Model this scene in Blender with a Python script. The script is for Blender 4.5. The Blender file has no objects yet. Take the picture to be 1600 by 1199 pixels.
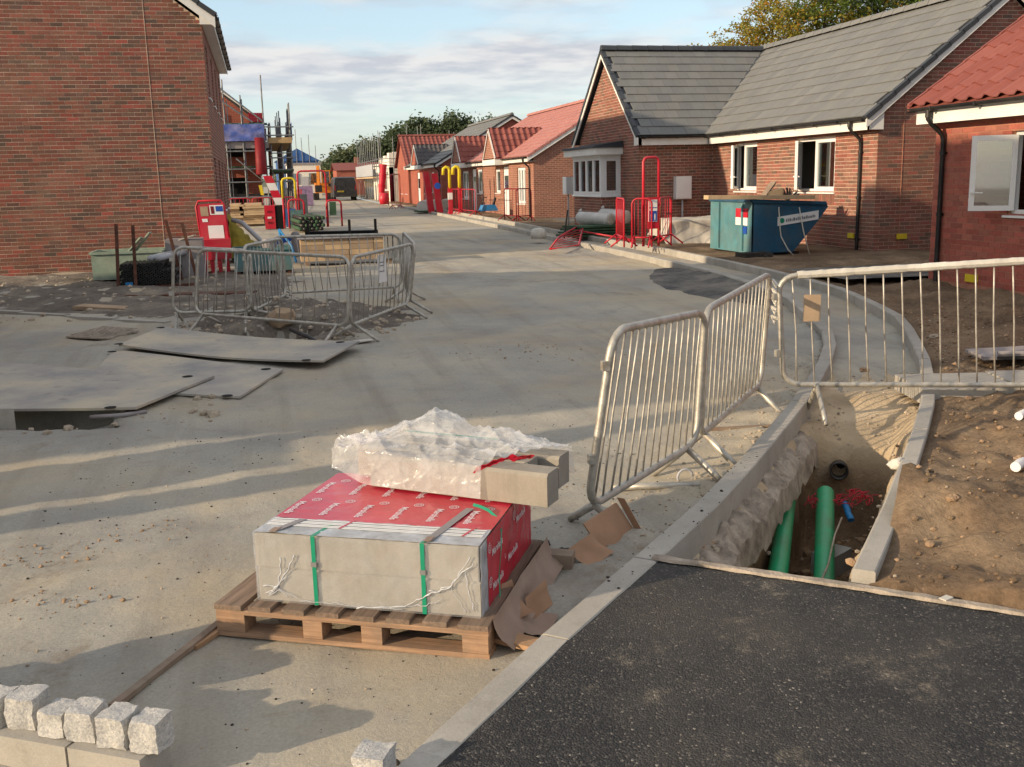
import bpy, math, random
from mathutils import Vector, Matrix, noise
random.seed(11)
sc = bpy.context.scene
COL = sc.collection
V = Vector

# ---------------------------------------------------------------- camera, light, exposure
FPX, PITCH, ROLL, YAW, CH = 1590.0, math.radians(11.4), math.radians(1.45), math.radians(13.4), 1.88
_f = V((math.sin(YAW)*math.cos(PITCH), math.cos(YAW)*math.cos(PITCH), -math.sin(PITCH)))
_r0 = V((math.cos(YAW), -math.sin(YAW), 0)); _u0 = _r0.cross(_f)
_u = _u0*math.cos(ROLL)+_r0*math.sin(ROLL); _r = _r0*math.cos(ROLL)-_u0*math.sin(ROLL)
cam = bpy.data.cameras.new('camera'); camo = bpy.data.objects.new('camera', cam); COL.objects.link(camo)
cam.sensor_width = 36; cam.lens = 36*FPX/1600; cam.clip_end = 5000; cam.clip_start = 0.05
camo.matrix_world = Matrix(((_r.x,_u.x,-_f.x,0),(_r.y,_u.y,-_f.y,0),(_r.z,_u.z,-_f.z,CH),(0,0,0,1)))
sc.camera = camo
CAMP = V((0,0,CH))
def in_frame(p, m=0):
    d = V(p)-CAMP; z = d.dot(_f)
    if z < .1: return False
    x = 800+FPX*d.dot(_r)/z; y = 599.5-FPX*d.dot(_u)/z
    return -m < x < 1600+m and -m < y < 1199+m

SUN_DIR = V((-1, -.25, 0)).normalized(); SUN_EL = math.radians(16.3)
sdir = V((SUN_DIR.x*math.cos(SUN_EL), SUN_DIR.y*math.cos(SUN_EL), math.sin(SUN_EL)))
sl = bpy.data.lights.new('sun', 'SUN'); sl.energy = SUN_E = 2.6; sl.angle = math.radians(.55); sl.color = (1, .79, .54)
so = bpy.data.objects.new('sun', sl); COL.objects.link(so)
so.rotation_euler = sdir.to_track_quat('Z', 'Y').to_euler()

w = bpy.data.worlds.new('World'); sc.world = w; w.use_nodes = True
nt = w.node_tree; N = nt.nodes; L = nt.links
N.clear()
out = N.new('ShaderNodeOutputWorld'); bg = N.new('ShaderNodeBackground'); sky = N.new('ShaderNodeTexSky')
sky.sky_type = 'NISHITA'; sky.sun_disc = False; sky.sun_elevation = SUN_EL
sky.sun_rotation = math.atan2(sdir.x, sdir.y) % (2*math.pi); sky.air_density = 1.0; sky.dust_density = 1.2; sky.ozone_density = 1.2
bg.inputs[1].default_value = .15
tc = N.new('ShaderNodeTexCoord'); sep = N.new('ShaderNodeSeparateXYZ'); L.new(tc.outputs['Generated'], sep.inputs[0])
def wmath(op, a, b=None, c=None):
    n = N.new('ShaderNodeMath'); n.operation = op
    for i, q in enumerate((a, b, c)):
        if q is None: continue
        if isinstance(q, (int, float)): n.inputs[i].default_value = q
        else: L.new(q, n.inputs[i])
    return n.outputs[0]
zc = wmath('ADD', wmath('MAXIMUM', sep.outputs[2], 0.0), .09)
cx = wmath('DIVIDE', sep.outputs[0], zc); cy = wmath('DIVIDE', sep.outputs[1], zc)
cmb = N.new('ShaderNodeCombineXYZ'); L.new(cx, cmb.inputs[0]); L.new(cy, cmb.inputs[1]); cmb.inputs[2].default_value = 3.7
n1 = N.new('ShaderNodeTexNoise'); n1.inputs['Scale'].default_value = .9; n1.inputs['Detail'].default_value = 9; n1.inputs['Roughness'].default_value = .52
L.new(cmb.outputs[0], n1.inputs['Vector'])
n2 = N.new('ShaderNodeTexNoise'); n2.inputs['Scale'].default_value = 3.2; n2.inputs['Detail'].default_value = 6
L.new(cmb.outputs[0], n2.inputs['Vector'])
cr = N.new('ShaderNodeValToRGB'); cr.color_ramp.elements[0].position = .37; cr.color_ramp.elements[1].position = .53
L.new(n1.outputs[0], cr.inputs[0])
fade = N.new('ShaderNodeMapRange'); fade.inputs[1].default_value = .045; fade.inputs[2].default_value = .105; fade.inputs[3].default_value = .22; fade.inputs[4].default_value = .96
L.new(sep.outputs[2], fade.inputs[0])
cl = wmath('MULTIPLY', cr.outputs[0], fade.outputs[0])
cc = N.new('ShaderNodeMix'); cc.data_type = 'RGBA'
cr2 = N.new('ShaderNodeValToRGB'); cr2.color_ramp.elements[0].position = .40; cr2.color_ramp.elements[1].position = .58
L.new(n2.outputs[0], cr2.inputs[0])
L.new(cr2.outputs[0], cc.inputs[0]); cc.inputs[6].default_value = (1.85, 1.93, 2.12, 1); cc.inputs[7].default_value = (2.6, 2.56, 2.54, 1)
# thin veil of high cloud and horizon mist over the whole sky
veil = N.new('ShaderNodeMix'); veil.data_type = 'RGBA'; veil.inputs[0].default_value = .6; veil.inputs[7].default_value = (1.45, 1.80, 2.08, 1)
L.new(sky.outputs[0], veil.inputs[6])
mx = N.new('ShaderNodeMix'); mx.data_type = 'RGBA'; L.new(cl, mx.inputs[0]); L.new(veil.outputs[2], mx.inputs[6]); L.new(cc.outputs[2], mx.inputs[7])
L.new(mx.outputs[2], bg.inputs[0]); L.new(bg.outputs[0], out.inputs[0])
sc.view_settings.view_transform = 'Standard'; sc.view_settings.look = 'None'
sc.view_settings.exposure = EXPO = 1.12; sc.view_settings.gamma = 1
sc.view_settings.use_curve_mapping = False

# ---------------------------------------------------------------- helpers
WM = {}
class MB:
    def __init__(s): s.v = []; s.f = []; s.m = []; s.mi = 0
    def add(s, vs, fs):
        n = len(s.v); s.v += [tuple(q) for q in vs]
        for f in fs: s.f.append([i+n for i in f]); s.m.append(s.mi)
    def boxf(s, o, a, b, c):
        o, a, b, c = V(o), V(a), V(b), V(c)
        if a.cross(b).dot(c) < 0: a, b = b, a
        s.add([o, o+a, o+a+b, o+b, o+c, o+a+c, o+a+b+c, o+b+c],
              [(3,2,1,0),(4,5,6,7),(0,1,5,4),(1,2,6,5),(2,3,7,6),(3,0,4,7)])
    def box(s, x0, x1, y0, y1, z0, z1): s.boxf((x0,y0,z0), (x1-x0,0,0), (0,y1-y0,0), (0,0,z1-z0))
    def bar(s, a, b, w, h, up=(0,0,1)):
        a, b = V(a), V(b); d = (b-a).normalized(); u = V(up); sd = d.cross(u)
        if sd.length < 1e-4: sd = d.cross(V((1,0,0)))
        sd.normalize(); u = sd.cross(d)
        s.boxf(a-sd*w/2-u*h/2, b-a, sd*w, u*h)
    def tube(s, pts, r, n=8, cap=True, closed=False):
        pts = [V(p) for p in pts]; k = len(pts); rs = r if isinstance(r, (list, tuple)) else [r]*k
        t0 = (pts[1]-pts[0]).normalized()
        u = t0.cross(V((0,0,1)))
        if u.length < .05: u = t0.cross(V((1,0,0)))
        u.normalize(); vs = []; fs = []
        for i, p in enumerate(pts):
            if closed: t = pts[(i+1) % k]-pts[i-1]
            else: t = pts[min(i+1, k-1)]-pts[max(i-1, 0)]
            t.normalize(); u = u-t*u.dot(t)
            if u.length < 1e-5: u = t.orthogonal()
            u.normalize(); b = t.cross(u)
            for j in range(n):
                a = 2*math.pi*j/n; vs.append(p+(u*math.cos(a)+b*math.sin(a))*rs[i])
        for i in range(k if closed else k-1):
            i2 = (i+1) % k
            for j in range(n): fs.append((i*n+j, i*n+(j+1) % n, i2*n+(j+1) % n, i2*n+j))
        if cap and not closed: fs += [tuple(range(n))[::-1], tuple(range((k-1)*n, k*n))]
        s.add(vs, fs)
    def prism(s, poly, vec):
        poly = [V(p) for p in poly]; vec = V(vec); n = len(poly)
        nrm = V((0,0,0))
        for i in range(n): nrm += poly[i].cross(poly[(i+1) % n])
        if nrm.dot(vec) < 0: poly = poly[::-1]
        s.add(poly+[p+vec for p in poly], [tuple(range(n))[::-1], tuple(range(n, 2*n))]+[(i, (i+1) % n, (i+1) % n+n, i+n) for i in range(n)])
    def face(s, *p): s.add(p, [tuple(range(len(p)))])
    def grid(s, nu, nv, fn, flip=False):
        vs = [fn(i, j) for i in range(nu) for j in range(nv)]
        fs = [(i*nv+j, (i+1)*nv+j, (i+1)*nv+j+1, i*nv+j+1) for i in range(nu-1) for j in range(nv-1)]
        if flip: fs = [f[::-1] for f in fs]
        s.add(vs, fs)
    def lathe(s, c, prof, n=16, axis=(0,0,1)):
        c = V(c); ax = V(axis).normalized(); u = ax.orthogonal().normalized(); b = ax.cross(u)
        vs = []; fs = []
        for r, z in prof:
            for j in range(n):
                a = 2*math.pi*j/n; vs.append(c+ax*z+(u*math.cos(a)+b*math.sin(a))*r)
        for i in range(len(prof)-1):
            for j in range(n): fs.append((i*n+j, i*n+(j+1) % n, (i+1)*n+(j+1) % n, (i+1)*n+j))
        fs += [tuple(range(n))[::-1], tuple(range((len(prof)-1)*n, len(prof)*n))]
        s.add(vs, fs)
    def rock(s, c, r, sd, sub=1, sq=(1,1,.7)):
        bmv, bmf = ICO[sub]; c = V(c)
        vs = []
        for v in bmv:
            k = 1+.45*noise.noise(v*1.7+V((sd*3.1, sd*1.7, 0)))
            vs.append(c+V((v.x*sq[0], v.y*sq[1], v.z*sq[2]))*r*k)
        s.add(vs, bmf)
import bmesh
ICO = {}
for sdiv in (1, 2, 3):
    bm_ = bmesh.new(); bmesh.ops.create_icosphere(bm_, subdivisions=sdiv, radius=1)
    ICO[sdiv] = ([v.co.copy() for v in bm_.verts], [tuple(v.index for v in f.verts) for f in bm_.faces]); bm_.free()

def mesh_of(name, mb, mats, smooth=False, inv=None):
    me = bpy.data.meshes.new(name)
    vs = mb.v if inv is None else [tuple(inv @ V(q)) for q in mb.v]
    me.from_pydata(vs, [], mb.f)
    for m in (mats if isinstance(mats, (list, tuple)) else [mats]): me.materials.append(m)
    if any(mb.m): me.polygons.foreach_set('material_index', mb.m)
    if smooth: me.polygons.foreach_set('use_smooth', [True]*len(mb.f))
    me.update(); return me
def build(name, mb, mats, parent=None, smooth=False, kind=None, label=None, cat=None, group=None, local=False, angle=None):
    inv = None
    if parent is not None and not local: inv = WM[parent].inverted()
    me = mesh_of(name, mb, mats, smooth, inv)
    if angle and smooth: me.set_sharp_from_angle(angle=math.radians(angle))
    o = bpy.data.objects.new(name, me); COL.objects.link(o)
    if parent is not None: o.parent = parent; WM[o] = WM[parent]
    else: WM[o] = Matrix()
    tag(o, label, cat, group, kind); return o
def tag(o, label=None, cat=None, group=None, kind=None):
    if label: o['label'] = label
    if cat: o['category'] = cat
    if group: o['group'] = group
    if kind: o['kind'] = kind
    return o
def thing(name, label, cat, loc=(0,0,0), rz=0, group=None):
    o = bpy.data.objects.new(name, None); COL.objects.link(o); o.empty_display_size = .1
    o.location = loc; o.rotation_euler = (0,0,rz); WM[o] = Matrix.Translation(V(loc)) @ Matrix.Rotation(rz, 4, 'Z')
    return tag(o, label, cat, group)
def single(name, mb, mats, label, cat, loc, group=None, smooth=False, angle=None):
    """a thing that is one mesh, its origin at loc"""
    me = mesh_of(name, mb, mats, smooth, Matrix.Translation(-V(loc)))
    if angle and smooth: me.set_sharp_from_angle(angle=math.radians(angle))
    o = bpy.data.objects.new(name, me); COL.objects.link(o); o.location = loc; WM[o] = Matrix.Translation(V(loc))
    return tag(o, label, cat, group)
def piece(name, me, parent, mw):
    o = bpy.data.objects.new(name, me); COL.objects.link(o); o.parent = parent
    o.matrix_local = WM[parent].inverted() @ mw; return o
def dup(root, loc, rz=None, label=None, group=None):
    r = root.copy(); COL.objects.link(r); r.location = loc
    if rz is not None: r.rotation_euler = (0,0,rz)
    WM[r] = Matrix.Translation(V(loc)) @ Matrix.Rotation(r.rotation_euler.z, 4, 'Z')
    if label: r['label'] = label
    if group: r['group'] = group
    for ch in list(root.children):
        c = ch.copy(); COL.objects.link(c); c.parent = r; WM[c] = WM[r]
        for gch in list(ch.children):
            d = gch.copy(); COL.objects.link(d); d.parent = c
    return r
def fbm(x, y, sc_, oct=4, z=0.0):
    return noise.fractal(V((x*sc_, y*sc_, z)), 1.0, 2.0, oct)
def zr(y):
    if y < 6: return 0.
    t = min(1, (y-6)/16.); return .2*t*t*(3-2*t)+max(0, min(y, 130)-22)*.0025
def lerp(a, b, t): return a+(b-a)*t
def interp(tab, y):
    if y <= tab[0][0]:
        (a, b), (c, d) = tab[0], tab[1]; return b+(d-b)*(y-a)/(c-a)
    for (a, b), (c, d) in zip(tab, tab[1:]):
        if y <= c: return b+(d-b)*(y-a)/(c-a)
    (a, b), (c, d) = tab[-2], tab[-1]; return b+(d-b)*(y-a)/(c-a)
def rrect(p0, ux, uz, x0, x1, z0, z1, r, n=5):
    """rounded rectangle path in the plane p0 + ux*x + uz*z"""
    pts = []
    for cx_, cz_, a0 in ((x1-r, z0+r, -90), (x1-r, z1-r, 0), (x0+r, z1-r, 90), (x0+r, z0+r, 180)):
        for k in range(n+1):
            a = math.radians(a0+90*k/n); pts.append(V(p0)+V(ux)*(cx_+r*math.cos(a))+V(uz)*(cz_+r*math.sin(a)))
    return pts

# ---------------------------------------------------------------- materials
def lin(c):
    return tuple((x/255/12.92 if x/255 <= .04045 else ((x/255+.055)/1.055)**2.4) for x in c)+(1,)
MAT = {}
class G:
    """tiny node-graph builder"""
    def __init__(s, name):
        s.mt = bpy.data.materials.new(name); s.mt.use_nodes = True; s.nt = s.mt.node_tree; s.N = s.nt.nodes; s.L = s.nt.links
        s.bsdf = s.N['Principled BSDF']; s.out = s.N['Material Output']
        s.geo = s.N.new('ShaderNodeNewGeometry'); s.pos = s.geo.outputs['Position']; MAT[name] = s.mt
    def set(s, n, i, q):
        if isinstance(q, (int, float)): n.inputs[i].default_value = q
        elif isinstance(q, tuple): n.inputs[i].default_value = q
        else: s.L.new(q, n.inputs[i])
    def math(s, op, a, b=None, c=None, clamp=False):
        n = s.N.new('ShaderNodeMath'); n.operation = op; n.use_clamp = clamp
        for i, q in enumerate((a, b, c)):
            if q is not None: s.set(n, i, q)
        return n.outputs[0]
    def noise(s, scale, detail=4, rough=.55, vec=None, out=0, dist=0):
        n = s.N.new('ShaderNodeTexNoise'); n.inputs['Scale'].default_value = scale; n.inputs['Detail'].default_value = detail
        n.inputs['Roughness'].default_value = rough; n.inputs['Distortion'].default_value = dist
        s.L.new(vec or s.pos, n.inputs['Vector']); return n.outputs[out]
    def voro(s, scale, vec=None, feature='F1', out=0):
        n = s.N.new('ShaderNodeTexVoronoi'); n.feature = feature; n.inputs['Scale'].default_value = scale
        s.L.new(vec or s.pos, n.inputs['Vector']); return n.outputs[out]
    def ramp(s, fac, *stops):
        n = s.N.new('ShaderNodeValToRGB'); e = n.color_ramp.elements
        while len(e) < len(stops): e.new(.5)
        for el, (p, c) in zip(e, stops): el.position = p; el.color = c if isinstance(c, tuple) else (c, c, c, 1)
        s.L.new(fac, n.inputs[0]); return n.outputs[0]
    def mix(s, fac, a, b, mode='MIX'):
        n = s.N.new('ShaderNodeMix'); n.data_type = 'RGBA'; n.blend_type = mode
        s.set(n, 0, fac); s.set(n, 6, a); s.set(n, 7, b); return n.outputs[2]
    def scale(s, vec, v):
        n = s.N.new('ShaderNodeVectorMath'); n.operation = 'MULTIPLY'; s.L.new(vec, n.inputs[0]); n.inputs[1].default_value = v; return n.outputs[0]
    def rnd(s):
        oi = s.N.new('ShaderNodeObjectInfo')
        a = s.math('ADD', oi.outputs['Random'], s.geo.outputs['Random Per Island'])
        return s.math('FRACT', s.math('MULTIPLY', a, 7.31))
    def bump(s, h, strength=.3, dist=.01):
        n = s.N.new('ShaderNodeBump'); n.inputs['Strength'].default_value = strength; n.inputs['Distance'].default_value = dist
        s.L.new(h, n.inputs['Height']); s.L.new(n.outputs[0], s.bsdf.inputs['Normal']); return s
    def fin(s, col=None, rough=.85, metal=0., spec=.3):
        if col is not None: s.set(s.bsdf, 'Base Color', col)
        s.set(s.bsdf, 'Roughness', rough); s.set(s.bsdf, 'Metallic', metal); s.set(s.bsdf, 'Specular IOR Level', spec)
        return s.mt

def plain(name, rgb, rough=.6, var=.12, sc_=6., metal=0., spec=.3, bump=0., dirt=None, dirt_amt=.45):
    """one paint or material colour with a little grain and (optionally) dusty patches"""
    g = G(name); c = lin(rgb)
    n = g.noise(sc_, 6, .6)
    lo = tuple(x*(1-var*1.6) for x in c[:3])+(1,); hi = tuple(min(1, x*(1+var)) for x in c[:3])+(1,)
    col = g.ramp(n, (.3, lo), (.7, hi))
    if dirt:
        d = g.ramp(g.noise(sc_*.45+1.3, 7, .65), (.42, 0.), (.68, dirt_amt)); col = g.mix(d, col, lin(dirt))
    if bump: g.bump(g.noise(sc_*9, 5, .6), bump, .01)
    return g.fin(col, rough, metal, spec)

def wood(name, rgb, sc3, var=.28, dirt=(120,108,96)):
    g = G(name); tc_ = g.N.new('ShaderNodeTexCoord'); v = g.scale(tc_.outputs['Object'], sc3); c = lin(rgb)
    lo = tuple(x*(1-var*1.4) for x in c[:3])+(1,); hi = tuple(x*(1+var) for x in c[:3])+(1,)
    col = g.ramp(g.noise(1., 7, .65, v), (.3, lo), (.7, hi)); col = g.mix(g.ramp(g.noise(7, 6, .65), (.45, 0.), (.7, .55)), col, lin(dirt))
    col = g.mix(.35, col, g.ramp(g.rnd(), (0, .7), (1, 1.2)), 'MULTIPLY'); g.bump(g.noise(1.6, 6, .7, v), .4, .006); return g.fin(col, .88, 0, .15)
wood('pallet_x', (166,134,108), (3, 70, 70)); wood('pallet_y', (126,108,94), (55, 3, 60), .35)
# hardcore / dusty planings of the unmade road
g = G('hardcore')
c = g.ramp(g.noise(.55, 6, .6), (.33, lin((146,143,137))), (.5, lin((163,159,149))), (.68, lin((178,171,155))))
dk = g.ramp(g.noise(2.3, 7, .68, dist=.6), (.55, 0.), (.72, .6)); c = g.mix(dk, c, lin((136,131,123)))
sp = g.voro(95, out=1); spv = g.math('MULTIPLY', g.ramp(g.voro(95), (.0, 1.), (.35, 0.)), .4)
c = g.mix(spv, c, g.ramp(sp, (0., lin((116,113,108))), (.6, lin((170,165,155))), (1., lin((208,203,194)))))
c = g.mix(.5, c, g.ramp(g.noise(70, 4, .7), (.3, .62), (.7, 1.2)), 'MULTIPLY')
pit = g.ramp(g.noise(31, 6, .72, dist=.4), (.60, 0.), (.70, .55)); c = g.mix(g.math('MULTIPLY', pit, g.ramp(g.noise(1.7, 5, .65), (.4, .15), (.62, 1.))), c, lin((96,90,82)))
tv = g.scale(g.pos, (2.6, .16, 1.)); trk = g.ramp(g.noise(1., 6, .62, tv), (.5, 0.), (.68, .5)); c = g.mix(trk, c, lin((126,119,108)))
mud = g.math('MULTIPLY', g.ramp(g.noise(.75, 7, .7, dist=.8), (.58, 0.), (.68, .7)), g.ramp(g.noise(9, 6, .7), (.38, .2), (.6, 1.))); c = g.mix(mud, c, lin((118,104,86)))
sandy = g.ramp(g.noise(.38, 5, .6), (.46, 0.), (.62, .5)); c = g.mix(sandy, c, lin((180,163,134)))
h = g.math('ADD', g.math('MULTIPLY', g.noise(150, 3, .7), .35), g.math('MULTIPLY', g.noise(17, 9, .74), 1.2))
g.bump(h, .42, .022); g.fin(c, .95, 0, .15)

g = G('soil')
c = g.ramp(g.noise(1.1, 7, .65), (.3, lin((90,76,62))), (.5, lin((120,101,82))), (.7, lin((150,130,106))))
c = g.mix(.6, c, g.ramp(g.noise(22, 6, .7), (.3, .5), (.72, 1.35)), 'MULTIPLY')
st = g.ramp(g.voro(33), (0., 1.), (.2, 0.)); stm = g.math('MULTIPLY', st, g.ramp(g.noise(2.7, 4), (.46, 0.), (.62, .9)))
c = g.mix(stm, c, g.ramp(g.voro(33, out=1), (0, lin((120,100,84))), (1, lin((190,172,150)))))
h = g.math('ADD', g.noise(30, 7, .72), g.math('MULTIPLY', g.noise(5, 6, .6), 1.6)); g.bump(h, .6, .035); g.fin(c, .97, 0, .1)

g = G('plot_dirt')
c = g.ramp(g.noise(1.6, 7, .66), (.3, lin((92,86,80))), (.5, lin((120,112,103))), (.7, lin((152,142,128))))
c = g.mix(.5, c, g.ramp(g.noise(26, 6, .72), (.3, .55), (.7, 1.3)), 'MULTIPLY')
g.bump(g.math('ADD', g.noise(30, 7, .72), g.noise(6, 6, .6)), .7, .04); g.fin(c, .96, 0, .1)
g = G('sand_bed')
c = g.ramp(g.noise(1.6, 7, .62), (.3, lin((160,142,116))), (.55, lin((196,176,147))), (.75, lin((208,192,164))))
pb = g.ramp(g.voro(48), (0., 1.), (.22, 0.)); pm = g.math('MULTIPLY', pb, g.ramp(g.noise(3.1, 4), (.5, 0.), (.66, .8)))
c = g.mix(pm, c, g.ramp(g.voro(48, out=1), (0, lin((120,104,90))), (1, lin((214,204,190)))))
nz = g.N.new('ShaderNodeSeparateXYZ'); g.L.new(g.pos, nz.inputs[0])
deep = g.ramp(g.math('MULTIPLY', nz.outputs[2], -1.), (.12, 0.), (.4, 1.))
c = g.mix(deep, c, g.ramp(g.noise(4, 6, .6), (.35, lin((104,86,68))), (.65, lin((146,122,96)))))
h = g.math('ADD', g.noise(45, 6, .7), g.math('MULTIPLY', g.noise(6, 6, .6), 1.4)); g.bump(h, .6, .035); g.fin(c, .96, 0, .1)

g = G('tarmac')
ag = g.voro(130, out=1); c = g.ramp(ag, (0., lin((33,34,36))), (.7, lin((52,53,55))), (.9, lin((94,90,86))), (1., lin((166,160,150))))
big = g.ramp(g.noise(.9, 7, .66), (.46, 0.), (.74, .5)); c = g.mix(big, c, lin((100,94,86)))
pt = g.math('MULTIPLY', g.ramp(g.noise(3.2, 8, .72), (.56, 0.), (.70, .62)), g.ramp(g.noise(55, 3), (.4, .2), (.6, 1.))); c = g.mix(pt, c, lin((160,150,132)))
h = g.math('ADD', g.math('MULTIPLY', g.voro(130), -.9), g.math('MULTIPLY', g.noise(300, 3), .35)); g.bump(h, .8, .012); g.fin(c, .82, 0, .35)

g = G('fresh_asphalt')
c = g.ramp(g.noise(60, 5, .7), (.3, lin((62,62,64))), (.7, lin((96,94,92)))); c = g.mix(g.ramp(g.noise(1.4, 6, .7), (.38, 0.), (.62, .85)), c, lin((140,134,124)))
g.bump(g.noise(90, 5, .7), .7, .02); g.fin(c, .9, 0, .2)

g = G('concrete')
rv = g.rnd()
c = g.ramp(g.noise(2.5, 7, .65), (.3, lin((150,146,138))), (.7, lin((174,169,160))))
c = g.mix(.35, c, g.ramp(rv, (0, .75), (1, 1.2)), 'MULTIPLY')
c = g.mix(g.ramp(g.noise(9, 6, .7), (.55, 0.), (.72, .4)), c, lin((116,108,98)))
c = g.mix(.35, c, g.ramp(g.noise(120, 3, .7), (.3, .7), (.7, 1.2)), 'MULTIPLY')
g.bump(g.noise(110, 5, .65), .25, .006); g.fin(c, .88, 0, .2)
g = G('pack_concrete')
c = g.ramp(g.noise(2.5, 7, .65), (.3, lin((134,128,118))), (.7, lin((158,151,140)))); stv = g.scale(g.pos, (9, 9, 1.2)); c = g.mix(.3, c, g.ramp(g.noise(3., 6, .7, stv), (.3, .7), (.7, 1.2)), 'MULTIPLY')
c = g.mix(.3, c, g.ramp(g.noise(120, 3, .7), (.3, .75), (.7, 1.15)), 'MULTIPLY'); g.bump(g.noise(110, 5, .65), .2, .005); g.fin(c, .88, 0, .2)
plain('concrete_lump', (164,152,138), .95, .3, 9, bump=.9)

g = G('granite')
c = g.ramp(g.voro(150, out=1), (0., lin((150,150,154))), (.3, lin((170,169,167))), (.62, lin((184,182,177))), (1., lin((200,197,191))))
c = g.mix(.5, c, g.ramp(g.noise(14, 6, .7), (.3, .72), (.7, 1.15)), 'MULTIPLY')
g.bump(g.noise(60, 6, .7), .6, .012); g.fin(c, .75, 0, .35)

def brick_mat(name, cols, dark=.18, warm=1.):
    g = G(name); r = g.rnd(); n = len(cols)
    c = g.ramp(r, *[((i+.5)/n, lin(q)) for i, q in enumerate(cols)])
    r2 = g.math('FRACT', g.math('MULTIPLY', r, 13.7))
    c = g.mix(.5, c, g.ramp(r2, (0, .68), (1, 1.18)), 'MULTIPLY')
    c = g.mix(.6, c, g.ramp(g.noise(26, 6, .7), (.3, .6), (.7, 1.25)), 'MULTIPLY')
    c = g.mix(g.ramp(g.noise(.8, 6, .6), (.5, 0.), (.75, .22)), c, lin((170,140,120)))
    g.bump(g.noise(170, 4, .7), .35, .005); return g.fin(c, .9, 0, .15)
brick_mat('brick_left', [(136,89,76),(128,84,72),(112,90,78),(144,85,75),(98,82,73),(132,93,80),(150,84,74),(94,80,74),(134,94,81)])
brick_mat('brick_grey_house', [(146,98,84),(136,92,78),(120,94,82),(150,96,84),(138,100,86),(112,92,82),(154,92,82),(144,104,90)])
brick_mat('brick_red_house', [(172,96,84),(163,91,79),(176,102,88),(157,89,78),(168,106,91),(151,91,81)])
plain('mortar', (200,178,158), .95, .18, 3, bump=.4)
plain('mortar_red', (170,120,98), .95, .18, 3, bump=.4)

def far_brick(name, a, b, mort):
    g = G(name); sp = g.N.new('ShaderNodeSeparateXYZ'); g.L.new(g.pos, sp.inputs[0])
    cm = g.N.new('ShaderNodeCombineXYZ'); g.L.new(g.math('ADD', sp.outputs[0], sp.outputs[1]), cm.inputs[0]); g.L.new(sp.outputs[2], cm.inputs[1])
    bt = g.N.new('ShaderNodeTexBrick'); g.L.new(cm.outputs[0], bt.inputs['Vector'])
    bt.inputs['Scale'].default_value = 1; bt.inputs['Brick Width'].default_value = .225; bt.inputs['Row Height'].default_value = .075
    bt.inputs['Mortar Size'].default_value = .006; bt.inputs['Color1'].default_value = lin(a); bt.inputs['Color2'].default_value = lin(b); bt.inputs['Mortar'].default_value = lin(mort)
    c = g.mix(.5, bt.outputs[0], g.ramp(g.noise(1.3, 6, .6), (.3, .75), (.7, 1.2)), 'MULTIPLY')
    bmp = g.N.new('ShaderNodeBump'); bmp.inputs['Strength'].default_value = .5; bmp.inputs['Distance'].default_value = .006; bmp.invert = True
    g.L.new(bt.outputs[1], bmp.inputs['Height']); g.L.new(bmp.outputs[0], g.bsdf.inputs['Normal']); return g.fin(c, .9, 0, .15)
far_brick('brick_far', (150,100,85), (132,90,76), (176,152,134))
far_brick('brick_far_red', (156,86,72), (144,80,68), (164,118,100))
far_brick('brick_side', (140,84,70), (112,80,70), (172,150,134))

def tile_mat(name, cols, rough=.75):
    g = G(name); r = g.rnd(); n = len(cols)
    c = g.ramp(r, *[((i+.5)/n, lin(q)) for i, q in enumerate(cols)])
    c = g.mix(.35, c, g.ramp(g.noise(3, 6, .65), (.3, .8), (.7, 1.18)), 'MULTIPLY')
    g.bump(g.noise(120, 3), .2, .004); return g.fin(c, rough, 0, .3)
tile_mat('slate_tile', [(112,113,112),(118,118,116),(107,108,108),(115,115,112)])
tile_mat('slate_dark', [(58,62,68),(64,67,72),(54,58,64)], .6)
tile_mat('pantile_red', [(128,72,64),(134,77,69),(121,68,61),(138,82,74)])
tile_mat('plaintile_red', [(170,116,108),(175,120,111),(164,111,104)])
tile_mat('pantile_dark', [(84,80,80),(92,86,84),(76,74,76)])

plain('white_paint', (224,223,218), .45, .04, 2, dirt=(190,182,168), dirt_amt=.25)
plain('white_upvc', (230,231,230), .35, .03, 2, spec=.45, dirt=(196,190,178), dirt_amt=.2)
plain('grey_upvc', (170,172,176), .4, .05, 2)
plain('black_plastic', (30,30,32), .45, .2, 3, spec=.4, dirt=(92,84,74), dirt_amt=.3)
plain('dark_void', (20,20,20), .9, .1, 2)
plain('plaster', (150,146,140), .9, .1, 1)
plain('yellow_plastic', (214,190,44), .5, .1, 5)
plain('red_plastic', (190,22,48), .42, .08, 3, spec=.4, dirt=(150,110,100), dirt_amt=.25)
plain('red_steel', (186,28,48), .45, .1, 5, spec=.4, dirt=(120,80,72), dirt_amt=.3)
plain('red_dark', (120,22,30), .6, .15, 5)
plain('green_pipe', (34,158,106), .42, .1, 7, spec=.45, dirt=(92,112,84), dirt_amt=.5)
plain('blue_plastic', (40,120,176), .45, .1, 5, dirt=(110,120,120))
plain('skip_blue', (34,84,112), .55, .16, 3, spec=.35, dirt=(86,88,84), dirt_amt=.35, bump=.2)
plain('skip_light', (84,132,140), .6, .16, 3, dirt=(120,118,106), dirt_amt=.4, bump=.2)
plain('teal_paint', (84,120,122), .65, .2, 4, dirt=(140,130,110), bump=.2)
plain('pale_green_paint', (140,158,142), .7, .22, 4, dirt=(176,170,150), bump=.2)
plain('rust', (96,64,52), .85, .3, 9, bump=.5)
plain('timber', (172,136,104), .85, .2, 5, bump=.3, dirt=(140,118,92))
plain('timber_pale', (190,164,130), .85, .12, 5, bump=.2)
plain('timber_old', (134,114,98), .9, .25, 6, bump=.4, dirt=(150,140,124), dirt_amt=.6)
plain('cardboard', (158,124,98), .85, .12, 5, bump=.15)
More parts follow.
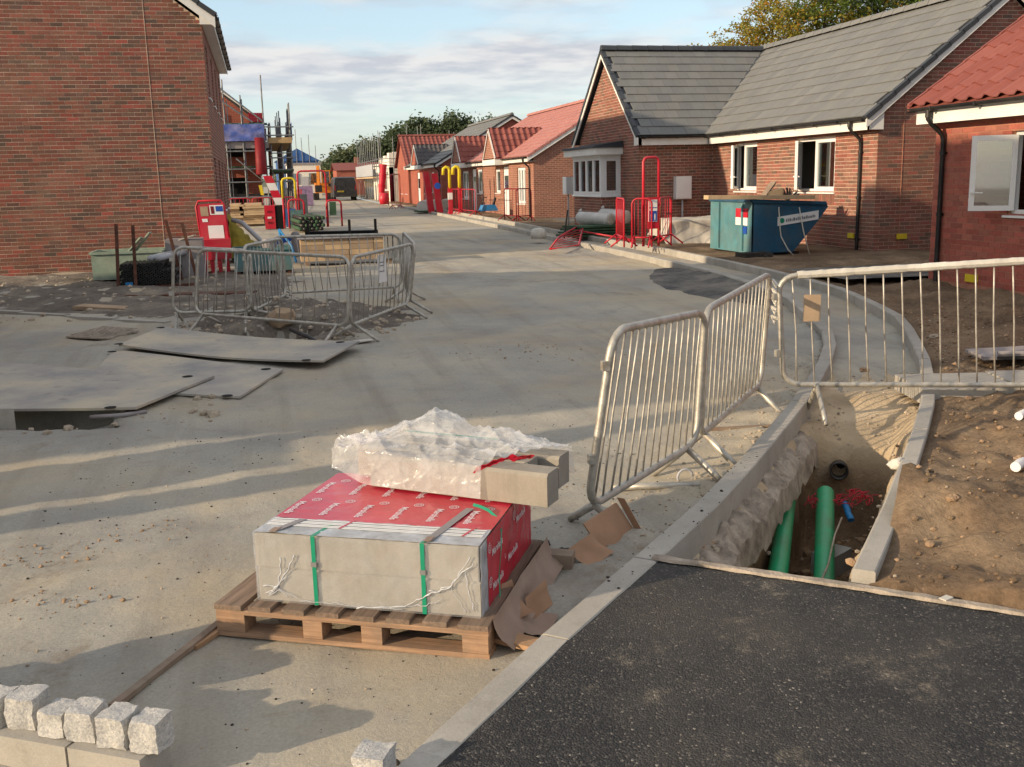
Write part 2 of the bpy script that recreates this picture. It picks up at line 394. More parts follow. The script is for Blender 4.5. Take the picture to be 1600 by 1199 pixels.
plain('kraft', (150,130,116), .8, .14, 6, bump=.3, dirt=(140,118,104))
plain('tarp_white', (190,184,172), .7, .15, 2.2, bump=.5, dirt=(140,132,120), dirt_amt=.6)
plain('tarp_green', (58,84,62), .75, .2, 4, bump=.3)
plain('tarp_yellow', (146,130,44), .75, .25, 5, bump=.4)
plain('roll_wrap', (196,194,190), .5, .08, 4, bump=.3, dirt=(150,150,148))
plain('stone_dark', (62,58,54), .95, .3, 9, bump=.6)
plain('stone_pale', (172,158,140), .95, .25, 12, bump=.5)
plain('clod', (158,132,106), .97, .25, 8, bump=.8)
plain('van_paint', (26,29,36), .3, .08, 2, spec=.5, dirt=(80,76,70), dirt_amt=.25)
plain('orange_paint', (214,126,34), .45, .1, 3, dirt=(130,96,60))
plain('tyre', (28,27,26), .9, .2, 8, dirt=(90,82,72))
plain('bag_white', (204,200,190), .8, .1, 3, bump=.4, dirt=(160,150,136))
plain('bark', (84,70,56), .95, .3, 8, bump=.6)
plain('blue_sheet', (72,92,160), .6, .3, 2.2, bump=.5, dirt=(170,160,180), dirt_amt=.4)
plain('netting', (66,104,160), .8, .2, 3)
plain('ply', (168,142,104), .85, .12, 4, bump=.2)
plain('sign_white', (224,224,222), .5, .04, 3)
plain('sign_blue', (34,76,160), .5, .05, 3)
plain('print_dark', (36,38,42), .6, .05, 3)
plain('print_grey', (120,122,128), .6, .05, 3)
plain('cream_wall', (222,216,204), .9, .06, 2)
plain('amber_strip', (226,190,110), .5, .06, 3)
plain('grey_block', (150,148,142), .9, .12, 4, bump=.3)
plain('slab_tan', (162,140,116), .85, .12, 4, bump=.2)
plain('wrap_grey', (140,134,134), .5, .12, 4)
plain('purple_wrap', (142,120,150), .55, .15, 5)

g = G('galvanised')
c = g.ramp(g.noise(14, 6, .65), (.3, lin((146,142,134))), (.7, lin((196,192,182)))); c = g.mix(g.ramp(g.noise(5, 7, .7), (.54, 0.), (.72, .6)), c, lin((140,118,92)))
g.bump(g.noise(70, 4), .25, .004); g.fin(c, .5, .55, .5)
g = G('scaffold_tube'); c = g.ramp(g.noise(8, 4), (.3, lin((96,100,104))), (.7, lin((140,142,144)))); g.fin(c, .55, .5, .4)
g = G('steel_plate')
c = g.ramp(g.noise(1.1, 7, .62), (.35, lin((140,138,136))), (.5, lin((164,158,148))), (.66, lin((188,176,154))))
c = g.mix(g.ramp(g.noise(6, 8, .7), (.58, 0.), (.7, .55)), c, lin((116,108,100))); g.bump(g.noise(30, 6, .7), .35, .008); g.fin(c, .85, 0, .3)
g = G('alu_post'); g.fin(lin((150,150,150)), .4, .6, .4)

g = G('window_glass'); N_ = g.N
g.fin(lin((200,206,210)), .04, 0, .5)
tr = N_.new('ShaderNodeBsdfTransparent'); tr.inputs[0].default_value = (.62, .68, .7, 1)
gl = N_.new('ShaderNodeBsdfGlossy'); gl.inputs['Roughness'].default_value = .03; gl.inputs[0].default_value = (.9, .93, .95, 1)
fr = N_.new('ShaderNodeFresnel'); fr.inputs[0].default_value = 1.6
ms = N_.new('ShaderNodeMixShader'); g.L.new(g.math('MULTIPLY_ADD', fr.outputs[0], .9, .22, clamp=True), ms.inputs[0]); g.L.new(tr.outputs[0], ms.inputs[1]); g.L.new(gl.outputs[0], ms.inputs[2]); g.L.new(ms.outputs[0], g.out.inputs[0])

def film(name, alpha, col, rough=.12):
    g = G(name); N_ = g.N
    g.fin(lin(col), rough, 0, .55)
    g.bump(g.noise(15, 5, .6, dist=1.5), .3, .015)
    tr = N_.new('ShaderNodeBsdfTransparent'); ms = N_.new('ShaderNodeMixShader')
    tl = N_.new('ShaderNodeBsdfTranslucent'); tl.inputs[0].default_value = lin(col)
    m2 = N_.new('ShaderNodeMixShader'); m2.inputs[0].default_value = .2; g.L.new(g.bsdf.outputs[0], m2.inputs[1]); g.L.new(tl.outputs[0], m2.inputs[2])
    a = g.ramp(g.noise(9, 5, .65), (.3, alpha*.6), (.7, min(1, alpha*1.4)))
    g.L.new(a, ms.inputs[0]); g.L.new(tr.outputs[0], ms.inputs[1]); g.L.new(m2.outputs[0], ms.inputs[2]); g.L.new(ms.outputs[0], g.out.inputs[0])
    return g.mt
film('plastic_film', .34, (226,229,234), .08)
film('thin_film', .22, (222,226,230), .12)
film('milky_film', .8, (206,210,216), .25)
g = G('red_print')
c = g.ramp(g.noise(3.5, 6, .6), (.35, lin((178,30,52))), (.7, lin((196,56,72)))); g.bump(g.noise(22, 6, .65), .25, .01); g.fin(c, .22, 0, .5)
plain('print_white', (222,208,212), .35, .05, 8)
plain('strap_green', (22,136,104), .35, .08, 8, spec=.5)

def leaf_mat(name, cols, trans=.35):
    g = G(name); N_ = g.N; r = g.rnd(); n = len(cols)
    c = g.ramp(r, *[((i+.5)/n, lin(q)) for i, q in enumerate(cols)]); g.fin(c, .6, 0, .25)
    tl = N_.new('ShaderNodeBsdfTranslucent'); g.L.new(c, tl.inputs[0]); ms = N_.new('ShaderNodeMixShader'); ms.inputs[0].default_value = trans
    g.L.new(g.bsdf.outputs[0], ms.inputs[1]); g.L.new(tl.outputs[0], ms.inputs[2]); g.L.new(ms.outputs[0], g.out.inputs[0])
leaf_mat('leaf_autumn', [(150,128,40),(138,132,48),(120,124,46),(168,116,44),(128,126,52),(146,140,56)])
leaf_mat('leaf_green', [(86,110,44),(104,122,50),(72,98,42),(118,130,56),(92,106,48)])
leaf_mat('leaf_far', [(78,92,66),(86,100,70),(70,84,62),(94,106,76)])  # leaf tones lightened in place of distance haze
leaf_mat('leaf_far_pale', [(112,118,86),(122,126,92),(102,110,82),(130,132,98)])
leaf_mat('grass_blade', [(70,100,50),(90,112,56),(60,88,44)])

# ================================================================ GROUND
KT = [(-8,-8.6),(0,-2.3),(2.84,.28),(3.67,.98),(4.3,1.61),(5.19,2.42),(7.38,4.18),(8.95,5.32),(9.98,5.93),(12.97,7.02),(15.87,7.32),(19,7.36),(25,7.42),(32,7.7),(46,7.95),(66,8.2),(90,8.6),(200,12)]
ET = [(-8,-6),(0,-1.4),(3.52,2.22),(4.65,3.18),(6.53,4.72),(7.88,5.66),(10.33,7.08),(12.98,7.88),(15.27,8.06),(20,8.1),(25,8.12),(38,8.5),(60,8.9),(90,9.3),(200,12.8)]
def KX(y): return max(-8, sum(interp(KT, y+d) for d in (-.5,-.25,0,.25,.5))/5)
def EX(y): return max(-7, sum(interp(ET, y+d) for d in (-.5,-.25,0,.25,.5))/5)
def wx(fn, y, w): return w*math.sqrt(1+(fn(y+.1)-fn(y-.1))**2/.04)
TY = [(-9,8),(1.67,4.24),(2.33,3.69),(2.85,3.23),(4.2,2.1),(8,-1.2),(400,-300)]
def ty(x): return interp(TY, x)
KTOP, ETOP = .12, .17
def steps(pairs):
    out = [pairs[0][0]]
    for a, b, d0, d1 in pairs:
        y = out[-1]
        while y < b:
            t = (y-a)/(b-a); y += d0*(d1/d0)**max(0, t); out.append(min(y, b))
    return out
YS = steps([(-60,0,6,.4),(0,2.4,.25,.08),(2.4,6.5,.045,.045),(6.5,12,.05,.07),(12,20,.07,.14),(20,40,.15,.5),(40,130,.6,5),(130,900,6,90)])
def smooth(e0, e1, x):
    t = max(0, min(1, (x-e0)/(e1-e0))); return t*t*(3-2*t)
def gauss(x, y, cx_, cy_, r, h): 
    d = ((x-cx_)**2+(y-cy_)**2)/(r*r); return h*math.exp(-d) if d < 9 else 0
def road_z(x, y):
    z = zr(y)
    if -12 < x and 1.5 < y < 30:
        z += .016*fbm(x, y, .8, 5)+.012*fbm(x, y, 3.2, 4, 4.)
        rough = smooth(-.8, -2.4, x)*smooth(8, 10, y)
        if rough > 0: z += rough*(.05*fbm(x, y, 1.3, 5, 2.)+.02)
        z += gauss(x, y, 2.7, 10.3, .55, .035)+gauss(x, y, 2.2, 10.75, .5, .02)
        # dug hole inside the ring of barriers, with its spoil
        d = math.hypot((x-.05)/.62, (y-12.75)/.55)+.25*noise.noise(V((x*2.2, y*2.2, 0)))
        z -= .42*(1-smooth(.75, 1.15, d))
        z += gauss(x, y, .75, 13.7, .75, .17)*(1+.7*fbm(x, y, 3.5, 4))+gauss(x, y, -.3, 14.3, .8, .12)*(1+.8*fbm(x, y, 3, 4))+gauss(x, y, 1.0, 12.6, .4, .08)
        # trench under the steel plate
        q = max(abs(y-(9.0-.34*(x+1.7)))/.42, (x+1.35)/.3+.9)+.15*noise.noise(V((x*2, y*2, 5)))
        z -= .5*(1-smooth(.8, 1.1, q))*(1 if x > -9 else 0)
        # raised plot along the left house
        k = smooth(0, 1.6, (y-15.0)+(x+2.3)*.75)*smooth(1.4, -.2, x)
        z += k*.06+k*.05*fbm(x, y, 1.4, 5, 7.)
    k = wx(KX, y, 1)
    d = (KX(y)-x)/k
    if 0 <= d < .7 and 4 < y < 11: z += smooth(.7, 0, d)*.045*(1+fbm(x, y, 4, 3))
    return z
mb = MB()
DS = [0]
while DS[-1] < 400: DS.append(DS[-1]+(.05 if DS[-1] < 4.5 else .05*(1+(DS[-1]-4.5)*.9)))
rows = [(y, KX(y)+.03) for y in YS]
def frd(i, j):
    y, x1 = rows[i]; x = x1-DS[j]; return (x, y, road_z(x, y))
mb.grid(len(rows), len(DS), frd)
build('road', mb, MAT['hardcore'], smooth=True, kind='structure')

# footpath bed between the kerb and the edging, with the open service trench
def bed_z(x, y, t):
    z = .045+zr(y)+.012*fbm(x, y, 2, 4)
    if y < 8.5:
        z += .03*fbm(x, y, 3, 4, 3.)
        # depth of trench along the path: full to y~6, then a sandy ramp
        yy = y+.5*(t-.5)+.18*noise.noise(V((x*1.9, y*1.9, 2)))
        a = 1-smooth(6.28, 6.5, yy)
        ramp = 1-smooth(6.3, 7.5, yy)
        wob = .035*noise.noise(V((x*5, y*5, 1)))+.03*noise.noise(V((x*13, y*13, 4)))
        lft = smooth(.09, .17, t+wob)
        rgt = 1-smooth(.84, .91, t+wob)
        haunch = smooth(.0, .12, t)
        z -= .09*(1-smooth(6.6, 8.3, y))*(1-.75*smooth(.0, .5, t))
        z = z-.06*haunch*a - .72*a*lft*rgt - .14*ramp*(1-a)*smooth(.05, .4, t)*(1-smooth(.75, 1., t))
        z += .05*a*smooth(.86, 1, t)
    return z
mb = MB(); ys = [y for y in YS if 2.3 < y < 900]; NT = 42
def fbed(i, j):
    y = ys[i]; t = j/(NT-1); a = KX(y)+wx(KX, y, .125)-.02; b = EX(y)+.02; x = lerp(a, b, t); return (x, y, bed_z(x, y, t))
mb.grid(len(ys), NT, fbed, flip=True)
for k, f in enumerate(mb.f):
    y = mb.v[f[0]][1]
    if y > 7.9+.5*noise.noise(V((k % 41*.2, 0, 0))): mb.m[k] = 1
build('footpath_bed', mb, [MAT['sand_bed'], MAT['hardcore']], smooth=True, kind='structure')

# soil of the plots on the right
def drive(x, y): return smooth(13.0, 13.2, y+.05*(x-9))*(1-smooth(15.1, 15.3, y+.05*(x-9)))
def soil_z(x, y):
    e = EX(y)+.1; d = x-e
    z = .15+zr(y)+(.30-.15-zr(y))*smooth(.3, 3.2, d) if y < 40 else zr(y)+.06
    if x < 30 and 1 < y < 40:
        n = smooth(.02, .35, d)*(1-.8*smooth(16, 17.5, y))
        z += n*(.07*fbm(x, y, 1.1, 6)+.045*fbm(x, y, 3.7, 6, 3.)+.016*fbm(x, y, 11, 3, 5.))
        z += gauss(x, y, 3.12, 4.45, .3, .2)*(1+.5*fbm(x, y, 4, 4))+gauss(x, y, 3.45, 4.2, .4, .1)
        z -= .1*smooth(9.9, 9.2, x)*0
        if x > 8.2: z -= .05*drive(x, y)
    z -= .035*smooth(.14, 0, d)
    if y < ty(x)+.02 and y < 9: z = min(z, -.12)
    return z
mb = MB(); DX = [0]
while DX[-1] < 400: DX.append(DX[-1]+(.05 if DX[-1] < 2.6 else .05*(1+(DX[-1]-2.6)*.8)))
def fsoil(i, j):
    y = YS[i]; x = EX(y)+wx(EX, y, .1)-.03+DX[j]; return (x, y, soil_z(x, y))
mb.grid(len(YS), len(DX), fsoil, flip=True)
build('soil', mb, MAT['soil'], smooth=True, kind='structure')

# black tarmac of the finished pavement in the foreground
mb = MB(); ny, nx = 110, 110
def tar(i, j):
    y = -6+10.24*i/(ny-1)
    a = KX(min(y, 4.24))+wx(KX, y, .125)-.015
    # right limit : where ty(x) = y
    b = 9.0
    for (x0, y0), (x1, y1) in zip(TY[1:], TY[2:]):
        if y1 <= y <= y0: b = x0+(x1-x0)*(y-y0)/(y1-y0); break
    b = max(a+.002, min(b, 9)); t = (j/(nx-1)); x = lerp(a, b, t)
    return (x, y, KTOP-.004+.006*fbm(x, y, 1.6, 4)+.003*fbm(x, y, 9, 3))
mb.grid(ny, nx, tar, flip=True)
edge = [V((x, y, 0)) for x, y in TY[1:6]]
for a, b in zip(edge, edge[1:]):
    k = max(2, int((b-a).length/.05))
    for q in range(k):
        p0, p1 = a.lerp(b, q/k), a.lerp(b, (q+1)/k); mb.face((p0.x,p0.y,-.7), (p1.x,p1.y,-.7), (p1.x,p1.y,KTOP-.004), (p0.x,p0.y,KTOP-.004))
build('pavement', mb, MAT['tarmac'], smooth=True, kind='structure')
# crumbly concrete lip along the edge of the tarmac
mb = MB(); top = []
pts = []
for a, b in zip(edge, edge[1:]):
    k = max(2, int((b-a).length/.03)); pts += [a.lerp(b, q/k) for q in range(k)]
nrm = V((.64, .77, 0))
def lip(i, j):
    p = pts[i]; wv = .028+.012*noise.noise(V((i*.21, 0, 0))); prof = ((-wv, .0), (-wv*.8, .012), (wv*.6, .012), (wv, -.015), (wv, -.2))[j]
    return (p.x+nrm.x*prof[0], p.y+nrm.y*prof[0], KTOP+prof[1]+.006*noise.noise(V((i*.35, j, 3))))
mb.grid(len(pts), 5, lip, flip=True)
build('pavement_edge', mb, MAT['concrete_lump'], smooth=False, kind='structure')

# ---- kerb and edging stones, one object each
def stone_mesh(name, w_, h, l, ch=.012):
    b = MB(); prof = [(0, -h), (w_, -h), (w_, -ch*.5), (w_-ch*.5, 0), (ch, 0), (0, -ch)]
    b.prism([(x, 0, z) for x, z in prof], (0, l, 0)); return mesh_of(name, b, MAT['concrete'])
def run_stones(holder, name, fn, tab_y0, y1, w_, h, top, L_=.915, lst=None):
    me = stone_mesh(name, w_, h, L_-.007); y = tab_y0; n = 0
    while y < y1:
        x = fn(y); k = math.sqrt(1+((fn(y+.2)-fn(y-.2))/.4)**2); yn = y+L_/k
        p, q = V((x, y, zr(y)+top)), V((fn(yn), yn, zr(yn)+top)); d = (q-p).normalized(); sd = d.cross(V((0,0,1))).normalized(); up = sd.cross(d)
        if in_frame(p, 250) or in_frame(q, 250):
            j = random.uniform(-.003, .003)
            piece(name, me, holder, Matrix(((sd.x,d.x,up.x,p.x),(sd.y,d.y,up.y,p.y),(sd.z,d.z,up.z,p.z+j),(0,0,0,1)))); n += 1
        y = yn
    return n
kh = thing('kerb', None, None); kh['kind'] = 'structure'
run_stones(kh, 'kerbstone', KX, .2, 75, .125, .26, KTOP)
eh = thing('path_edging', None, None); eh['kind'] = 'structure'
run_stones(eh, 'edging_stone', EX, 3.74, 60, .10, .2, ETOP)
# concrete haunching slopped along the back of the kerb above the trench
mb = MB(); hy = [4.3+i*.03 for i in range(100)]
def haunch(i, j):
    y = hy[i]; x0 = KX(y)+wx(KX, y, .125); nx_ = wx(KX, y, 1); t = j/7
    return (x0-.01+nx_*(.16+.04*noise.noise(V((y*4, 1, 0))))*t, y, lerp(-.035, -.14, t*t)+.045*fbm(x0+t*.3, y, 6, 5)+.02*fbm(x0+t, y, 19, 3)-(.12 if j == 7 else 0))
mb.grid(len(hy), 8, haunch, flip=True)
build('kerb_haunch', mb, MAT['concrete_lump'], kind='structure')

# concrete path slabs running off to the right behind the barrier
sh = thing('cross_path', None, None); sh['kind'] = 'structure'
b = MB(); b.boxf((0,0,-.12), (.742,0,0), (0,.62,0), (0,0,.12)); sm = mesh_of('paving_slab', b, MAT['concrete'])
for i in range(7):
    p = V((4.86+i*.75*.97, 6.72-i*.75*.243, .205+.012*i)); piece('paving_slab', sm, sh, Matrix.Translation(p) @ Matrix.Rotation(math.radians(-14), 4, 'Z'))
# dark tarmac drive between the two right hand houses, with its edging
mb = MB(); mb.grid(40, 14, lambda i, j: (8.22+i*.19, 13.25+j*.145-.05*(8.22+i*.19-9), .312+.005*fbm(i*.2, j*.2, 1.)), flip=True)
build('driveway', mb, MAT['fresh_asphalt'], smooth=True, kind='structure')
# spilled asphalt ramp against the kerb
mb = MB()
def asph(i, j):
    y = 12.6+5.2*i/40; t = j/12; wdt = .15+1.05*math.sin(math.pi*min(1, max(0, i/40)))**.7+.1*noise.noise(V((i*.3, 0, 0)))
    x = KX(y)+.02-wdt*t; return (x, y, road_z(x, y)+.012+.09*(1-t)**1.5*math.sin(math.pi*i/40)+.02*fbm(x, y, 5, 4)*(1-t)-(.03 if t == 1 or i in (0, 40) else 0))
mb.grid(41, 13, asph)
build('asphalt_ramp', mb, MAT['fresh_asphalt'], smooth=True, kind='structure')
# blinded strip of fresh tarmac against the red house and its dark base
mb = MB(); mb.grid(30, 8, lambda i, j: (8.65+.26*i, 34.2+j*.62, .33+.004*i*0)); 
build('driveway', mb, MAT['fresh_asphalt'], smooth=True, kind='structure')

# loose stones: pebbles on the road edge, the soil and the kerb foot (nobody could count them)
def scatter(name, n, fn, mat, rmin, rmax, sub=1):
    b = MB(); rs = random.Random(len(name)*7+n)
    for i in range(n):
        p = fn(rs)
        if p is None: continue
        r = rmin*(rmax/rmin)**(rs.random()**2); b.rock((p[0], p[1], p[2]+r*.3), r, i, sub)
    return build(name, b, MAT[mat], smooth=False, kind='stuff')
def p_kerbfoot(r):
    y = r.uniform(4.6, 9.2); x = KX(y)-wx(KX, y, 1)*(.01+.5*r.random()**2); return (x, y, road_z(x, y))
def p_soil(r):
    y = r.uniform(3.2, 11); x = EX(y)+.2+r.random()**1.3*4.5
    return None if y < ty(x)+.05 else (x, y, soil_z(x, y))
def p_road(r):
    y = 2.7+r.random()**1.8*12; x = KX(y)-.1-r.random()*6.5; return (x, y, road_z(x, y))
def p_bed(r):
    y = r.uniform(4.2, 8); t = r.random(); a, b_ = KX(y)+.2, EX(y); x = lerp(a, b_, t); return (x, y, bed_z(x, y, t))
scatter('gravel', 900, p_kerbfoot, 'stone_pale', .003, .015)
scatter('gravel', 900, p_soil, 'stone_pale', .003, .014)
scatter('gravel', 1300, p_road, 'stone_pale', .002, .009)
scatter('gravel', 500, p_bed, 'stone_pale', .004, .02)
scatter('soil_clods', 700, p_soil, 'clod', .006, .026, 2)
scatter('soil_crumbs', 2600, p_soil, 'soil', .004, .018)
def p_hole(r):
    a = r.uniform(0, 6.28); q = r.random()**.5; x, y = .3+1.6*q*math.cos(a), 13.3+1.5*q*math.sin(a); return (x, y, road_z(x, y))
scatter('rubble', 420, p_hole, 'stone_pale', .012, .06)
def p_left(r):
    x = r.uniform(-5, -.5); y = r.uniform(8.3, 9.4) if r.random() < .3 else r.uniform(14.6, 20.5); return (x, y, road_z(x, y))
scatter('rubble', 500, p_left, 'stone_pale', .01, .06)
scatter('rubble', 260, lambda r: (lambda y, t: (lerp(KX(y)+.1, EX(y), t), y, bed_z(lerp(KX(y)+.1, EX(y), t), y, t)))(r.uniform(4.3, 6.3), r.uniform(.02, .9)), 'clod', .012, .045)
def p_kerbtop(r):
    y = 3.9+r.random()*2.0; x = KX(y)+wx(KX, y, .125)*r.random(); return (x, y, KTOP)
scatter('crumbs', 34, p_kerbtop, 'stone_dark', .003, .011)
def p_crumb(r):
    cx_, cy_, rr = r.choice(((-.75,5.75,.22),(-1.19,5.52,.2),(-1.02,4.82,.2),(.9,7.3,.3),(2.3,10.7,.5),(2.8,10.2,.45),(1.9,3.5,.1),(.1,4.9,.5),(1.6,6.2,.6))); a = r.uniform(0, 6.28); q = rr*r.random()**.6; x, y = cx_+q*math.cos(a)*1.6, cy_+q*math.sin(a)
    return None if x > KX(y)-.05 else (x, y, road_z(x, y))
scatter('crumbs', 520, p_crumb, 'clod', .003, .014)
scatter('crumbs', 700, lambda r: (lambda x, y: (x, y, road_z(x, y)) if x < KX(y)-.05 else None)(r.uniform(-1.5, 2.4), r.uniform(2.9, 8)), 'stone_dark', .0025, .008)
# darker, dirtier ground of the unfinished plot on the left and round the hole
mb = MB()
def dirt(i, j):
    x = -7+9.6*i/150; y = 11.9+9.5*j/130
    inside = max(smooth(-.5, .3, (y-15.1)+(x+2.3)*.75)*smooth(.9, .2, x+.25*noise.noise(V((x*1.5, y*1.5, 0)))), smooth(1.15, .8, math.hypot((x-.5)/1.55, (y-13.6)/1.6)+.18*noise.noise(V((x*2, y*2, 3)))))
    inside *= smooth(0, .3, x+6.9)*smooth(0, .3, 21.3-y)
    return (x, y, road_z(x, y)-.03+.042*inside+.012*fbm(x, y, 5, 4))
mb.grid(151, 131, dirt); build('bare_ground', mb, MAT['plot_dirt'], smooth=True, kind='structure')


# ================================================================ BUILDINGS
ucyl = MB(); ucyl.tube([(0,0,0),(0,0,1)], 1, 7); UCYL = {}
def pole(parent, name, a, b, r, mat):
    me = UCYL.get(mat) or UCYL.setdefault(mat, mesh_of('pole', ucyl, MAT[mat], True))
    if not me.polygons[0].use_smooth: pass
    a, b = V(a), V(b); d = b-a
    return piece(name, me, parent, Matrix.Translation(a) @ d.to_track_quat('Z', 'Y').to_matrix().to_4x4() @ Matrix.Diagonal((r, r, d.length, 1)))
def box_part(parent, name, x0, x1, y0, y1, z0, z1, mat, **k):
    b = MB(); b.box(x0, x1, y0, y1, z0, z1); return build(name, b, MAT[mat], parent, **k)
class Wall:
    def __init__(s, O, u, n): s.O = V(O); s.u = V(u); s.n = V(n)
    def p(s, u, z, d=0.): return s.O+s.u*u+V((0,0,z))+s.n*d
def wall(house, W, L, H, ops, mat, gable=None, rev=.09):
    b = MB(); us = sorted({0, L, *[q for o in ops for q in o[:2]]}); zs = sorted({0, H, *[q for o in ops for q in o[2:4]]})
    flip = W.u.cross(V((0,0,1))).dot(W.n) < 0
    def q4(*pts): b.face(*(pts[::-1] if flip else pts))
    for u0, u1 in zip(us, us[1:]):
        for z0, z1 in zip(zs, zs[1:]):
            if any(o[0] <= u0 and u1 <= o[1] and o[2] <= z0 and z1 <= o[3] for o in ops): continue
            q4(W.p(u0,z0), W.p(u1,z0), W.p(u1,z1), W.p(u0,z1))
    if gable: q4(*[W.p(u, z) for u, z in gable])
    for o in ops:
        c = [(o[0],o[2]),(o[1],o[2]),(o[1],o[3]),(o[0],o[3])]
        for (a0, b0), (a1, b1) in zip(c, c[1:]+c[:1]): q4(W.p(a0,b0,0), W.p(a0,b0,-rev), W.p(a1,b1,-rev), W.p(a1,b1,0))
    return build('wall', b, MAT[mat], house)
BRICK = {}
def bricks(wallpart, W, L, z1, ops, mat, top=None, nsing=0, zbase=0., quoin=0):
    key = mat
    if key not in BRICK:
        b = MB(); b.boxf((0,-.016,0), (.215,0,0), (0,.02,0), (0,0,.065)); BRICK[key] = mesh_of('brick', b, MAT[mat])
    out = []; row = 0; z = zbase
    rs = random.Random(int(L*100))
    while z < z1-.03:
        iv = [(0, L)]
        if top:
            us = [k*L/400 for k in range(401)]; ok = [u for u in us if top(u) > z+.07]
            if not ok: break
            iv = [(min(ok), max(ok))]
        for o in ops:
            if o[2]-.05 < z < o[3]-.012:
                nv = []
                for a, b in iv:
                    if o[1] <= a or o[0] >= b: nv.append((a, b)); continue
                    if o[0] > a: nv.append((a, o[0]))
                    if o[1] < b: nv.append((o[1], b))
                iv = nv
        for a, b in iv:
            u = -.1125*(row % 2)
            while u < b:
                c, d = max(a, u+.005), min(b, u+.22)
                if d-c > .03: out.append((c, d, z+.005))
                u += .225
        row += 1; z += .075
    full = [q for q in out if q[1]-q[0] > .212]
    vis = [q for q in full if in_frame(W.p(q[0], q[2])) and in_frame(W.p(q[1], q[2]))]
    vis.sort(key=lambda q: (W.p(q[0], q[2])-CAMP).length); pick = set(vis[:nsing])
    rot = Matrix((( W.u.x, W.n.x, 0), (W.u.y, W.n.y, 0), (0, 0, 1))).to_4x4()
    b = MB()
    for q in out:
        jd = rs.uniform(-.0015, .0015); dz = rs.uniform(-.001, .001)
        if q in pick: piece('brick', BRICK[key], wallpart, Matrix.Translation(W.p(q[0], q[2]+dz, jd)) @ rot)
        else: b.boxf(W.p(q[0], q[2]+dz, -.016+jd), W.u*(q[1]-q[0]), W.n*.02, (0,0,.065))
    o = build('brickwork', b, MAT[mat], wallpart, kind='stuff'); return o
PAPER = [0]
def window(house, W, u0, u1, z0, z1, lights, name='window', fw=.055, dep=.06, sill=True, openl=None, deg=70, mat='white_upvc'):
    """lights: list of widths (fractions); openl = index of the light that stands open, hinged on its outer side"""
    d0 = -dep; b = MB()
    def rect(a, c, e, f, th0, th1, bb): bb.boxf(W.p(a, e, th0), W.u*(c-a), W.n*(th1-th0), (0,0,f-e))
    g0, g1 = d0-.06, d0
    rect(u0+.002, u1-.002, z0+.002, z0+fw, g0, g1, b); rect(u0+.002, u1-.002, z1-fw, z1-.002, g0, g1, b)
    rect(u0+.002, u0+fw, z0+fw, z1-fw, g0, g1, b); rect(u1-fw, u1-.002, z0+fw, z1-fw, g0, g1, b)
    tot = sum(lights); us = [u0+fw*.5]
    for l in lights: us.append(us[-1]+(u1-u0-fw)*l/tot)
    for q in us[1:-1]: rect(q-fw*.6, q+fw*.6, z0+fw, z1-fw, g0, g1-.002, b)
    win = build(name, b, MAT[mat], house)
    for i, (a, c) in enumerate(zip(us, us[1:])):
        a2, c2 = a+fw*.55, c-fw*.55; s = fw*.8
        if openl is not None and i in (openl if isinstance(openl, tuple) else (openl,)):
            hz = 0 if i == 0 else 1
            ang = math.radians(deg); hp = W.p(a2 if hz == 0 else c2, 0, g1+.01); wd = c2-a2
            du = (W.u if hz == 0 else -W.u)*math.cos(ang)+W.n*math.sin(ang); dn = du.cross(V((0,0,1)))
            ob = MB()
            def rb(x0, x1, e, f): ob.boxf(hp+du*x0+V((0,0,e))-dn*.03, du*(x1-x0), dn*.06, (0,0,f-e))
            zz0, zz1 = z0+fw*.8, z1-fw*.8; s2 = .065
            rb(0, wd, zz0, zz0+s2); rb(0, wd, zz1-s2, zz1); rb(0, s2, zz0+s2, zz1-s2); rb(wd-s2, wd, zz0+s2, zz1-s2)
            build('sash', ob, MAT[mat], win)
            pb = MB(); pb.boxf(hp+du*s2+V((0,0,zz0+s2))-dn*.008, du*(wd-2*s2), dn*.016, (0,0,zz1-zz0-2*s2)); build('pane', pb, MAT['window_glass'], win)
            hb = MB(); hb.boxf(hp+du*(wd-.05)+V((0,0,(zz0+zz1)/2-.25))-dn*.06, du*.03, dn*.12, (0,0,.03)); hb.boxf(hp+du*(wd-.16)+V((0,0,(zz0+zz1)/2-.25))-dn*.075, du*.14, dn*.012, (0,0,.018)); build('handle', hb, MAT['white_upvc'], win)
            continue
        sb = MB()
        rect(a2, c2, z0+fw, z0+fw+s, g0+.01, g1+.008, sb); rect(a2, c2, z1-fw-s, z1-fw, g0+.01, g1+.008, sb)
        rect(a2, a2+s, z0+fw+s, z1-fw-s, g0+.01, g1+.008, sb); rect(c2-s, c2, z0+fw+s, z1-fw-s, g0+.01, g1+.008, sb)
        build('sash', sb, MAT[mat], win)
        pb = MB(); rect(a2+s, c2-s, z0+fw+s, z1-fw-s, d0-.035, d0-.02, pb); build('pane', pb, MAT['window_glass'], win)
    if sill:
        sb = MB(); pr = [(d0-.01, z0-.03), (.035, z0-.045), (.035, z0-.02), (d0-.01, z0)]
        sb.prism([W.p(u0-.05, z, d) for d, z in pr], W.u*(u1-u0+.1)); build('sill', sb, MAT[mat], win)
    return win
def tile_mesh(kind, wd, ln, mat, seg=8, cache={}):
    k = (kind, wd, ln, mat, seg)
    if k in cache: return cache[k]
    b = MB(); tile_into(b, kind, wd, ln, Matrix(), seg); cache[k] = mesh_of('tile', b, MAT[mat], False); return cache[k]
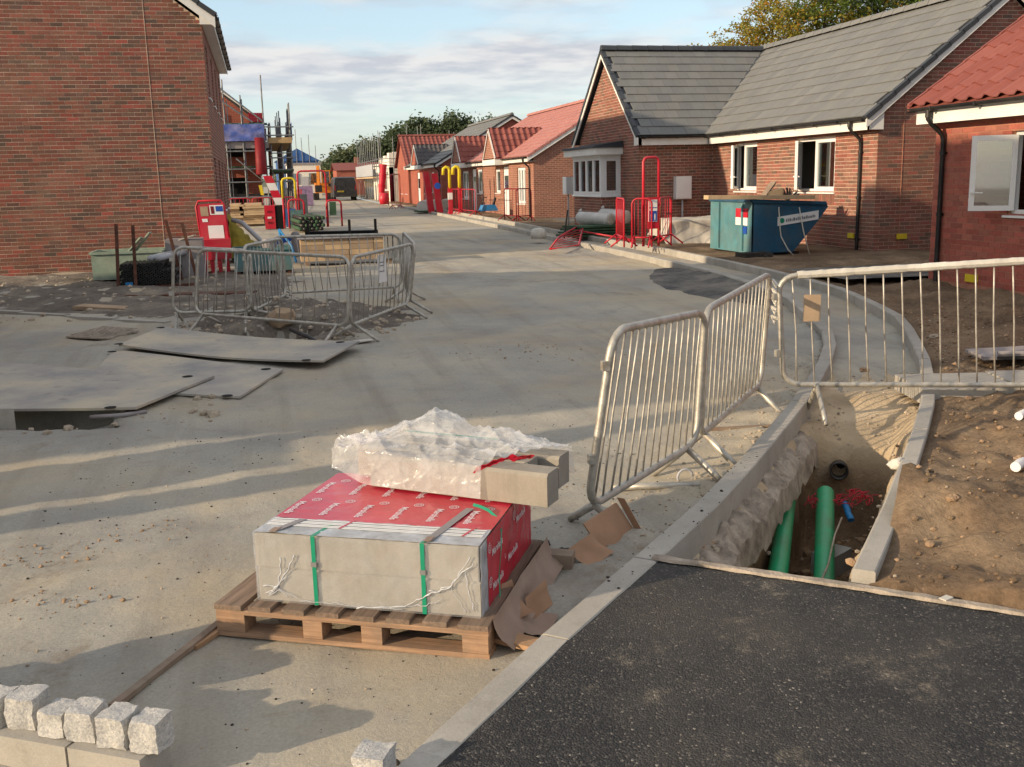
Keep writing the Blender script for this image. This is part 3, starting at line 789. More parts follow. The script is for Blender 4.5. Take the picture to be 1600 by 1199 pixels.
def tile_into(b, kind, wd, ln, M, seg=8):
    if kind == 'flat':
        w2 = wd-.005; vs = [(.0,0,.006),(w2,0,.006),(w2,ln,-.012),(0,ln,-.012),(0,0,.03),(w2,0,.03),(w2,ln,.006),(0,ln,.006)]
        b.add([M @ V(q) for q in vs], [(4,5,6,7),(0,1,5,4),(1,2,6,5),(3,0,4,7)])
    else:
        prof = []
        for i in range(seg+1):
            t = i/seg; prof.append((t*wd*1.03, .052*(.5-.5*math.cos(2*math.pi*min(1, max(0, (t-.30)/.7)))) if kind == 'pan' else .04*abs(math.sin(math.pi*t))))
        vs = [(x, 0, z+.022) for x, z in prof]+[(x, ln, z) for x, z in prof]+[(x, 0, z+.004) for x, z in prof]; n = seg+1
        b.add([M @ V(q) for q in vs], [(i, i+1, n+i+1, n+i) for i in range(seg)]+[(2*n+i, 2*n+i+1, i+1, i) for i in range(seg)])
def slope(house, roofpart, P0, a, La, up, Ls, gauge, wd, kind, mat, keep=None, nsing=0, seg=8, seed=0, jit=.002):
    a, up = V(a).normalized(), V(up).normalized(); nrm = a.cross(up)
    if nrm.z < 0: nrm = -nrm; mir = True
    else: mir = False
    rs = random.Random(seed); out = []
    nr, nc = int(round(Ls/gauge)), int(round(La/wd))
    for i in range(nr):
        for j in range(nc):
            off = (wd/2 if (kind == 'flat' and i % 2) else 0)
            u = j*wd+off; p = V(P0)+a*u+up*(i*gauge)
            if u+wd > La+.02+(wd if kind == 'flat' else 0): continue
            c = p+a*wd/2+up*gauge/2
            if keep and not keep(c): continue
            out.append(p)
    vis = sorted([p for p in out if in_frame(p+a*wd/2)], key=lambda p: (p-CAMP).length); pick = {tuple(p) for p in vis[:nsing]}
    b = MB(); me = tile_mesh(kind, wd, gauge+.05, mat, seg) if nsing else None
    for p in out:
        q = p+nrm*rs.uniform(-jit, jit)
        if mir: M = Matrix(((-a.x,up.x,nrm.x,q.x+a.x*wd),(-a.y,up.y,nrm.y,q.y+a.y*wd),(-a.z,up.z,nrm.z,q.z+a.z*wd),(0,0,0,1)))
        else: M = Matrix(((a.x,up.x,nrm.x,q.x),(a.y,up.y,nrm.y,q.y),(a.z,up.z,nrm.z,q.z),(0,0,0,1)))
        if tuple(p) in pick: piece('roof_tile', me, roofpart, M)
        else: tile_into(b, kind, wd, gauge+.05, M, seg)
    if b.v: build('roof_tiling', b, MAT[mat], roofpart, kind='stuff')
def ridge(house, roofpart, p, q, mat, r=.12, ln=.42, z=.0):
    p, q = V(p), V(q); d = q-p; n = max(1, int(d.length/ln)); d /= n; me = None
    prof = [(-1,-.45),(-.72,.25),(-.3,.62),(.3,.62),(.72,.25),(1,-.45)]; dd = d.normalized(); sd = dd.cross(V((0,0,1))).normalized()
    b = MB(); l = d.length-.012
    vs = [(x*r, 0, zz*r+.004) for x, zz in prof]+[(x*r, l, zz*r-.004) for x, zz in prof]
    b.add(vs, [(i+1, i, 6+i, 7+i) for i in range(5)]+[(0,1,2,3,4,5),(11,10,9,8,7,6)])
    me = mesh_of('ridge_tile', b, MAT[mat])
    for i in range(n):
        o = p+d*i; piece('ridge_tile', me, roofpart, Matrix(((sd.x,dd.x,0,o.x),(sd.y,dd.y,0,o.y),(sd.z,dd.z,1,o.z+z),(0,0,0,1))))
def roof_slab(house, polys, mat, th=.05, name='roof'):
    b = MB()
    for poly in polys:
        poly = [V(p) for p in poly]; n = V((0,0,0))
        for i in range(len(poly)): n += poly[i].cross(poly[(i+1) % len(poly)])
        n.normalize(); n = n if n.z > 0 else -n
        b.prism([p-n*(th+.015) for p in poly], n*th)
    return build(name, b, MAT[mat], house)
def downpipe(house, x, y, ztop, zbot, nx, ny, offs=.2, r=.034, gz=None):
    """from the gutter outlet (set out by offs from the wall) with a swan neck down to the ground"""
    b = MB(); o = V((nx*offs, ny*offs, 0))
    P = V((x, y, 0)); pts = [P+o+V((0,0,ztop)), P+o+V((0,0,ztop-.12)), P+o*.75+V((0,0,ztop-.19)), P+o*.1+V((0,0,ztop-.33)), P+V((0,0,ztop-.42)), P+V((0,0,zbot))]
    b.tube(pts, r, 10); b.tube([P+o+V((0,0,ztop+.02)), P+o+V((0,0,ztop-.1))], r*1.3, 10)
    for zz in (.1, .5, .93):
        z = lerp(zbot, ztop-.45, zz); b.tube([P+V((0,0,z-.025)), P+V((0,0,z+.025))], r*1.3, 10)
        b.boxf(P+V((-.03-nx*.06, -.05 if nx else -.03, z-.01)), (.06, 0, 0), (0, .1 if nx else .06, 0), (0,0,.02))
    return build('downpipe', b, MAT['black_plastic'], house, smooth=True, angle=40)
def gutter(house, a, b_, r=.055):
    b = MB(); a, b_ = V(a), V(b_); d = (b_-a).normalized(); sd = d.cross(V((0,0,1))); n = 8
    prof = [(-math.cos(math.pi*i/n)*r, -math.sin(math.pi*i/n)*r) for i in range(n+1)]+[(math.cos(math.pi*i/n)*r*.9, -math.sin(math.pi*i/n)*r*.9) for i in range(n+1)]
    b.prism([a+sd*x+V((0,0,z)) for x, z in prof], b_-a)
    k = int((b_-a).length/.9)
    for i in range(k+1):
        p = a+d*(.1+i*.9); b.boxf(p-sd*r*1.12-V((0,0,r*1.12)), d*.03, sd*r*2.24, (0,0,r*1.2))
    return build('gutter', b, MAT['black_plastic'], house)
def slope_pts(p, q, w_, h): pass
def verge(house, e, r, n, back, wmat='white_paint', cap='slate_dark', th=.03, dep=.16, capw=.13):
    """bargeboard and dry-verge capping from eave e up to ridge r on a gable whose outward normal is n"""
    e, r, n = V(e), V(r), V(n); d = (r-e); up = V((0,0,1))
    b = MB(); b.boxf(e-up*(dep+.03)+n*.0, d, n*th, up*dep); build('bargeboard', b, MAT[wmat], house)
    b = MB(); nn = n.cross(d).normalized(); nn = nn if nn.z > 0 else -nn; k = max(3, int(d.length/.34))
    for i in range(k):
        p0 = e+d*(i/k); dd = d*((i+1.04)/k-i/k)
        b.boxf(p0-n*.06-nn*.05+nn*(.012), dd-nn*.014, n*(.06+th+.025), nn*.085)
    return build('verge_capping', b, MAT[cap], house)

# ---------------------------------------------------------------- grey-roofed bungalow on the right
gx, gy0, gy1, gzb, gzt = 11.6, 17.85, 25.32, .27, 2.62
H1 = thing('bungalow', 'brick bungalow with flat grey roof tiles and a projecting front gable, behind the blue skip', 'house', (gx, gy0, gzb))
RZ, RX = 5.32, 14.35; EXo = 11.24; EZ = 2.86; TANP = (RZ-EZ)/(RX-EXo); GW = 17.1
Wm = Wall((gx, gy1, 0), (0,-1,0), (-1,0,0))
opsm = [(gy1-23.96, gy1-22.82, 1.44, 2.58), (gy1-20.96, gy1-19.36, 1.44, 2.56)]
wp = wall(H1, Wm, gy1-gy0, gzt+.1, [o for o in opsm], 'mortar')
bricks(wp, Wm, gy1-gy0, gzt+.05, opsm, 'brick_grey_house', None, 110, .25)
w1 = window(H1, Wm, *opsm[0], [.32, .68], openl=0, deg=60)
w2 = window(H1, Wm, *opsm[1], [.46, .54], openl=0, deg=35)
# soldier bricks below the sills
b = MB()
for o in opsm:
    u = o[0]-.02
    while u < o[1]: b.boxf(Wm.p(u, o[2]-.27, -.012), Wm.u*.065, Wm.n*.019, (0,0,.215)); u += .075
build('soldier_course', b, MAT['brick_grey_house'], wp, kind='stuff')
gtop = lambda u: min(EZ-.12+u*TANP+.2, EZ-.12+(GW-gx-u)*TANP+.2)
Wg = Wall((gx, gy0, 0), (1,0,0), (0,-1,0))
wpg = wall(H1, Wg, GW-gx, gzt, [], 'mortar', [(0,gzt),(GW-gx,gzt),(GW-gx,gtop(GW-gx)),((GW-gx)/2,gtop((GW-gx)/2)),(0,gtop(0))])
bricks(wpg, Wg, GW-gx, 6, [], 'brick_grey_house', gtop, 90, .25)
wall(H1, Wall((GW, 31, 0), (0,-1,0), (1,0,0)), 31-gy0, gzt+.1, [], 'mortar')
wall(H1, Wall((9.56, 31, 0), (1,0,0), (0,1,0)), GW-9.56, gzt+.1, [], 'mortar', [(0,gzt),(GW-9.56,gzt),((GW-9.56)/2+1,5.2)])
# wing
wx0, wy0, wy1 = 9.56, 25.32, 30.4; WY = (wy0+wy1)/2; WRZ = RZ-.04
Ws = Wall((wx0, wy0, 0), (1,0,0), (0,-1,0)); wps = wall(H1, Ws, gx-wx0, gzt+.05, [], 'mortar'); bricks(wps, Ws, gx-wx0, gzt, [], 'brick_grey_house', None, 60, .25)
Wf = Wall((wx0, wy1, 0), (0,-1,0), (-1,0,0)); L_ = wy1-wy0; TW = (WRZ-EZ)/(WY-(wy0-.28))
wtop = lambda u: EZ+.06+min(u, L_-u)*TW
wpf = wall(H1, Wf, L_, gzt, [], 'mortar', [(0,gzt),(L_,gzt),(L_,wtop(L_)),(L_/2,wtop(L_/2)),(0,wtop(0))]); bricks(wpf, Wf, L_, 6, [(wy1-29.3, wy1-26.75, 0.2, 2.5)], 'brick_grey_house', wtop, 40, .25)
# roofs
zrd = lambda x: EZ+(x-EXo)*TANP
mainpoly = [(EXo, gy0-.12, EZ), (RX, gy0-.12, RZ), (RX, 31.1, RZ), (EXo, 31.1, EZ)]
backpoly = [(RX, gy0-.12, RZ), (RX, 31.1, RZ), (RX*2-EXo, 31.1, EZ), (RX*2-EXo, gy0-.12, EZ)]
wxo = wx0-.14; wyo = wy0-.28; wyo2 = wy1+.28
xr = EXo+(WRZ-EZ)/TANP
wingpoly = [(wxo, wyo, EZ), (wxo, WY, WRZ), (xr, WY, WRZ), (EXo+.04, wyo, EZ)]
wingpoly2 = [(wxo, wyo2, EZ), (wxo, WY, WRZ), (xr, WY, WRZ), (EXo+.04, wyo2, EZ)]
rp = roof_slab(H1, [mainpoly, backpoly, wingpoly, wingpoly2], 'slate_dark')
upm = V((RX-EXo, 0, RZ-EZ)); sl_m = upm.length
def wing_z(y): return EZ+(min(y-wyo, wyo2-y))*TW
slope(H1, rp, (EXo, gy0-.1, EZ), (0,1,0), 31-gy0+.1, upm, sl_m, sl_m/11, .333, 'flat', 'slate_tile', keep=lambda c: not (wyo < c.y < wyo2 and c.z < wing_z(c.y)-.2), nsing=215, seed=1)
upw = V((0, WY-wyo, WRZ-EZ)); sl_w = upw.length
slope(H1, rp, (wxo, wyo, EZ), (1,0,0), xr-wxo+.2, upw, sl_w, sl_w/11, .333, 'flat', 'slate_tile', keep=lambda c: c.z > zrd(c.x)-.2, nsing=85, seed=2)
slope(H1, rp, (wxo, wyo2, EZ), (1,0,0), xr-wxo+.2, (0, -(WY-wyo), WRZ-EZ), sl_w, sl_w/11, .333, 'flat', 'slate_tile', keep=lambda c: c.z > zrd(c.x)-.03, seed=3)
slope(H1, rp, (RX*2-EXo, gy0-.1, EZ), (0,1,0), 31-gy0, (-(RX-EXo), 0, RZ-EZ), sl_m, sl_m/11, .333, 'flat', 'slate_tile', seed=4)
ridge(H1, rp, (RX, gy0-.15, RZ+.05), (RX, 31.1, RZ+.05), 'slate_tile'); ridge(H1, rp, (wxo-.03, WY, WRZ+.05), (xr+.05, WY, WRZ+.05), 'slate_dark')
b = MB(); b.bar((EXo+.05, wyo, EZ+.035), (xr, WY, WRZ+.035), .09, .02); build('valley_lining', b, MAT['slate_dark'], rp)
verge(H1, (EXo, gy0-.12, EZ-.02), (RX, gy0-.12, RZ-.02), (0,-1,0), None); verge(H1, (2*RX-EXo, gy0-.12, EZ-.02), (RX, gy0-.12, RZ-.02), (0,-1,0), None)
verge(H1, (wxo, wyo, EZ-.02), (wxo, WY, WRZ-.02), (-1,0,0), None); verge(H1, (wxo, wyo2, EZ-.02), (wxo, WY, WRZ-.02), (-1,0,0), None)
def eaves(house, a, b_, n, zb, hgt=.19, over=.25):
    """fascia board and soffit along an eave between wall points a and b"""
    a, b_, n = V(a), V(b_), V(n); b = MB(); b.boxf(a+n*(over-.02)+V((0,0,zb-a.z)), b_-a, n*.02, (0,0,hgt)); build('fascia', b, MAT['white_paint'], house)
    b = MB(); b.boxf(a-n*.05+V((0,0,zb+.012-a.z)), b_-a, n*(over+.03), (0,0,.01)); return build('soffit', b, MAT['white_paint'], house)
eaves(H1, (gx, gy0-.09, 0), (gx, wyo+.0, 0), (-1,0,0), gzt); gutter(H1, (gx-.31, gy0-.1, 2.84), (gx-.31, wyo-.02, 2.84))
eaves(H1, (wx0-.12, wy0, 0), (gx-.25, wy0, 0), (0,-1,0), gzt); gutter(H1, (wx0-.1, wy0-.33, 2.84), (gx-.3, wy0-.33, 2.84))
b = MB(); b.prism([(gx-.25, gy0-.121, gzt), (gx+.03, gy0-.121, gzt), (gx+.03, gy0-.121, gzt+.34), (gx-.25, gy0-.121, gzt+.19)], (0,.11,0)); build('box_end', b, MAT['white_paint'], H1)
b = MB(); b.prism([(wxo-.001, wy0-.25, gzt), (wxo-.001, wy0+.03, gzt), (wxo-.001, wy0+.03, gzt+.34), (wxo-.001, wy0-.25, gzt+.19)], (.11,0,0)); build('box_end', b, MAT['white_paint'], H1)
downpipe(H1, gx-.05, 18.36, 2.8, .3, -1, 0, .26)
# bay window
bx, by0, by1 = 8.99, 26.75, 29.29
b = MB(); b.box(bx+.02, wx0+.02, by0+.02, by1-.02, .25, 1.34); bp = build('bay_plinth', b, MAT['mortar'], H1)
Wb = Wall((bx+.02, by1-.02, 0), (0,-1,0), (-1,0,0)); bricks(bp, Wb, by1-by0-.04, 1.32, [], 'brick_grey_house', None, 0, .25)
Wc = Wall((bx+.02, by0+.02, 0), (1,0,0), (0,-1,0)); bricks(bp, Wc, wx0-bx-.02, 1.32, [], 'brick_grey_house', None, 0, .25)
window(H1, Wall((bx, by1, 0), (0,-1,0), (-1,0,0)), 0, by1-by0, 1.36, 2.4, [1,1,1,1], 'bay_window', dep=.0, sill=True)
window(H1, Wall((bx, by0, 0), (1,0,0), (0,-1,0)), .03, wx0-bx, 1.36, 2.4, [1], 'bay_window', fw=.07, dep=.0, sill=True)
box_part(H1, 'bay_ceiling', bx-.03, wx0, by0-.03, by1+.03, 2.38, 2.44, 'white_upvc')
b = MB(); b.box(bx-.22, wx0-.005, by0-.2, by1+.2, 2.44, 2.62); build('bay_fascia', b, MAT['white_paint'], H1)
b = MB(); b.box(bx-.27, wx0-.003, by0-.25, by1+.25, 2.622, 2.68); b.prism([(bx-.25, by0-.23, 2.681),(wx0-.004, by0-.23, 2.681),(wx0-.004, by0-.23, 2.80)], (0, by1-by0+.46, 0)); build('bay_roof', b, MAT['slate_dark'], H1)
# meter boxes
def meter(house, x0, x1, y0, y1, z0, z1, px, py):
    b = MB(); b.box(x0, x1, y0, y1, z0, z1); m = build('meter_box', b, MAT['white_upvc'], house)
    b = MB(); b.box(x0-.012 if px < 0 else x0+.02, x1 if px < 0 else x1-.02, y0-.012 if px == 0 else y0+.02, y1-.02, z0+.02, z1-.02); build('meter_door', b, MAT['white_upvc'], m)
    b = MB(); cx_, cy_ = (x0+x1)/2, (y0+y1)/2; b.tube([(cx_, cy_, z0+.02), (cx_, cy_, gzb+.02)], .025, 8); build('duct', b, MAT['grey_upvc'], m, smooth=True)
meter(H1, 10.5, 10.93, 25.13, 25.314, 1.24, 1.82, 0, 1)
meter(H1, 9.32, 9.55, 31.1, 31.5, 1.34, 1.88, -1, 0)
for (x, y, nx_, ny_) in ((12.2, 17.83, 0, -1), (11.59, 18.62, -1, 0), (11.59, 21.0, -1, 0)):
    b = MB(); b.box(x-.11 if ny_ else x-.025, x+.11 if ny_ else x, y-.025 if ny_ else y-.11, y if ny_ else y+.11, .52, .62); build('damp_course_tag', b, MAT['yellow_plastic'], H1)
# faint movement joint on the gable
b = MB(); b.box(12.14, 12.15, 17.838, 17.85, .3, 3.6); build('movement_joint', b, MAT['mortar_red'], H1)
# rooms seen through the glass: floor, back wall
b = MB(); b.box(gx+.1, GW-.1, gy0+.1, 30.9, .3, .42); build('room_floor', b, MAT['plaster'], H1)
b = MB(); b.box(gx+2.9, gx+3.0, gy0+.1, 30.9, .42, 2.7); b.box(gx+.1, GW-.1, gy0+.1, 30.9, 2.66, 2.7); b.box(gx+.02, gx+2.9, 22.0, 22.1, .42, 2.66); build('partition', b, MAT['plaster'], H1)
b = MB(); b.face((gx+.14, 20.0, 2.1), (gx+.14, 19.8, 2.12), (gx+.14, 19.8, 2.27), (gx+.14, 20.02, 2.25)); b.face((gx+.14, 23.6, 2.3), (gx+.14, 23.42, 2.3), (gx+.14, 23.42, 2.48), (gx+.14, 23.6, 2.48)); build('window_label', b, MAT['sign_white'], H1)

# ---------------------------------------------------------------- red-brick bungalow at the right edge of the picture
rx, ry1, rzb, rzt = 9.34, 12.95, .22, 2.48
H2 = thing('bungalow', 'orange-red brick bungalow with red pantiles and an open white window, cropped by the picture edge', 'house', (rx, ry1, rzb))
W2 = Wall((rx, ry1, 0), (0,-1,0), (-1,0,0)); ops2 = [(ry1-11.42, ry1-9.7, 1.27, 2.31)]
wp = wall(H2, W2, 8.5, rzt+.1, ops2, 'mortar_red'); bricks(wp, W2, 8.5, rzt+.05, ops2, 'brick_red_house', None, 140, .3)
wall(H2, Wall((rx, ry1, 0), (1,0,0), (0,1,0)), 9, rzt, [], 'brick_far_red', [(0,rzt),(9,rzt),(4.5,5.6)]); wall(H2, Wall((rx, 4.45, 0), (1,0,0), (0,-1,0)), 9, rzt, [], 'brick_far_red', [(0,rzt),(9,rzt),(4.5,5.6)])
wall(H2, Wall((rx+9, ry1, 0), (0,-1,0), (1,0,0)), 8.5, rzt, [], 'brick_far_red')
box_part(H2, 'room_floor', rx+.1, rx+8.9, 4.6, ry1-.1, .3, .42, 'plaster'); box_part(H2, 'partition', rx+3, rx+3.1, 4.6, ry1-.1, .42, 2.6, 'plaster')
window(H2, W2, *ops2[0], [.36, .64], openl=0, deg=125)
e2x, e2z, r2x = 8.98, 2.72, rx+4.5; r2z = e2z+(r2x-e2x)*.68; yv = ry1+.16
rp = roof_slab(H2, [[(e2x, 4.3, e2z), (r2x, 4.3, r2z), (r2x, yv, r2z), (e2x, yv, e2z)], [(2*r2x-e2x, 4.3, e2z), (r2x, 4.3, r2z), (r2x, yv, r2z), (2*r2x-e2x, yv, e2z)]], 'pantile_red')
up = V((r2x-e2x, 0, r2z-e2z)); slope(H2, rp, (e2x, 4.36, e2z), (0,1,0), yv-4.36+.02, up, up.length, up.length/17, .293, 'pan', 'pantile_red', nsing=160, seed=5)
slope(H2, rp, (2*r2x-e2x, 4.36, e2z), (0,1,0), yv-4.36, (-up.x,0,up.z), up.length, up.length/17, .3, 'pan', 'pantile_red', seg=5, seed=6)
ridge(H2, rp, (r2x, 4.3, r2z+.05), (r2x, yv, r2z+.05), 'pantile_red')
b = MB(); k = 17
for i in range(k):
    p = V((e2x, yv, e2z))+up*(i/k); b.boxf(p+V((0,-.02,-.05)), up*(1.03/k)-V((0,0,.012)), (0,.05,0), (0,0,.1))
build('verge_capping', b, MAT['pantile_red'], H2)
eaves(H2, (rx, 4.4, 0), (rx, ry1+.12, 0), (-1,0,0), rzt, .17, .25); gutter(H2, (rx-.31, 4.4, 2.70), (rx-.31, ry1+.22, 2.70)); downpipe(H2, rx-.05, 12.72, 2.66, .25, -1, 0, .26)
for y in (12.0, 9.0):
    b = MB(); b.box(rx-.03, rx, y-.12, y+.12, .34, .44); build('damp_course_tag', b, MAT['yellow_plastic'], H2)

# ---------------------------------------------------------------- two-storey brick house on the left
lx, ly0, ly1, lzb, lzt = -.87, 21.5, 30.6, .16, 4.93; lw = 5.1
H3 = thing('house', 'tall two-storey brick house with blank gable end on the left of the street', 'house', (lx, ly0, lzb))
Wl = Wall((lx-lw, ly0, 0), (1,0,0), (0,-1,0)); TL = .76; ltop = lambda u: 5.02+min(lw-u, u)*TL
wp = wall(H3, Wl, lw, lzt, [], 'mortar', [(0,lzt),(lw,lzt),(lw,ltop(lw)),(lw/2,ltop(lw/2)),(0,ltop(0))]); bricks(wp, Wl, lw, 8, [], 'brick_left', ltop, 290, .16)
b = MB(); b.box(lx-1.06, lx-1.05, ly0-.01, ly0, .2, 5.6); build('movement_joint', b, MAT['mortar'], H3)
Wk = Wall((lx, ly0, 0), (0,1,0), (1,0,0)); opl = [(a+.05, a+.85, z, z+h) for a in (.6, 2.9, 5.0, 7.2) for z, h in ((3.65, 1.02), (.45 if a in (2.9,) else 1.3, 2.0 if a in (2.9,) else 1.15))]
wall(H3, Wk, ly1-ly0, lzt+.1, opl, 'brick_side')
for o in opl: window(H3, Wk, *o, [1], fw=.05, dep=.05)
wall(H3, Wall((lx-lw, ly1, 0), (1,0,0), (0,1,0)), lw, lzt, [], 'brick_side', [(0,lzt),(lw,lzt),(lw,ltop(lw)),(lw/2,ltop(lw/2)),(0,ltop(0))]); wall(H3, Wall((lx-lw, ly0, 0), (0,1,0), (-1,0,0)), ly1-ly0, lzt+.1, [], 'brick_side')
ler = lx+.26; lez = 5.12; lrx = lx-lw/2; lrz = lez+(ler-lrx)*TL
rp = roof_slab(H3, [[(ler, ly0-.14, lez), (lrx, ly0-.14, lrz), (lrx, ly1+.14, lrz), (ler, ly1+.14, lez)], [(2*lrx-ler, ly0-.14, lez), (lrx, ly0-.14, lrz), (lrx, ly1+.14, lrz), (2*lrx-ler, ly1+.14, lez)]], 'slate_dark')
up = V((lrx-ler, 0, lrz-lez)); slope(H3, rp, (ler, ly0-.12, lez), (0,1,0), ly1-ly0+.24, up, up.length, up.length/9, .3, 'pan', 'pantile_dark', seg=6, seed=8)
slope(H3, rp, (2*lrx-ler, ly0-.12, lez), (0,1,0), ly1-ly0+.24, (-up.x, 0, up.z), up.length, up.length/9, .3, 'pan', 'pantile_dark', seg=6, seed=9); ridge(H3, rp, (lrx, ly0-.14, lrz+.05), (lrx, ly1+.14, lrz+.05), 'pantile_dark')
verge(H3, (ler, ly0-.14, lez-.02), (lrx, ly0-.14, lrz-.02), (0,-1,0), None, capw=.13, dep=.2); verge(H3, (2*lrx-ler, ly0-.14, lez-.02), (lrx, ly0-.14, lrz-.02), (0,-1,0), None, dep=.2)
eaves(H3, (lx, ly0-.1, 0), (lx, ly1+.1, 0), (1,0,0), lzt, .2, .22); gutter(H3, (lx+.27, ly0-.1, 5.08), (lx+.27, ly1+.1, 5.08))
b = MB(); b.prism([(lx+.22, ly0-.141, lzt), (lx-.03, ly0-.141, lzt), (lx-.03, ly0-.141, lzt+.36), (lx+.22, ly0-.141, lzt+.2)], (0,.12,0)); build('box_end', b, MAT['white_paint'], H3)

# ---------------------------------------------------------------- unseen house on the left, its shape fitted to the shadows across the road
nx0 = -6.2
HN = thing('house', 'unseen brick house beyond the left edge, its overhang and wing shaped to cast shadows', 'house', (nx0, 7.7, 0))
box_part(HN, 'wall', nx0-7, nx0, 7.7, 12.9, 0, 4.95, 'brick_side'); box_part(HN, 'shadow_overhang', nx0-7, nx0, 4.7, 7.69, 3.75, 4.95, 'brick_side')  # raised block over the gap added to shade the right-hand soil and wall
for x in (nx0-6.8, nx0-.2): box_part(HN, 'pillar', x-.15, x+.15, 4.75, 5.05, 0, 3.74, 'brick_side')
b = MB(); b.prism([(nx0+.25,4.55,4.96),(nx0-7.25,4.55,4.96),(nx0-3.5,4.55,8.0)], (0,8.4,0)); build('roof', b, MAT['slate_dark'], HN)
b = MB(); b.prism([(nx0,12.91,0),(nx0,17.0,0),(nx0,17.0,2.7),(nx0,14.6,4.0),(nx0,12.91,4.6)], (-6,0,0)); build('shadow_wing', b, MAT['brick_side'], HN)  # wing outline fitted to the far edge of the road shadow
HG = thing('shadow_block', 'low unseen brick block beyond the left edge, added to cast a shadow', 'shadow_block', (nx0, 6.62, 0))  # low block added to cast the stepped near edge of the road shadow
box_part(HG, 'wall', nx0-5, nx0, 6.62, 7.66, 0, 2.15, 'brick_side'); box_part(HG, 'roof', nx0-5.1, nx0+.1, 6.58, 7.66, 2.15, 2.27, 'slate_dark')
HP = thing('shadow_screen', 'unseen plywood panels beyond the left edge, added to cast a shadow band', 'shadow_screen', (nx0, 5.2, 0))  # panels added to cast the separate shadow band nearest the camera
for y in (5.3, 5.62, 5.98): box_part(HP, 'panel', nx0-.03, nx0+.03, y, y+(.322 if y < 5.6 else .35 if y < 5.9 else .24), 0, (1.9, 1.75, 2.0)[int((y-5.3)/.33)], 'ply')
for z in (.2, 1.0): box_part(HP, 'rail', nx0+.031, nx0+.08, 5.3, 6.22, z, z+.1, 'timber_old')

# ================================================================ FOREGROUND THINGS
# ---- pallet
E1 = V((.886,-.464,0)); E2 = V((.464,.886,0)); RZP = math.atan2(-.464,.886); PO = V((-.31,4.23,.003))
PAL = thing('pallet', 'weathered timber pallet lying on the road under the pack of concrete kerbs', 'pallet', PO, RZP)
def lbox(parent, name, x0, x1, y0, y1, z0, z1, mat, jit=0, **k):
    b = MB(); rs = random.Random(str((x0, y0, z0))); j = lambda: rs.uniform(-jit, jit)
    b.boxf((x0+j(), y0+j(), z0), (x1-x0, j(), 0), (j(), y1-y0+j(), 0), (0, 0, z1-z0)); return build(name, b, MAT[mat], parent, local=True, **k)
for i, (x, w_) in enumerate(((0,.125),(.155,.1),(.31,.1),(.46,.1),(.615,.1),(.77,.1),(.925,.1),(1.075,.125))): lbox(PAL, 'deck_board', x, x+w_, 0, 1.0, .122, .144, 'pallet_y', .004)
for y in (.004,.45,.895): lbox(PAL, 'stringer_board', 0, 1.2, y, y+.1, .1, .121, 'pallet_x', .002)
for y in (.006,.45,.894):
    for x, w_ in ((.002,.13),(.40,.085),(.66,.09),(1.09,.108)): lbox(PAL, 'block', x, x+w_, y, y+.095, .022, .099, 'pallet_x', .003)
    lbox(PAL, 'bottom_board', 0, 1.2, y-.002, y+.1, 0, .0215, 'pallet_x', .002)
# ---- pack of kerbs in printed film
PK = thing('kerb_pack', 'shrink-wrapped pack of concrete kerbs with red and white printed film and green straps', 'kerb pack', PO+V((0,0,.144)), RZP)
X0, X1, Y0, Y1, ZT = .170, 1.147, .08, .95, .3
b = MB(); b.prism([(0,0,.003),(.141,0,.003),(.141,0,.146),(.012,0,.146),(0,0,.134)], (0,0,1)); 
b = MB(); b.prism([(0,0,.002),(0,.142,.002),(0,.142,.147),(0,.010,.147),(0,0,.138)], (X1-X0,0,0)); km = mesh_of('kerb_stone', b, MAT['pack_concrete'])
WMP = WM[PK]
for l in range(2):
    for k in range(6): piece('kerb_stone', km, PK, WMP @ Matrix.Translation((X0+random.uniform(-.004,.004), Y0+.145*k, .149*l+.001)))
def sheet(name, o, a, c, na, nc, mat, amp, sc_=9., parent=PK, off=0., smooth_=True, tear=0.):
    o, a, c = V(o), V(a), V(c); n = a.cross(c).normalized(); b = MB()
    def f(i, j):
        s_, t = i/(na-1), j/(nc-1); p = o+a*s_+c*t
        k = amp*(abs(noise.noise(p*sc_+V((off,0,0))))*1.6+.5*noise.noise(p*sc_*3.1))
        if tear and j == nc-1: p = p+c*(tear*noise.noise(V((s_*30, 1, off))))
        return p+n*(k+.003)
    b.grid(na, nc, f); return build(name, b, MAT[mat], parent, smooth=smooth_, local=True)
YR = .265
sheet('printed_film', (X0-.002, YR, ZT+.001), (X1-X0+.006,0,0), (0,Y1-YR+.004,0), 60, 50, 'red_print', .002, 14)
sheet('clear_film', (X0-.004, Y0-.004, ZT+.001), (X1-X0+.008,0,0), (0,YR-Y0+.006,0), 60, 16, 'milky_film', .003, 12, tear=.04)
sheet('clear_film', (X0-.005, Y0-.006, -.001), (X1-X0+.010,0,0), (0,0,ZT+.004), 90, 40, 'thin_film', .004, 11)
sheet('printed_film', (X1+.004, Y0+.10, .0), (0,Y1-Y0-.1,0), (0,0,ZT+.002), 50, 24, 'red_print', .006, 9)
sheet('clear_film', (X1+.003, Y0-.004, .0), (0,.115,0), (0,0,ZT+.002), 10, 24, 'milky_film', .006, 9)
sheet('clear_film', (X0-.004, Y1, .0), (0,-(Y1-Y0),0), (0,0,ZT+.002), 40, 24, 'milky_film', .006, 9)
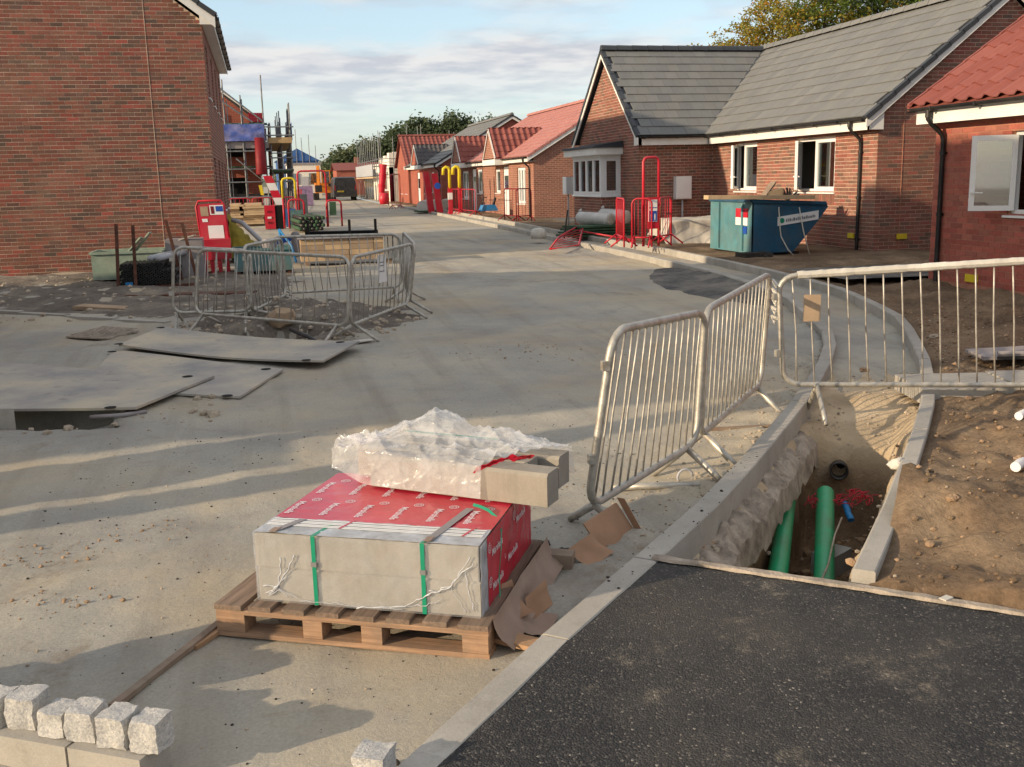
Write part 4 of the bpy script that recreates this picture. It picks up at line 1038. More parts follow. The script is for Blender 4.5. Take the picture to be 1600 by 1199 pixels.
# gathered ropes of film on the corners of the front
def rope(pts, r, mat='milky_film', parent=PK):
    b = MB(); P = []
    for a, c in zip(pts, pts[1:]):
        for k in range(8):
            p = V(a).lerp(V(c), k/8); P.append(p+V((noise.noise(p*41)*.01, -abs(noise.noise(p*23))*.004, noise.noise(p*37+V((3,0,0)))*.01)))
    P.append(V(pts[-1])); b.tube(P, [r*.62*(.2+1.1*abs(noise.noise(p*55))+.15) for p in P], 6); return build('gathered_film', b, MAT[mat], parent, smooth=True, local=True)
fy = Y0-.012
for pts, r in (([(X0+.04,fy,.035),(X0+.10,fy,.08),(X0+.16,fy,.17),(X0+.18,fy,.215)], .009), ([(X0+.05,fy,.03),(X0+.09,fy,.06),(X0+.11,fy,.13),(X0+.115,fy,.2)], .008), ([(X0+.03,fy,.07),(X0+.09,fy,.075),(X0+.14,fy,.12)], .006), ([(X0+.05,fy,.02),(X0+.1,fy,.05),(X0+.14,fy,.025)], .006), ([(X0+.08,fy,.06),(X0+.2,fy,.02),(X0+.4,fy,.008),(X0+.65,fy,.012)], .004),
               ([(X0+.45,fy,.006),(X0+.66,fy,.025),(X0+.75,fy,.08),(X0+.87,fy,.14),(X1-.03,fy,.26)], .008), ([(X0+.77,fy,.1),(X0+.84,fy,.115),(X0+.92,fy,.2),(X1-.02,fy,.235)], .007), ([(X0+.86,fy,.13),(X0+.89,fy,.07),(X0+.92,fy,.02)], .004), ([(X1-.05,fy,.2),(X1-.045,fy,.1),(X1-.02,fy,.03)], .005), ([(X0+.6,fy,.015),(X0+.75,fy,.04),(X0+.83,fy,.07)], .004)):
    rope(pts, r)
for x in (.428,.905):
    b = MB(); b.boxf((x,Y0-.0115,.0), (.018,0,0), (0,-.0012,0), (0,0,ZT+.003)); b.boxf((x,Y0-.012,ZT+.0045), (.018,0,0), (.03,.2,0), (0,0,.0012)); build('strap', b, MAT['strap_green'], PK, local=True)
    lbox(PK, 'strap_seal', x-.003, x+.021, Y0-.016, Y0-.0128, .17, .19, 'alu_post')
b = MB()
for k, y in enumerate((.168,.183,.205,.22,.243)): b.boxf((X0+.01, y, ZT+.0075), (X1-X0-.02,0,0), (0,.009,0), (0,0,.0006))
build('print_stripe', b, MAT['sign_white'], PK, local=True)
for x, w_ in ((.49,.012),(1.03,.012)):
    b = MB(); b.boxf((x+.02, YR-.10, ZT+.0085), (w_,0,0), (.025,.11,0), (0,0,.0006)); build('print_bar', b, MAT['red_print'], PK, local=True)
b = MB(); b.boxf((.915, Y0+.01, ZT+.0095), (.036,0,0), (.055,.42,0), (0,0,.001)); build('label_strip', b, MAT['wrap_grey'], PK, local=True)
b = MB(); b.boxf((.235, Y0+.006, ZT+.0095), (.034,0,0), (.06,.16,0), (0,0,.001)); build('label_strip', b, MAT['wrap_grey'], PK, local=True)
for x in (.237,.917): lbox(PK, 'paper_end', x, x+.03, Y0-.004, Y0+.05, ZT+.0112, ZT+.013, 'kraft', .003)
# lettering on the red film
fc = bpy.data.curves.new('lettering', 'FONT'); fc.body = 'Marshalls'; fc.size = .046; fc.align_x = 'LEFT'; fc.space_character = 1.0; fc.offset = .0008; fc.materials.append(MAT['print_white'])
_t = bpy.data.objects.new('lettering_source', fc); COL.objects.link(_t); bpy.context.view_layer.update()
fm = bpy.data.meshes.new_from_object(_t.evaluated_get(bpy.context.evaluated_depsgraph_get())); bpy.data.objects.remove(_t)
lb = MB(); n = 20
lv = []
for r0, r1, a0, a1 in ((.019,.0225,0,360),(.009,.0125,40,330)):
    for i in range(n):
        q0, q1 = math.radians(a0+(a1-a0)*i/n), math.radians(a0+(a1-a0)*(i+1)/n)
        lb.face((r0*math.cos(q0), r0*math.sin(q0), 0), (r1*math.cos(q0), r1*math.sin(q0), 0), (r1*math.cos(q1), r1*math.sin(q1), 0), (r0*math.cos(q1), r0*math.sin(q1), 0))
lb.face((.002,-.0015,0),(.012,-.0015,0),(.012,.0015,0),(.002,.0015,0)); lm = mesh_of('logo', lb, MAT['print_white'])
def word(x, y, z, M3, parent=PK):
    o = bpy.data.objects.new('lettering', fm); COL.objects.link(o); o.parent = parent; o.matrix_local = Matrix.Translation((x, y, z)) @ M3
    o = bpy.data.objects.new('logo', lm); COL.objects.link(o); o.parent = parent; o.matrix_local = Matrix.Translation(V((x, y, z))+M3 @ V((-.035, .065 if M3[2][2] > .5 else .05, 0))) @ M3
R90 = Matrix.Rotation(-math.pi/2, 4, 'Z')
for i in range(6): word(.185+i*.165, .49, ZT+.0065, R90)
for i in range(6): word(.20+i*.165, .79, ZT+.0065, R90)
MS = Matrix(((0,0,1,0),(1,0,0,0),(0,1,0,0),(0,0,0,1)))
for y, z in ((.24,.2),(.5,.08),(.66,.2),(.24,.05)): word(X1+.012, y, z, MS)
# ---- loose strap hanging from the pack
b = MB(); sp = [(.99,.55,.458),(1.03,.52,.462),(1.08,.48,.46),(1.13,.43,.445),(1.165,.37,.41),(1.18,.30,.35),(1.185,.24,.27),(1.20,.19,.19)]
P = [PO+E1*x+E2*y+V((0,0,z)) for x, y, z in sp]; wv = (E2*.7+V((0,0,.45))).normalized()*.008
b.grid(len(P), 2, lambda i, j: P[i]+(wv if j else -wv)); b.grid(len(P), 2, lambda i, j: P[i]+(wv if j else -wv)+E1*.0015, flip=True)
single('loose_strap', b, MAT['strap_green'], 'cut green strap hanging loose over the right side of the red pack', 'strap', P[0])
# ---- single kerb blocks on top, partly under loose film
AX = V((.777,-.629,0)); DX_ = V((.629,.777,0)); B0 = V((.415,4.69,.462))
km2 = MB(); km2.prism([(0,0,0),(0,.125,0),(0,.125,.15),(0,.014,.15),(0,0,.136)], (.915,0,0)); KB = None
def mat_axes(o): return Matrix(((AX.x,DX_.x,0,o.x),(AX.y,DX_.y,0,o.y),(0,0,1,o.z),(0,0,0,1)))
for off, dd, lab in ((0,0,'concrete kerb block nearest the camera, sticking out of the loose film on the red pack'),(-.16,.137,'middle concrete kerb block on the pack, mostly hidden by crumpled film'),(-.06,.275,'rearmost concrete kerb block on the pack, its grey end showing past the film')):
    M = mat_axes(B0+AX*off+DX_*dd); bb = MB(); bb.v = [tuple(M @ V(q)) for q in km2.v]; bb.f = [list(f) for f in km2.f]; bb.m = [0]*len(bb.f)
    if AX.cross(DX_).z < 0: pass
    single('kerb_block', bb, MAT['pack_concrete'], lab, 'kerb block', B0+AX*off+DX_*dd, 'loose kerb blocks on the pack')
# ---- crumpled film over the blocks
b = MB(); NU, NV = 150, 120
def film_pt(i, j):
    u = -.30+1.16*i/(NU-1); v = j/(NV-1)
    cover = 1.0
    # edge of the sheet: front skirt ends near u=.6, the top reaches further right at the back
    end = lerp(.60, .86, smooth(.2, .75, v)); u2 = -.30+(end+.30)*(i/(NU-1)); u = u2
    inside = smooth(-.12, .02, u)
    if v < .22: t = v/.22; d, z = lerp(-.03, -.012, t), lerp(.012, .158, t)
    elif v < .8: t = (v-.22)/.58; d, z = lerp(-.012, .43, t), .158
    else: t = (v-.8)/.2; d, z = lerp(.43, .47, t), lerp(.158, .02, t)
    z = z*lerp(.62, 1, inside)+(1-inside)*.015
    if u < 0: d = lerp(.24, d, .45+.55*smooth(-.32, .0, u))
    top = smooth(.16, .3, v)*(1-smooth(.72, .88, v))
    bl = .14*math.exp(-((u-.20)/.15)**2-((d-.29)/.15)**2)+.05*math.exp(-((u-.55)/.2)**2-((d-.34)/.12)**2)+.03*math.exp(-((u+.05)/.12)**2)
    z += top*(bl+.008)
    p = B0+AX*u+DX_*d+V((0,0,z))
    k = 0; P2 = V((u, d+.6*v, 0))
    for n_, (ang, fr_, am, pw) in enumerate(((.5,6,.020,3),(-.7,8,.018,4),(1.3,7,.018,3),(.1,15,.009,4),(-1.2,17,.009,4),(2.1,13,.010,4))):
        ca, sa = math.cos(ang), math.sin(ang); q = V(((P2.x*ca+P2.y*sa)*fr_, (-P2.x*sa+P2.y*ca)*fr_*.3, n_*9.7)); k += am*max(0, 1-abs(noise.noise(q))*2.0)**pw
    k += .012*noise.noise(V((u*6, d*6, 4)))
    amp = .32+.55*top+.35*(1-inside)
    return p+(V((0,0,1))*(.35+.65*top)-DX_*(.6*(1-top)))*k*amp
b.grid(NU, NV, film_pt)
FT = single('plastic_sheet', b, MAT['plastic_film'], 'crumpled clear plastic sheet draped over the kerb blocks on top of the pack', 'plastic sheet', B0+V((0,0,.1)), smooth=True, angle=40)
b = MB()
def flap(i, j):
    t = i/24; s_ = j/5; u = lerp(.56, .78, t); d = lerp(-.02, .12, t); z = lerp(.125, .175, min(1, t*1.8))+.03*s_*(1-.4*t)
    return B0+AX*(u+.02*s_)+DX_*(d+.01*s_)+V((0,0,z+.018*noise.noise(V((t*9, s_*3, 1)))))
b.grid(25, 6, flap); build('printed_edge', b, MAT['red_plastic'], FT, smooth=True)
b = MB(); b.bar(B0+AX*.02+DX_*.3+V((0,0,.2)), B0+AX*.5+DX_*.36+V((0,0,.185)), .014, .002); build('strap', b, MAT['strap_green'], FT)

# ---- waste lying round the pallet
def crumple(name, label, cat, o, a, c, na, nc, mat, amp, curl=0., seed=0, th=.004):
    o, a, c = V(o), V(a), V(c); n = a.cross(c).normalized(); n = n if n.z > 0 else -n; b = MB()
    def f(i, j):
        s_, t = i/(na-1), j/(nc-1); k = amp*noise.noise(V((s_*3+seed, t*3, seed)))+amp*.4*noise.noise(V((s_*9, t*9, seed)))
        e = .03*noise.noise(V((s_*5, t*5, seed+9)))
        return o+a*(s_+e*(t in (0,1)))+c*(t+e*(s_ in (0,1)))+n*(k+curl*((t-.5)*2)**2)
    b.grid(na, nc, f)
    return single(name, b, MAT[mat], label, cat, o, smooth=True, angle=35)
g_ = lambda x, y, z: PO+E1*x+E2*y+V((0,0,z-.003))
crumple('kraft_paper', 'long torn strip of brown kraft paper slumped along the shaded side of the pack', 'paper', g_(1.19,.05,.15), E2*.9+V((.03,0,.02)), E1*.085-V((0,0,.13)), 26, 9, 'kraft', .012, .02, 3)
crumple('kraft_paper', 'grey-brown paper triangle lying on the ground beside the pallet', 'paper', g_(1.22,.22,.05), E2*.22, E1*.17-V((0,0,.04)), 12, 9, 'kraft', .012, .01, 8)
crumple('cardboard_scrap', 'sunlit torn cardboard scrap curling up at the front right corner of the pallet', 'cardboard', V((.80,3.86,.02)), V((.20,.07,.03)), V((-.06,.14,.10)), 16, 10, 'cardboard', .008, .03, 4)
crumple('cardboard_scrap', 'small torn cardboard scrap standing against the kerb by the pallet corner', 'cardboard', V((1.0,3.95,.01)), V((.12,.1,.03)), V((-.02,.04,.10)), 10, 8, 'cardboard', .006, .008, 6)
crumple('cardboard_scrap', 'folded brown cardboard leaning on the kerb, the piece nearest the pallet', 'cardboard', V((1.42,4.42,.02)), V((.16,.13,.02)), V((-.09,.10,.07)), 12, 9, 'cardboard', .006, .012, 2)
b = MB(); o = V((1.56,4.62,.0)); a = V((.27,.27,0)); 
b.boxf(o, a, V((-.006,.006,0)), V((-.09,.06,.16))); b.boxf(o+a, V((.03,-.03,.0)), V((.004,.004,0)), V((-.09,.06,.19)))
single('cardboard_box', b, MAT['cardboard'], 'opened brown cardboard box flap standing on edge behind the kerb under the barrier', 'cardboard', o)
b = MB(); b.boxf(g_(1.16,.93,.0), E1*.2, E2*.09, (0,0,.10)); single('timber_block', b, MAT['timber_old'], 'short dark timber bearer sticking out behind the pallet', 'timber', g_(1.16,.93,0))
b = MB(); b.bar(g_(1.02,.2,.04), g_(1.42,.1,.03), .09, .02); single('timber_offcut', b, MAT['timber'], 'pale board offcut poking out under the right end of the pallet', 'timber', g_(1.2,.15,0))
b = MB(); b.bar((-.66,3.69,.014), (-.30,4.32,.02), .034, .02); single('timber_batten', b, MAT['timber_old'], 'long thin grey timber batten lying on the road left of the pallet', 'timber', (-.48,4,0))
b = MB(); b.bar((-.40,4.12,.01), (-.29,4.28,.01), .03, .018); single('timber_batten', b, MAT['timber'], 'short orange-brown batten stub beside the left corner of the pallet', 'timber', (-.35,4.2,0))
rocks = [((1.33,4.62,0),.055,'largest dark stone in the pallet shadow'),((1.13,4.42,0),.04,'dark stone with a flat side nearest the paper'),((1.30,4.83,0),.03,'dark round stone beyond the largest one in the shadow'),((1.47,4.70,0),.026,'small dark stone towards the cardboard by the kerb'),((1.22,4.95,0),.022,'small dark pebble near the end of the overhanging kerb block'),((1.16,4.08,0),.03,'dark stone close to the sunlit kerb edge'),((.62,3.22,0),.02,'lone dark pebble on the sunny road below the pallet'),((.30,3.05,0),.012,'tiny pebble on the road near the lone granite sett')]
for i, (p, r, lab) in enumerate(rocks):
    b = MB(); b.rock(V(p)+V((0,0,r*.45)), r, i+2, 3, (1.2,1,.75)); single('stone', b, MAT['stone_dark'], lab, 'stone', p, 'dark stones lying round the pallet', smooth=False)
soilrocks = [((3.72,4.66),.04,'pale clod on the bare soil, the largest near the white pipe','clod'),((3.62,5.2),.05,'crumpled white lump of plaster beside the path edging','bag_white'),((3.2,4.15),.026,'round brown clod at the foot of the soil mound','clod'),((4.3,5.0),.03,'brown stone out on the soil between the two white pipes','clod'),((5.1,7.9),.035,'tan stone on the soil behind the barrier','clod'),((6.6,9.0),.04,'pale stone in the shade on the far soil','stone_pale')]
for i, ((x, y), r, lab, m) in enumerate(soilrocks):
    z = soil_z(x, y); b = MB(); b.rock((x, y, z+r*.4), r, i+20, 3, (1.25,1,.7)); single('stone', b, MAT[m], lab, 'stone', (x, y, z), 'lumps lying on the soil')
b = MB(); b.boxf((2.62,3.40,KTOP+.004), (.05,.02,0), (-.012,.03,0), (0,0,.012)); single('white_scrap', b, MAT['bag_white'], 'small white scrap on the black tarmac below the trench', 'litter', (2.62,3.4,.12))

# ---- granite setts in a row on the low kerb, bottom left
ROW0, ROW1 = V((-.90,3.47,0)), V((.21,2.79,0)); RD = (ROW1-ROW0).normalized(); RN = V((-RD.y, RD.x, 0))
def sett(c, rz, s, h, seed):
    b = MB(); n = 6; R_ = Matrix.Rotation(rz, 3, 'Z'); faces = [((1,0,0),(0,1,0)),((-1,0,0),(0,-1,0)),((0,1,0),(-1,0,0)),((0,-1,0),(1,0,0)),((0,0,1),(1,0,0))]
    for nrm_, ua in faces:
        nn, ua = V(nrm_), V(ua); va = nn.cross(ua)
        def f(i, j):
            p = nn+ua*(-1+2*i/n)+va*(-1+2*j/n); q = V((p.x*s/2, p.y*s/2, (p.z+1)*h/2))
            cr_ = .006*(abs(p.x)+abs(p.y)+max(0, p.z) > 2.2); k = noise.noise_vector(q*19+V((seed*5, 0, 0)))*.0085+noise.noise_vector(q*60+V((0, seed*3, 0)))*.004
            q = q*(1-cr_*3)+V((0,0,h/2*cr_*3))+k; q.z = max(0, q.z); return R_ @ q+V(c)
        b.grid(n+1, n+1, f)
    return b
KS = thing('sett_kerb', 'low pale concrete kerb under the row of granite setts, bottom left corner', 'kerb', ROW0+V((0,0,-.02)))
b = MB(); b.boxf((0,0,0), (.9,0,0), (0,.15,0), (0,0,.125)); kml = mesh_of('kerbstone', b, MAT['concrete'])
for i in range(-2, 1):
    o = ROW0+RD*(.245+i*.91)-RN*.085; piece('kerbstone', kml, KS, Matrix(((RD.x,RN.x,0,o.x),(RD.y,RN.y,0,o.y),(0,0,1,-.02),(0,0,0,1))) @ Matrix.Diagonal((1 if i < 0 else .31, 1, 1, 1)))
ss = [(-.105,.0,.1,.104,-4,'granite sett cut off by the left edge of the picture'),(.008,.012,.104,.112,9,'tallest granite sett, second from the left edge, turned slightly'),(.148,.0,.1,.085,2,'lower granite sett third in the row, level with its kerb'),(.262,.0,.1,.106,6,'granite sett fourth in the row, above the kerb joint'),(.392,-.004,.102,.108,3,'granite sett fifth in the row with a pointed back corner'),(.512,.0,.1,.106,5,'last granite sett at the right end of the row')]
for i, (t, o, s_, h, a, lab) in enumerate(ss):
    c = ROW0+RD*t+RN*o+V((0,0,.106)); single('granite_sett', sett(c, math.atan2(RD.y, RD.x)+math.radians(a), s_, h, i+1), MAT['granite'], lab, 'granite sett', c, 'granite setts along the low kerb', smooth=True, angle=30)
c = V((.215,2.83,.0)); single('granite_sett', sett(V((.215,2.83,.09)), math.radians(-30), .1, .105, 9), MAT['granite'], 'single granite sett standing alone against the kerb at the bottom edge', 'granite sett', V((.215,2.83,.09)), smooth=True, angle=30)
b = MB(); b.boxf(V((.13,2.8,0)), (.17,-.1,0), (.06,.1,0), (0,0,.088)); single('concrete_bed', b, MAT['concrete_lump'], 'low concrete bed under the lone granite sett', 'concrete', (.215,2.83,0))
for i in range(7):
    nth = ('first','second','third','fourth','fifth','sixth','seventh')[i]
    c = ROW0+RD*(-.23-i*.118)+V((0,0,.106)); single('granite_sett', sett(c, math.atan2(RD.y, RD.x)+math.radians(i*3 % 7), .1, .105+.03*(i % 3), i+12), MAT['granite'], nth+' granite sett of the lower row beyond the left edge of the picture', 'granite sett', c, 'granite setts outside the picture', smooth=True)
    if i: c = c+V((0,0,.14)); single('granite_sett', sett(c, math.atan2(RD.y, RD.x)+math.radians(i*5 % 9), .1, .1+.1*(i > 3), i+32), MAT['granite'], nth+' granite sett of the upper row beyond the left edge of the picture', 'granite sett', c, 'granite setts outside the picture', smooth=True)

# ---- crowd barriers
def barrier(label, BL, BR, TL, TR, nb, feet=((.06,.3),(.94,.3)), mat='galvanised', r=.021, rb=.0065, bend=0., group=None, flen=.24, name='crowd_barrier', red=False):
    BL, BR, TL, TR = map(V, (BL, BR, TL, TR)); o = (BL+BR)/2; th = thing(name, label, 'barrier', (o.x, o.y, o.z-.2), 0, group)
    H_ = ((TL-BL).length+(TR-BR).length)/2; L_ = (BR-BL).length
    def P(s_, t): return BL*(1-s_)*(1-t)+BR*s_*(1-t)+TR*s_*t+TL*(1-s_)*t
    rr = .13; path = []
    for cx_, cz_, a0 in ((L_-rr, rr, -90), (L_-rr, H_-rr, 0), (rr, H_-rr, 90), (rr, rr, 180)):
        for k in range(6):
            a = math.radians(a0+18*k); path.append(P((cx_+rr*math.cos(a))/L_, (cz_+rr*math.sin(a))/H_))
    b = MB(); b.tube(path, r, 9, closed=True); build('frame', b, MAT[mat], th, smooth=True)
    rs = random.Random(label)
    for i in range(nb):
        s_ = (i+.75)/(nb+.5); edge_ = min(s_, 1-s_)*L_; cut = 0 if edge_ > rr else (rr-math.sqrt(max(0, rr*rr-(rr-edge_)**2)))/H_
        p, q = P(s_, cut), P(s_, 1-cut); mid = (p+q)/2+(BR-BL).normalized()*rs.uniform(-1, 1)*bend; b = MB()
        if bend: b.tube([p, p.lerp(mid, .6), mid, mid.lerp(q, .5), q], rb, 6)
        else: b.tube([p, q], rb, 6)
        build('bar', b, MAT[mat], th, smooth=True)
    d = (BR-BL).normalized(); n = V((d.y, -d.x, 0))
    for s_, sp in feet:
        p = P(s_, 0)
        for sg in (-1, 1):
            x, y = (p+n*sg*sp)[:2]; gzv = road_z(x, y) if x < KX(y) else (bed_z(x, y, .5) if x < EX(y) else soil_z(x, y)); gzv = max(gzv, p.z-.26)
            gp = V((x, y, gzv+.012)); b = MB(); b.tube([p+V((0,0,-.0))-d*.01, p.lerp(gp, .75), gp], [r*.95, r*.95, r*.8], 8); build('foot', b, MAT[mat], th, smooth=True)
    for t in (.3, .82):
        b = MB(); c = P(0, t)-d*.03; b.boxf(c-V((.02,.02,.03)), (.04,0,0), (0,.04,0), (0,0,.05)); build('hook', b, MAT[mat], th)
    return th
G1 = 'steel crowd barriers beside the trench'
barrier('nearest leaning steel crowd barrier with bent bars, its free end towards the pallet', (1.591,5.0,.128), (2.55,5.75,.232), (1.742,5.0,1.086), (2.60,5.75,1.05), 14, feet=((.06,.17),(.9,.24)), bend=.022, group=G1, r=.023)
barrier('steel crowd barrier hooked between the nearest one and the corner at the kerb', (2.585,5.79,.255), (3.73,7.2,.24), (2.62,5.79,1.053), (3.79,7.2,1.106), 15, feet=((.06,.26),(.93,.24)), bend=.008, group=G1, r=.023)
RB = barrier('white-flecked steel crowd barrier standing across the path and soil on the right', (3.745,6.86,.30), (5.99,6.2,.26), (3.68,6.86,1.12), (5.9,6.2,1.22), 17, feet=((.11,.28),(.88,.28)), group=G1, bend=.012)
b = MB(); p0, p1 = V((3.68,6.86,1.12)).lerp(V((5.9,6.2,1.22)), .06), V((3.68,6.86,1.12)).lerp(V((5.9,6.2,1.22)), .95); ns = 60
b.tube([p0.lerp(p1, k/ns)+V((0,0,.004*noise.noise(V((k*.7,0,0))))) for k in range(ns+1)], [.029+.006*noise.noise(V((k*.45, 3, 0))) for k in range(ns+1)], 8); build('plastic_wrap', b, MAT['bag_white'], RB, smooth=False)
b = MB(); b.boxf((3.86,6.80,.78), (.12,-.035,0), (.003,.006,0), (0,0,.2)); build('tag', b, MAT['slab_tan'], RB)
b = MB()
for k in range(5): b.tube([V((3.74,7.0,.75+.07*k)), V((3.80,7.17,.78+.07*k)), V((3.70,6.9,.80+.06*k))], .012, 6)
single('wrap_tie', b, MAT['bag_white'], 'twisted plastic ties knotting two crowd barriers at the kerb corner', 'tie', (3.76,7.0,.8))
G2 = 'steel crowd barriers round the hole'
barrier('steel crowd barrier facing the camera along the front of the dug hole', (-.903,13.35,.308), (.869,11.75,.256), (-.80,13.35,1.107), (.935,11.75,1.046), 13, group=G2)
barrier('steel crowd barrier closing the right front of the hole, with a white notice on it', (.903,11.8,.255), (1.82,13.5,.278), (.961,11.8,1.035), (1.923,13.5,1.064), 13, group=G2)
barrier('steel crowd barrier at the left end of the hole, half behind the front one', (-1.193,13.6,.302), (-.22,13.5,.284), (-1.113,13.6,1.136), (-.17,13.5,1.06), 8, group=G2)
barrier('steel crowd barrier at the back left of the hole, running away from the camera', (-.216,13.5,.277), (.26,15.1,.303), (-.258,13.5,1.116), (.253,15.1,1.114), 11, group=G2)
barrier('steel crowd barrier along the back of the hole in front of the stacked slabs', (.228,15.2,.322), (1.972,15.26,.325), (.10,15.2,1.135), (1.97,15.26,1.107), 14, group=G2)
barrier('short steel crowd barrier seen end-on at the right corner of the hole', (1.86,13.6,.30), (2.0,15.2,.31), (1.955,13.6,1.049), (2.02,15.2,1.136), 12, group=G2)
b = MB(); b.boxf((1.33,12.53,.66), (.12,.19,0), (.01,-.006,0), (0,0,.34)); nt_ = single('notice', b, MAT['sign_white'], 'white paper notice tied to the right front barrier of the hole', 'notice', (1.33,12.53,.66))
for z in (.9,.86,.79): b = MB(); b.boxf((1.352,12.545,z), (.075,.12,0), (.003,-.002,0), (0,0,.012)); build('print_line', b, MAT['print_grey'], nt_)
b = MB(); b.tube([(.25,12.9,.1), (.42,12.2,.1), (.62,11.95,-.02)], .03, 8); single('dark_pipe', b, MAT['black_plastic'], 'short dark pipe sloping down into the dug hole', 'pipe', (.42,12.2,.0), smooth=True)
b = MB(); b.rock((.15,13.35,.2), .2, 4, 2, (1,.6,.7)); single('concrete_lump', b, MAT['slab_tan'], 'broken tan concrete lump standing at the back of the hole', 'concrete', (.15,13.35,.1))
b = MB(); b.boxf((.95,11.65,.07), (.2,.06,.01), (-.03,.12,0), (0,0,.012)); single('white_scrap', b, MAT['bag_white'], 'white scrap on the road at the corner of the barriers', 'litter', (.95,11.65,.07))

# ---- steel and road plates on the left
def plate(label, pts, dz, th, mat='steel_plate', bow=0., holes=True, name='steel_plate'):
    pts = [V(p) for p in pts]; c = sum(pts, V((0,0,0)))/4; b = MB(); nu = 14
    def f(k):
        def h(i, j):
            s_, t = i/(nu-1), j/(nu-1); p = pts[0]*(1-s_)*(1-t)+pts[1]*s_*(1-t)+pts[2]*s_*t+pts[3]*(1-s_)*t
            return p+V((0,0,bow*((2*s_-1)**2-.4)+.006*noise.noise(p*1.3)-k))
        return h
    top, bot = f(0), f(th); b.grid(nu, nu, top); b.grid(nu, nu, bot, flip=True)
    for seq in ([(i, 0) for i in range(nu)], [(nu-1, j) for j in range(nu)], [(nu-1-i, nu-1) for i in range(nu)], [(0, nu-1-j) for j in range(nu)]):
        for (i, j), (k, l) in zip(seq, seq[1:]): b.face(bot(i, j), bot(k, l), top(k, l), top(i, j))
    th_ = thing(name, label, 'steel plate' if name == 'steel_plate' else 'tread plate', (c.x, c.y, c.z)); build('plate_body', b, MAT[mat], th_)
    if holes:
        for s_, t in ((.06,.06),(.94,.06),(.94,.94),(.06,.94)):
            p = V(top(int(s_*(nu-1)), int(t*(nu-1)))); b = MB(); b.lathe(p+V((0,0,.002)), [(.05,0),(.05,.002)], 12); build('lifting_hole', b, MAT['dark_void'], th_)
    return th_
plate('large dusty steel road plate bridging the trench at the left edge of the picture', [(-3.9,9.72,.10),(-1.13,8.80,.075),(-.55,10.0,.085),(-3.2,11.75,.14)], 0, .022, bow=.02)
plate('pale steel road plate lying flat behind the trench plate, between the two curved ones', [(-1.75,9.9,.07),(-.30,9.12,.055),(.10,10.28,.065),(-1.72,12.05,.105)], 0, .02)
plate('curved tan steel road plate just in front of the barriered hole', [(-1.66,12.0,.14),(.5,10.26,.10),(.96,11.3,.12),(-1.28,13.2,.16)], 0, .02, bow=.045)
tp = plate('small grey chequered tread plate on the ground left of the barriers', [(-2.42,13.2,.135),(-1.9,12.86,.125),(-1.6,13.4,.13),(-2.1,13.9,.14)], 0, .02, mat='concrete_lump', holes=False, name='tread_plate')
for k in range(9):
    b = MB(); b.bar(V((-2.36+k*.055,13.18-k*.036,.146)), V((-2.06+k*.055,13.84-k*.05,.150)), .012, .008); build('rib', b, MAT['concrete_lump'], tp)
b = MB(); b.boxf((-2.62,8.9,-.1), (.58,-.22,0), (-.05,.13,0), (0,0,.27)); single('kerb_block', b, MAT['concrete'], 'pale concrete kerb block by the open trench at the left edge', 'kerb block', (-2.3,8.8,0))
b = MB(); b.tube([(-1.5,8.84,.02),(-1.25,8.76,.035),(-1.06,8.85,.03)], .018, 7); single('grey_duct', b, MAT['wrap_grey'], 'short grey duct end lying at the corner of the trench plate', 'pipe', (-1.3,8.8,0), smooth=True)
LK = thing('sunken_kerb', 'line of dusty concrete kerbs sunk in the ground across the left foreground', 'kerb', (-3,15.3,.1))
b = MB(); b.boxf((0,0,-.15), (.905,0,0), (0,.12,0), (0,0,.2)); lm2 = mesh_of('kerbstone', b, MAT['concrete'])
p = V((-5.6,17.35,0)); dd = V((-1.2,13.8,0))-p; k = int(dd.length/.915); dn = dd.normalized(); sn = V((-dn.y, dn.x, 0))
for i in range(k):
    q = p+dn*i*.915; piece('kerbstone', lm2, LK, Matrix(((dn.x,sn.x,0,q.x),(dn.y,sn.y,0,q.y),(0,0,1,zr(q.y)+.015-.004*i),(0,0,0,1))))
b = MB(); b.bar((-3.5,17.5,.20), (-.2,16.6,.21), .34, .03); single('dark_board', b, MAT['rust'], 'long dark board bridging the channel in front of the pipe rack', 'board', (-1.9,17,.2))
b = MB(); b.bar((-2.7,15.9,.2), (-1.7,15.5,.14), .3, .05); single('broken_slab', b, MAT['slab_tan'], 'tilted broken slab in the muddy channel on the left', 'slab', (-2.2,15.7,.1))

# ---- things in the service trench
def pipe(label, a, b_, r, mat, name='duct_pipe', cap=True):
    b = MB(); a, b_ = V(a), V(b_); d = (b_-a); n = 14
    b.tube([a+d*k/n+V((0,0,.006*math.sin(k*.9))) for k in range(n+1)], r, 14); return single(name, b, MAT[mat], label, 'pipe', a, smooth=True, angle=50)
pipe('thick green duct lying in the trench, the one nearer the kerb', (2.45,4.55,-.50), (3.55,6.38,-.32), .06, 'green_pipe')
pipe('thick green duct lying in the trench, the one further from the kerb', (2.70,4.45,-.50), (3.70,6.14,-.34), .06, 'green_pipe')
pipe('thin blue water pipe poking out of the trench bottom beside the red mesh', (3.72,5.84,-.44), (3.78,6.02,-.38), .022, 'blue_plastic', 'water_pipe')
pipe('stub of blue pipe at the far end of the trench', (3.35,6.25,-.3), (3.42,6.45,-.2), .028, 'blue_plastic', 'water_pipe')
b = MB(); b.tube([(2.75,4.62,-.35),(3.05,5.0,-.36),(3.3,5.35,-.33),(3.5,5.6,-.32)], .006, 6); single('cable', b, MAT['stone_pale'], 'thin pale cable crossing over the right green duct', 'cable', (3,5.1,-.3), smooth=True)
OP = V((4.05,6.55,-.30)); OD = V((-.5,-.86,.1)).normalized()
b = MB(); b.lathe(OP, [(.05,0),(.066,0),(.068,.14),(.055,.14),(.05,0)], 18, OD)
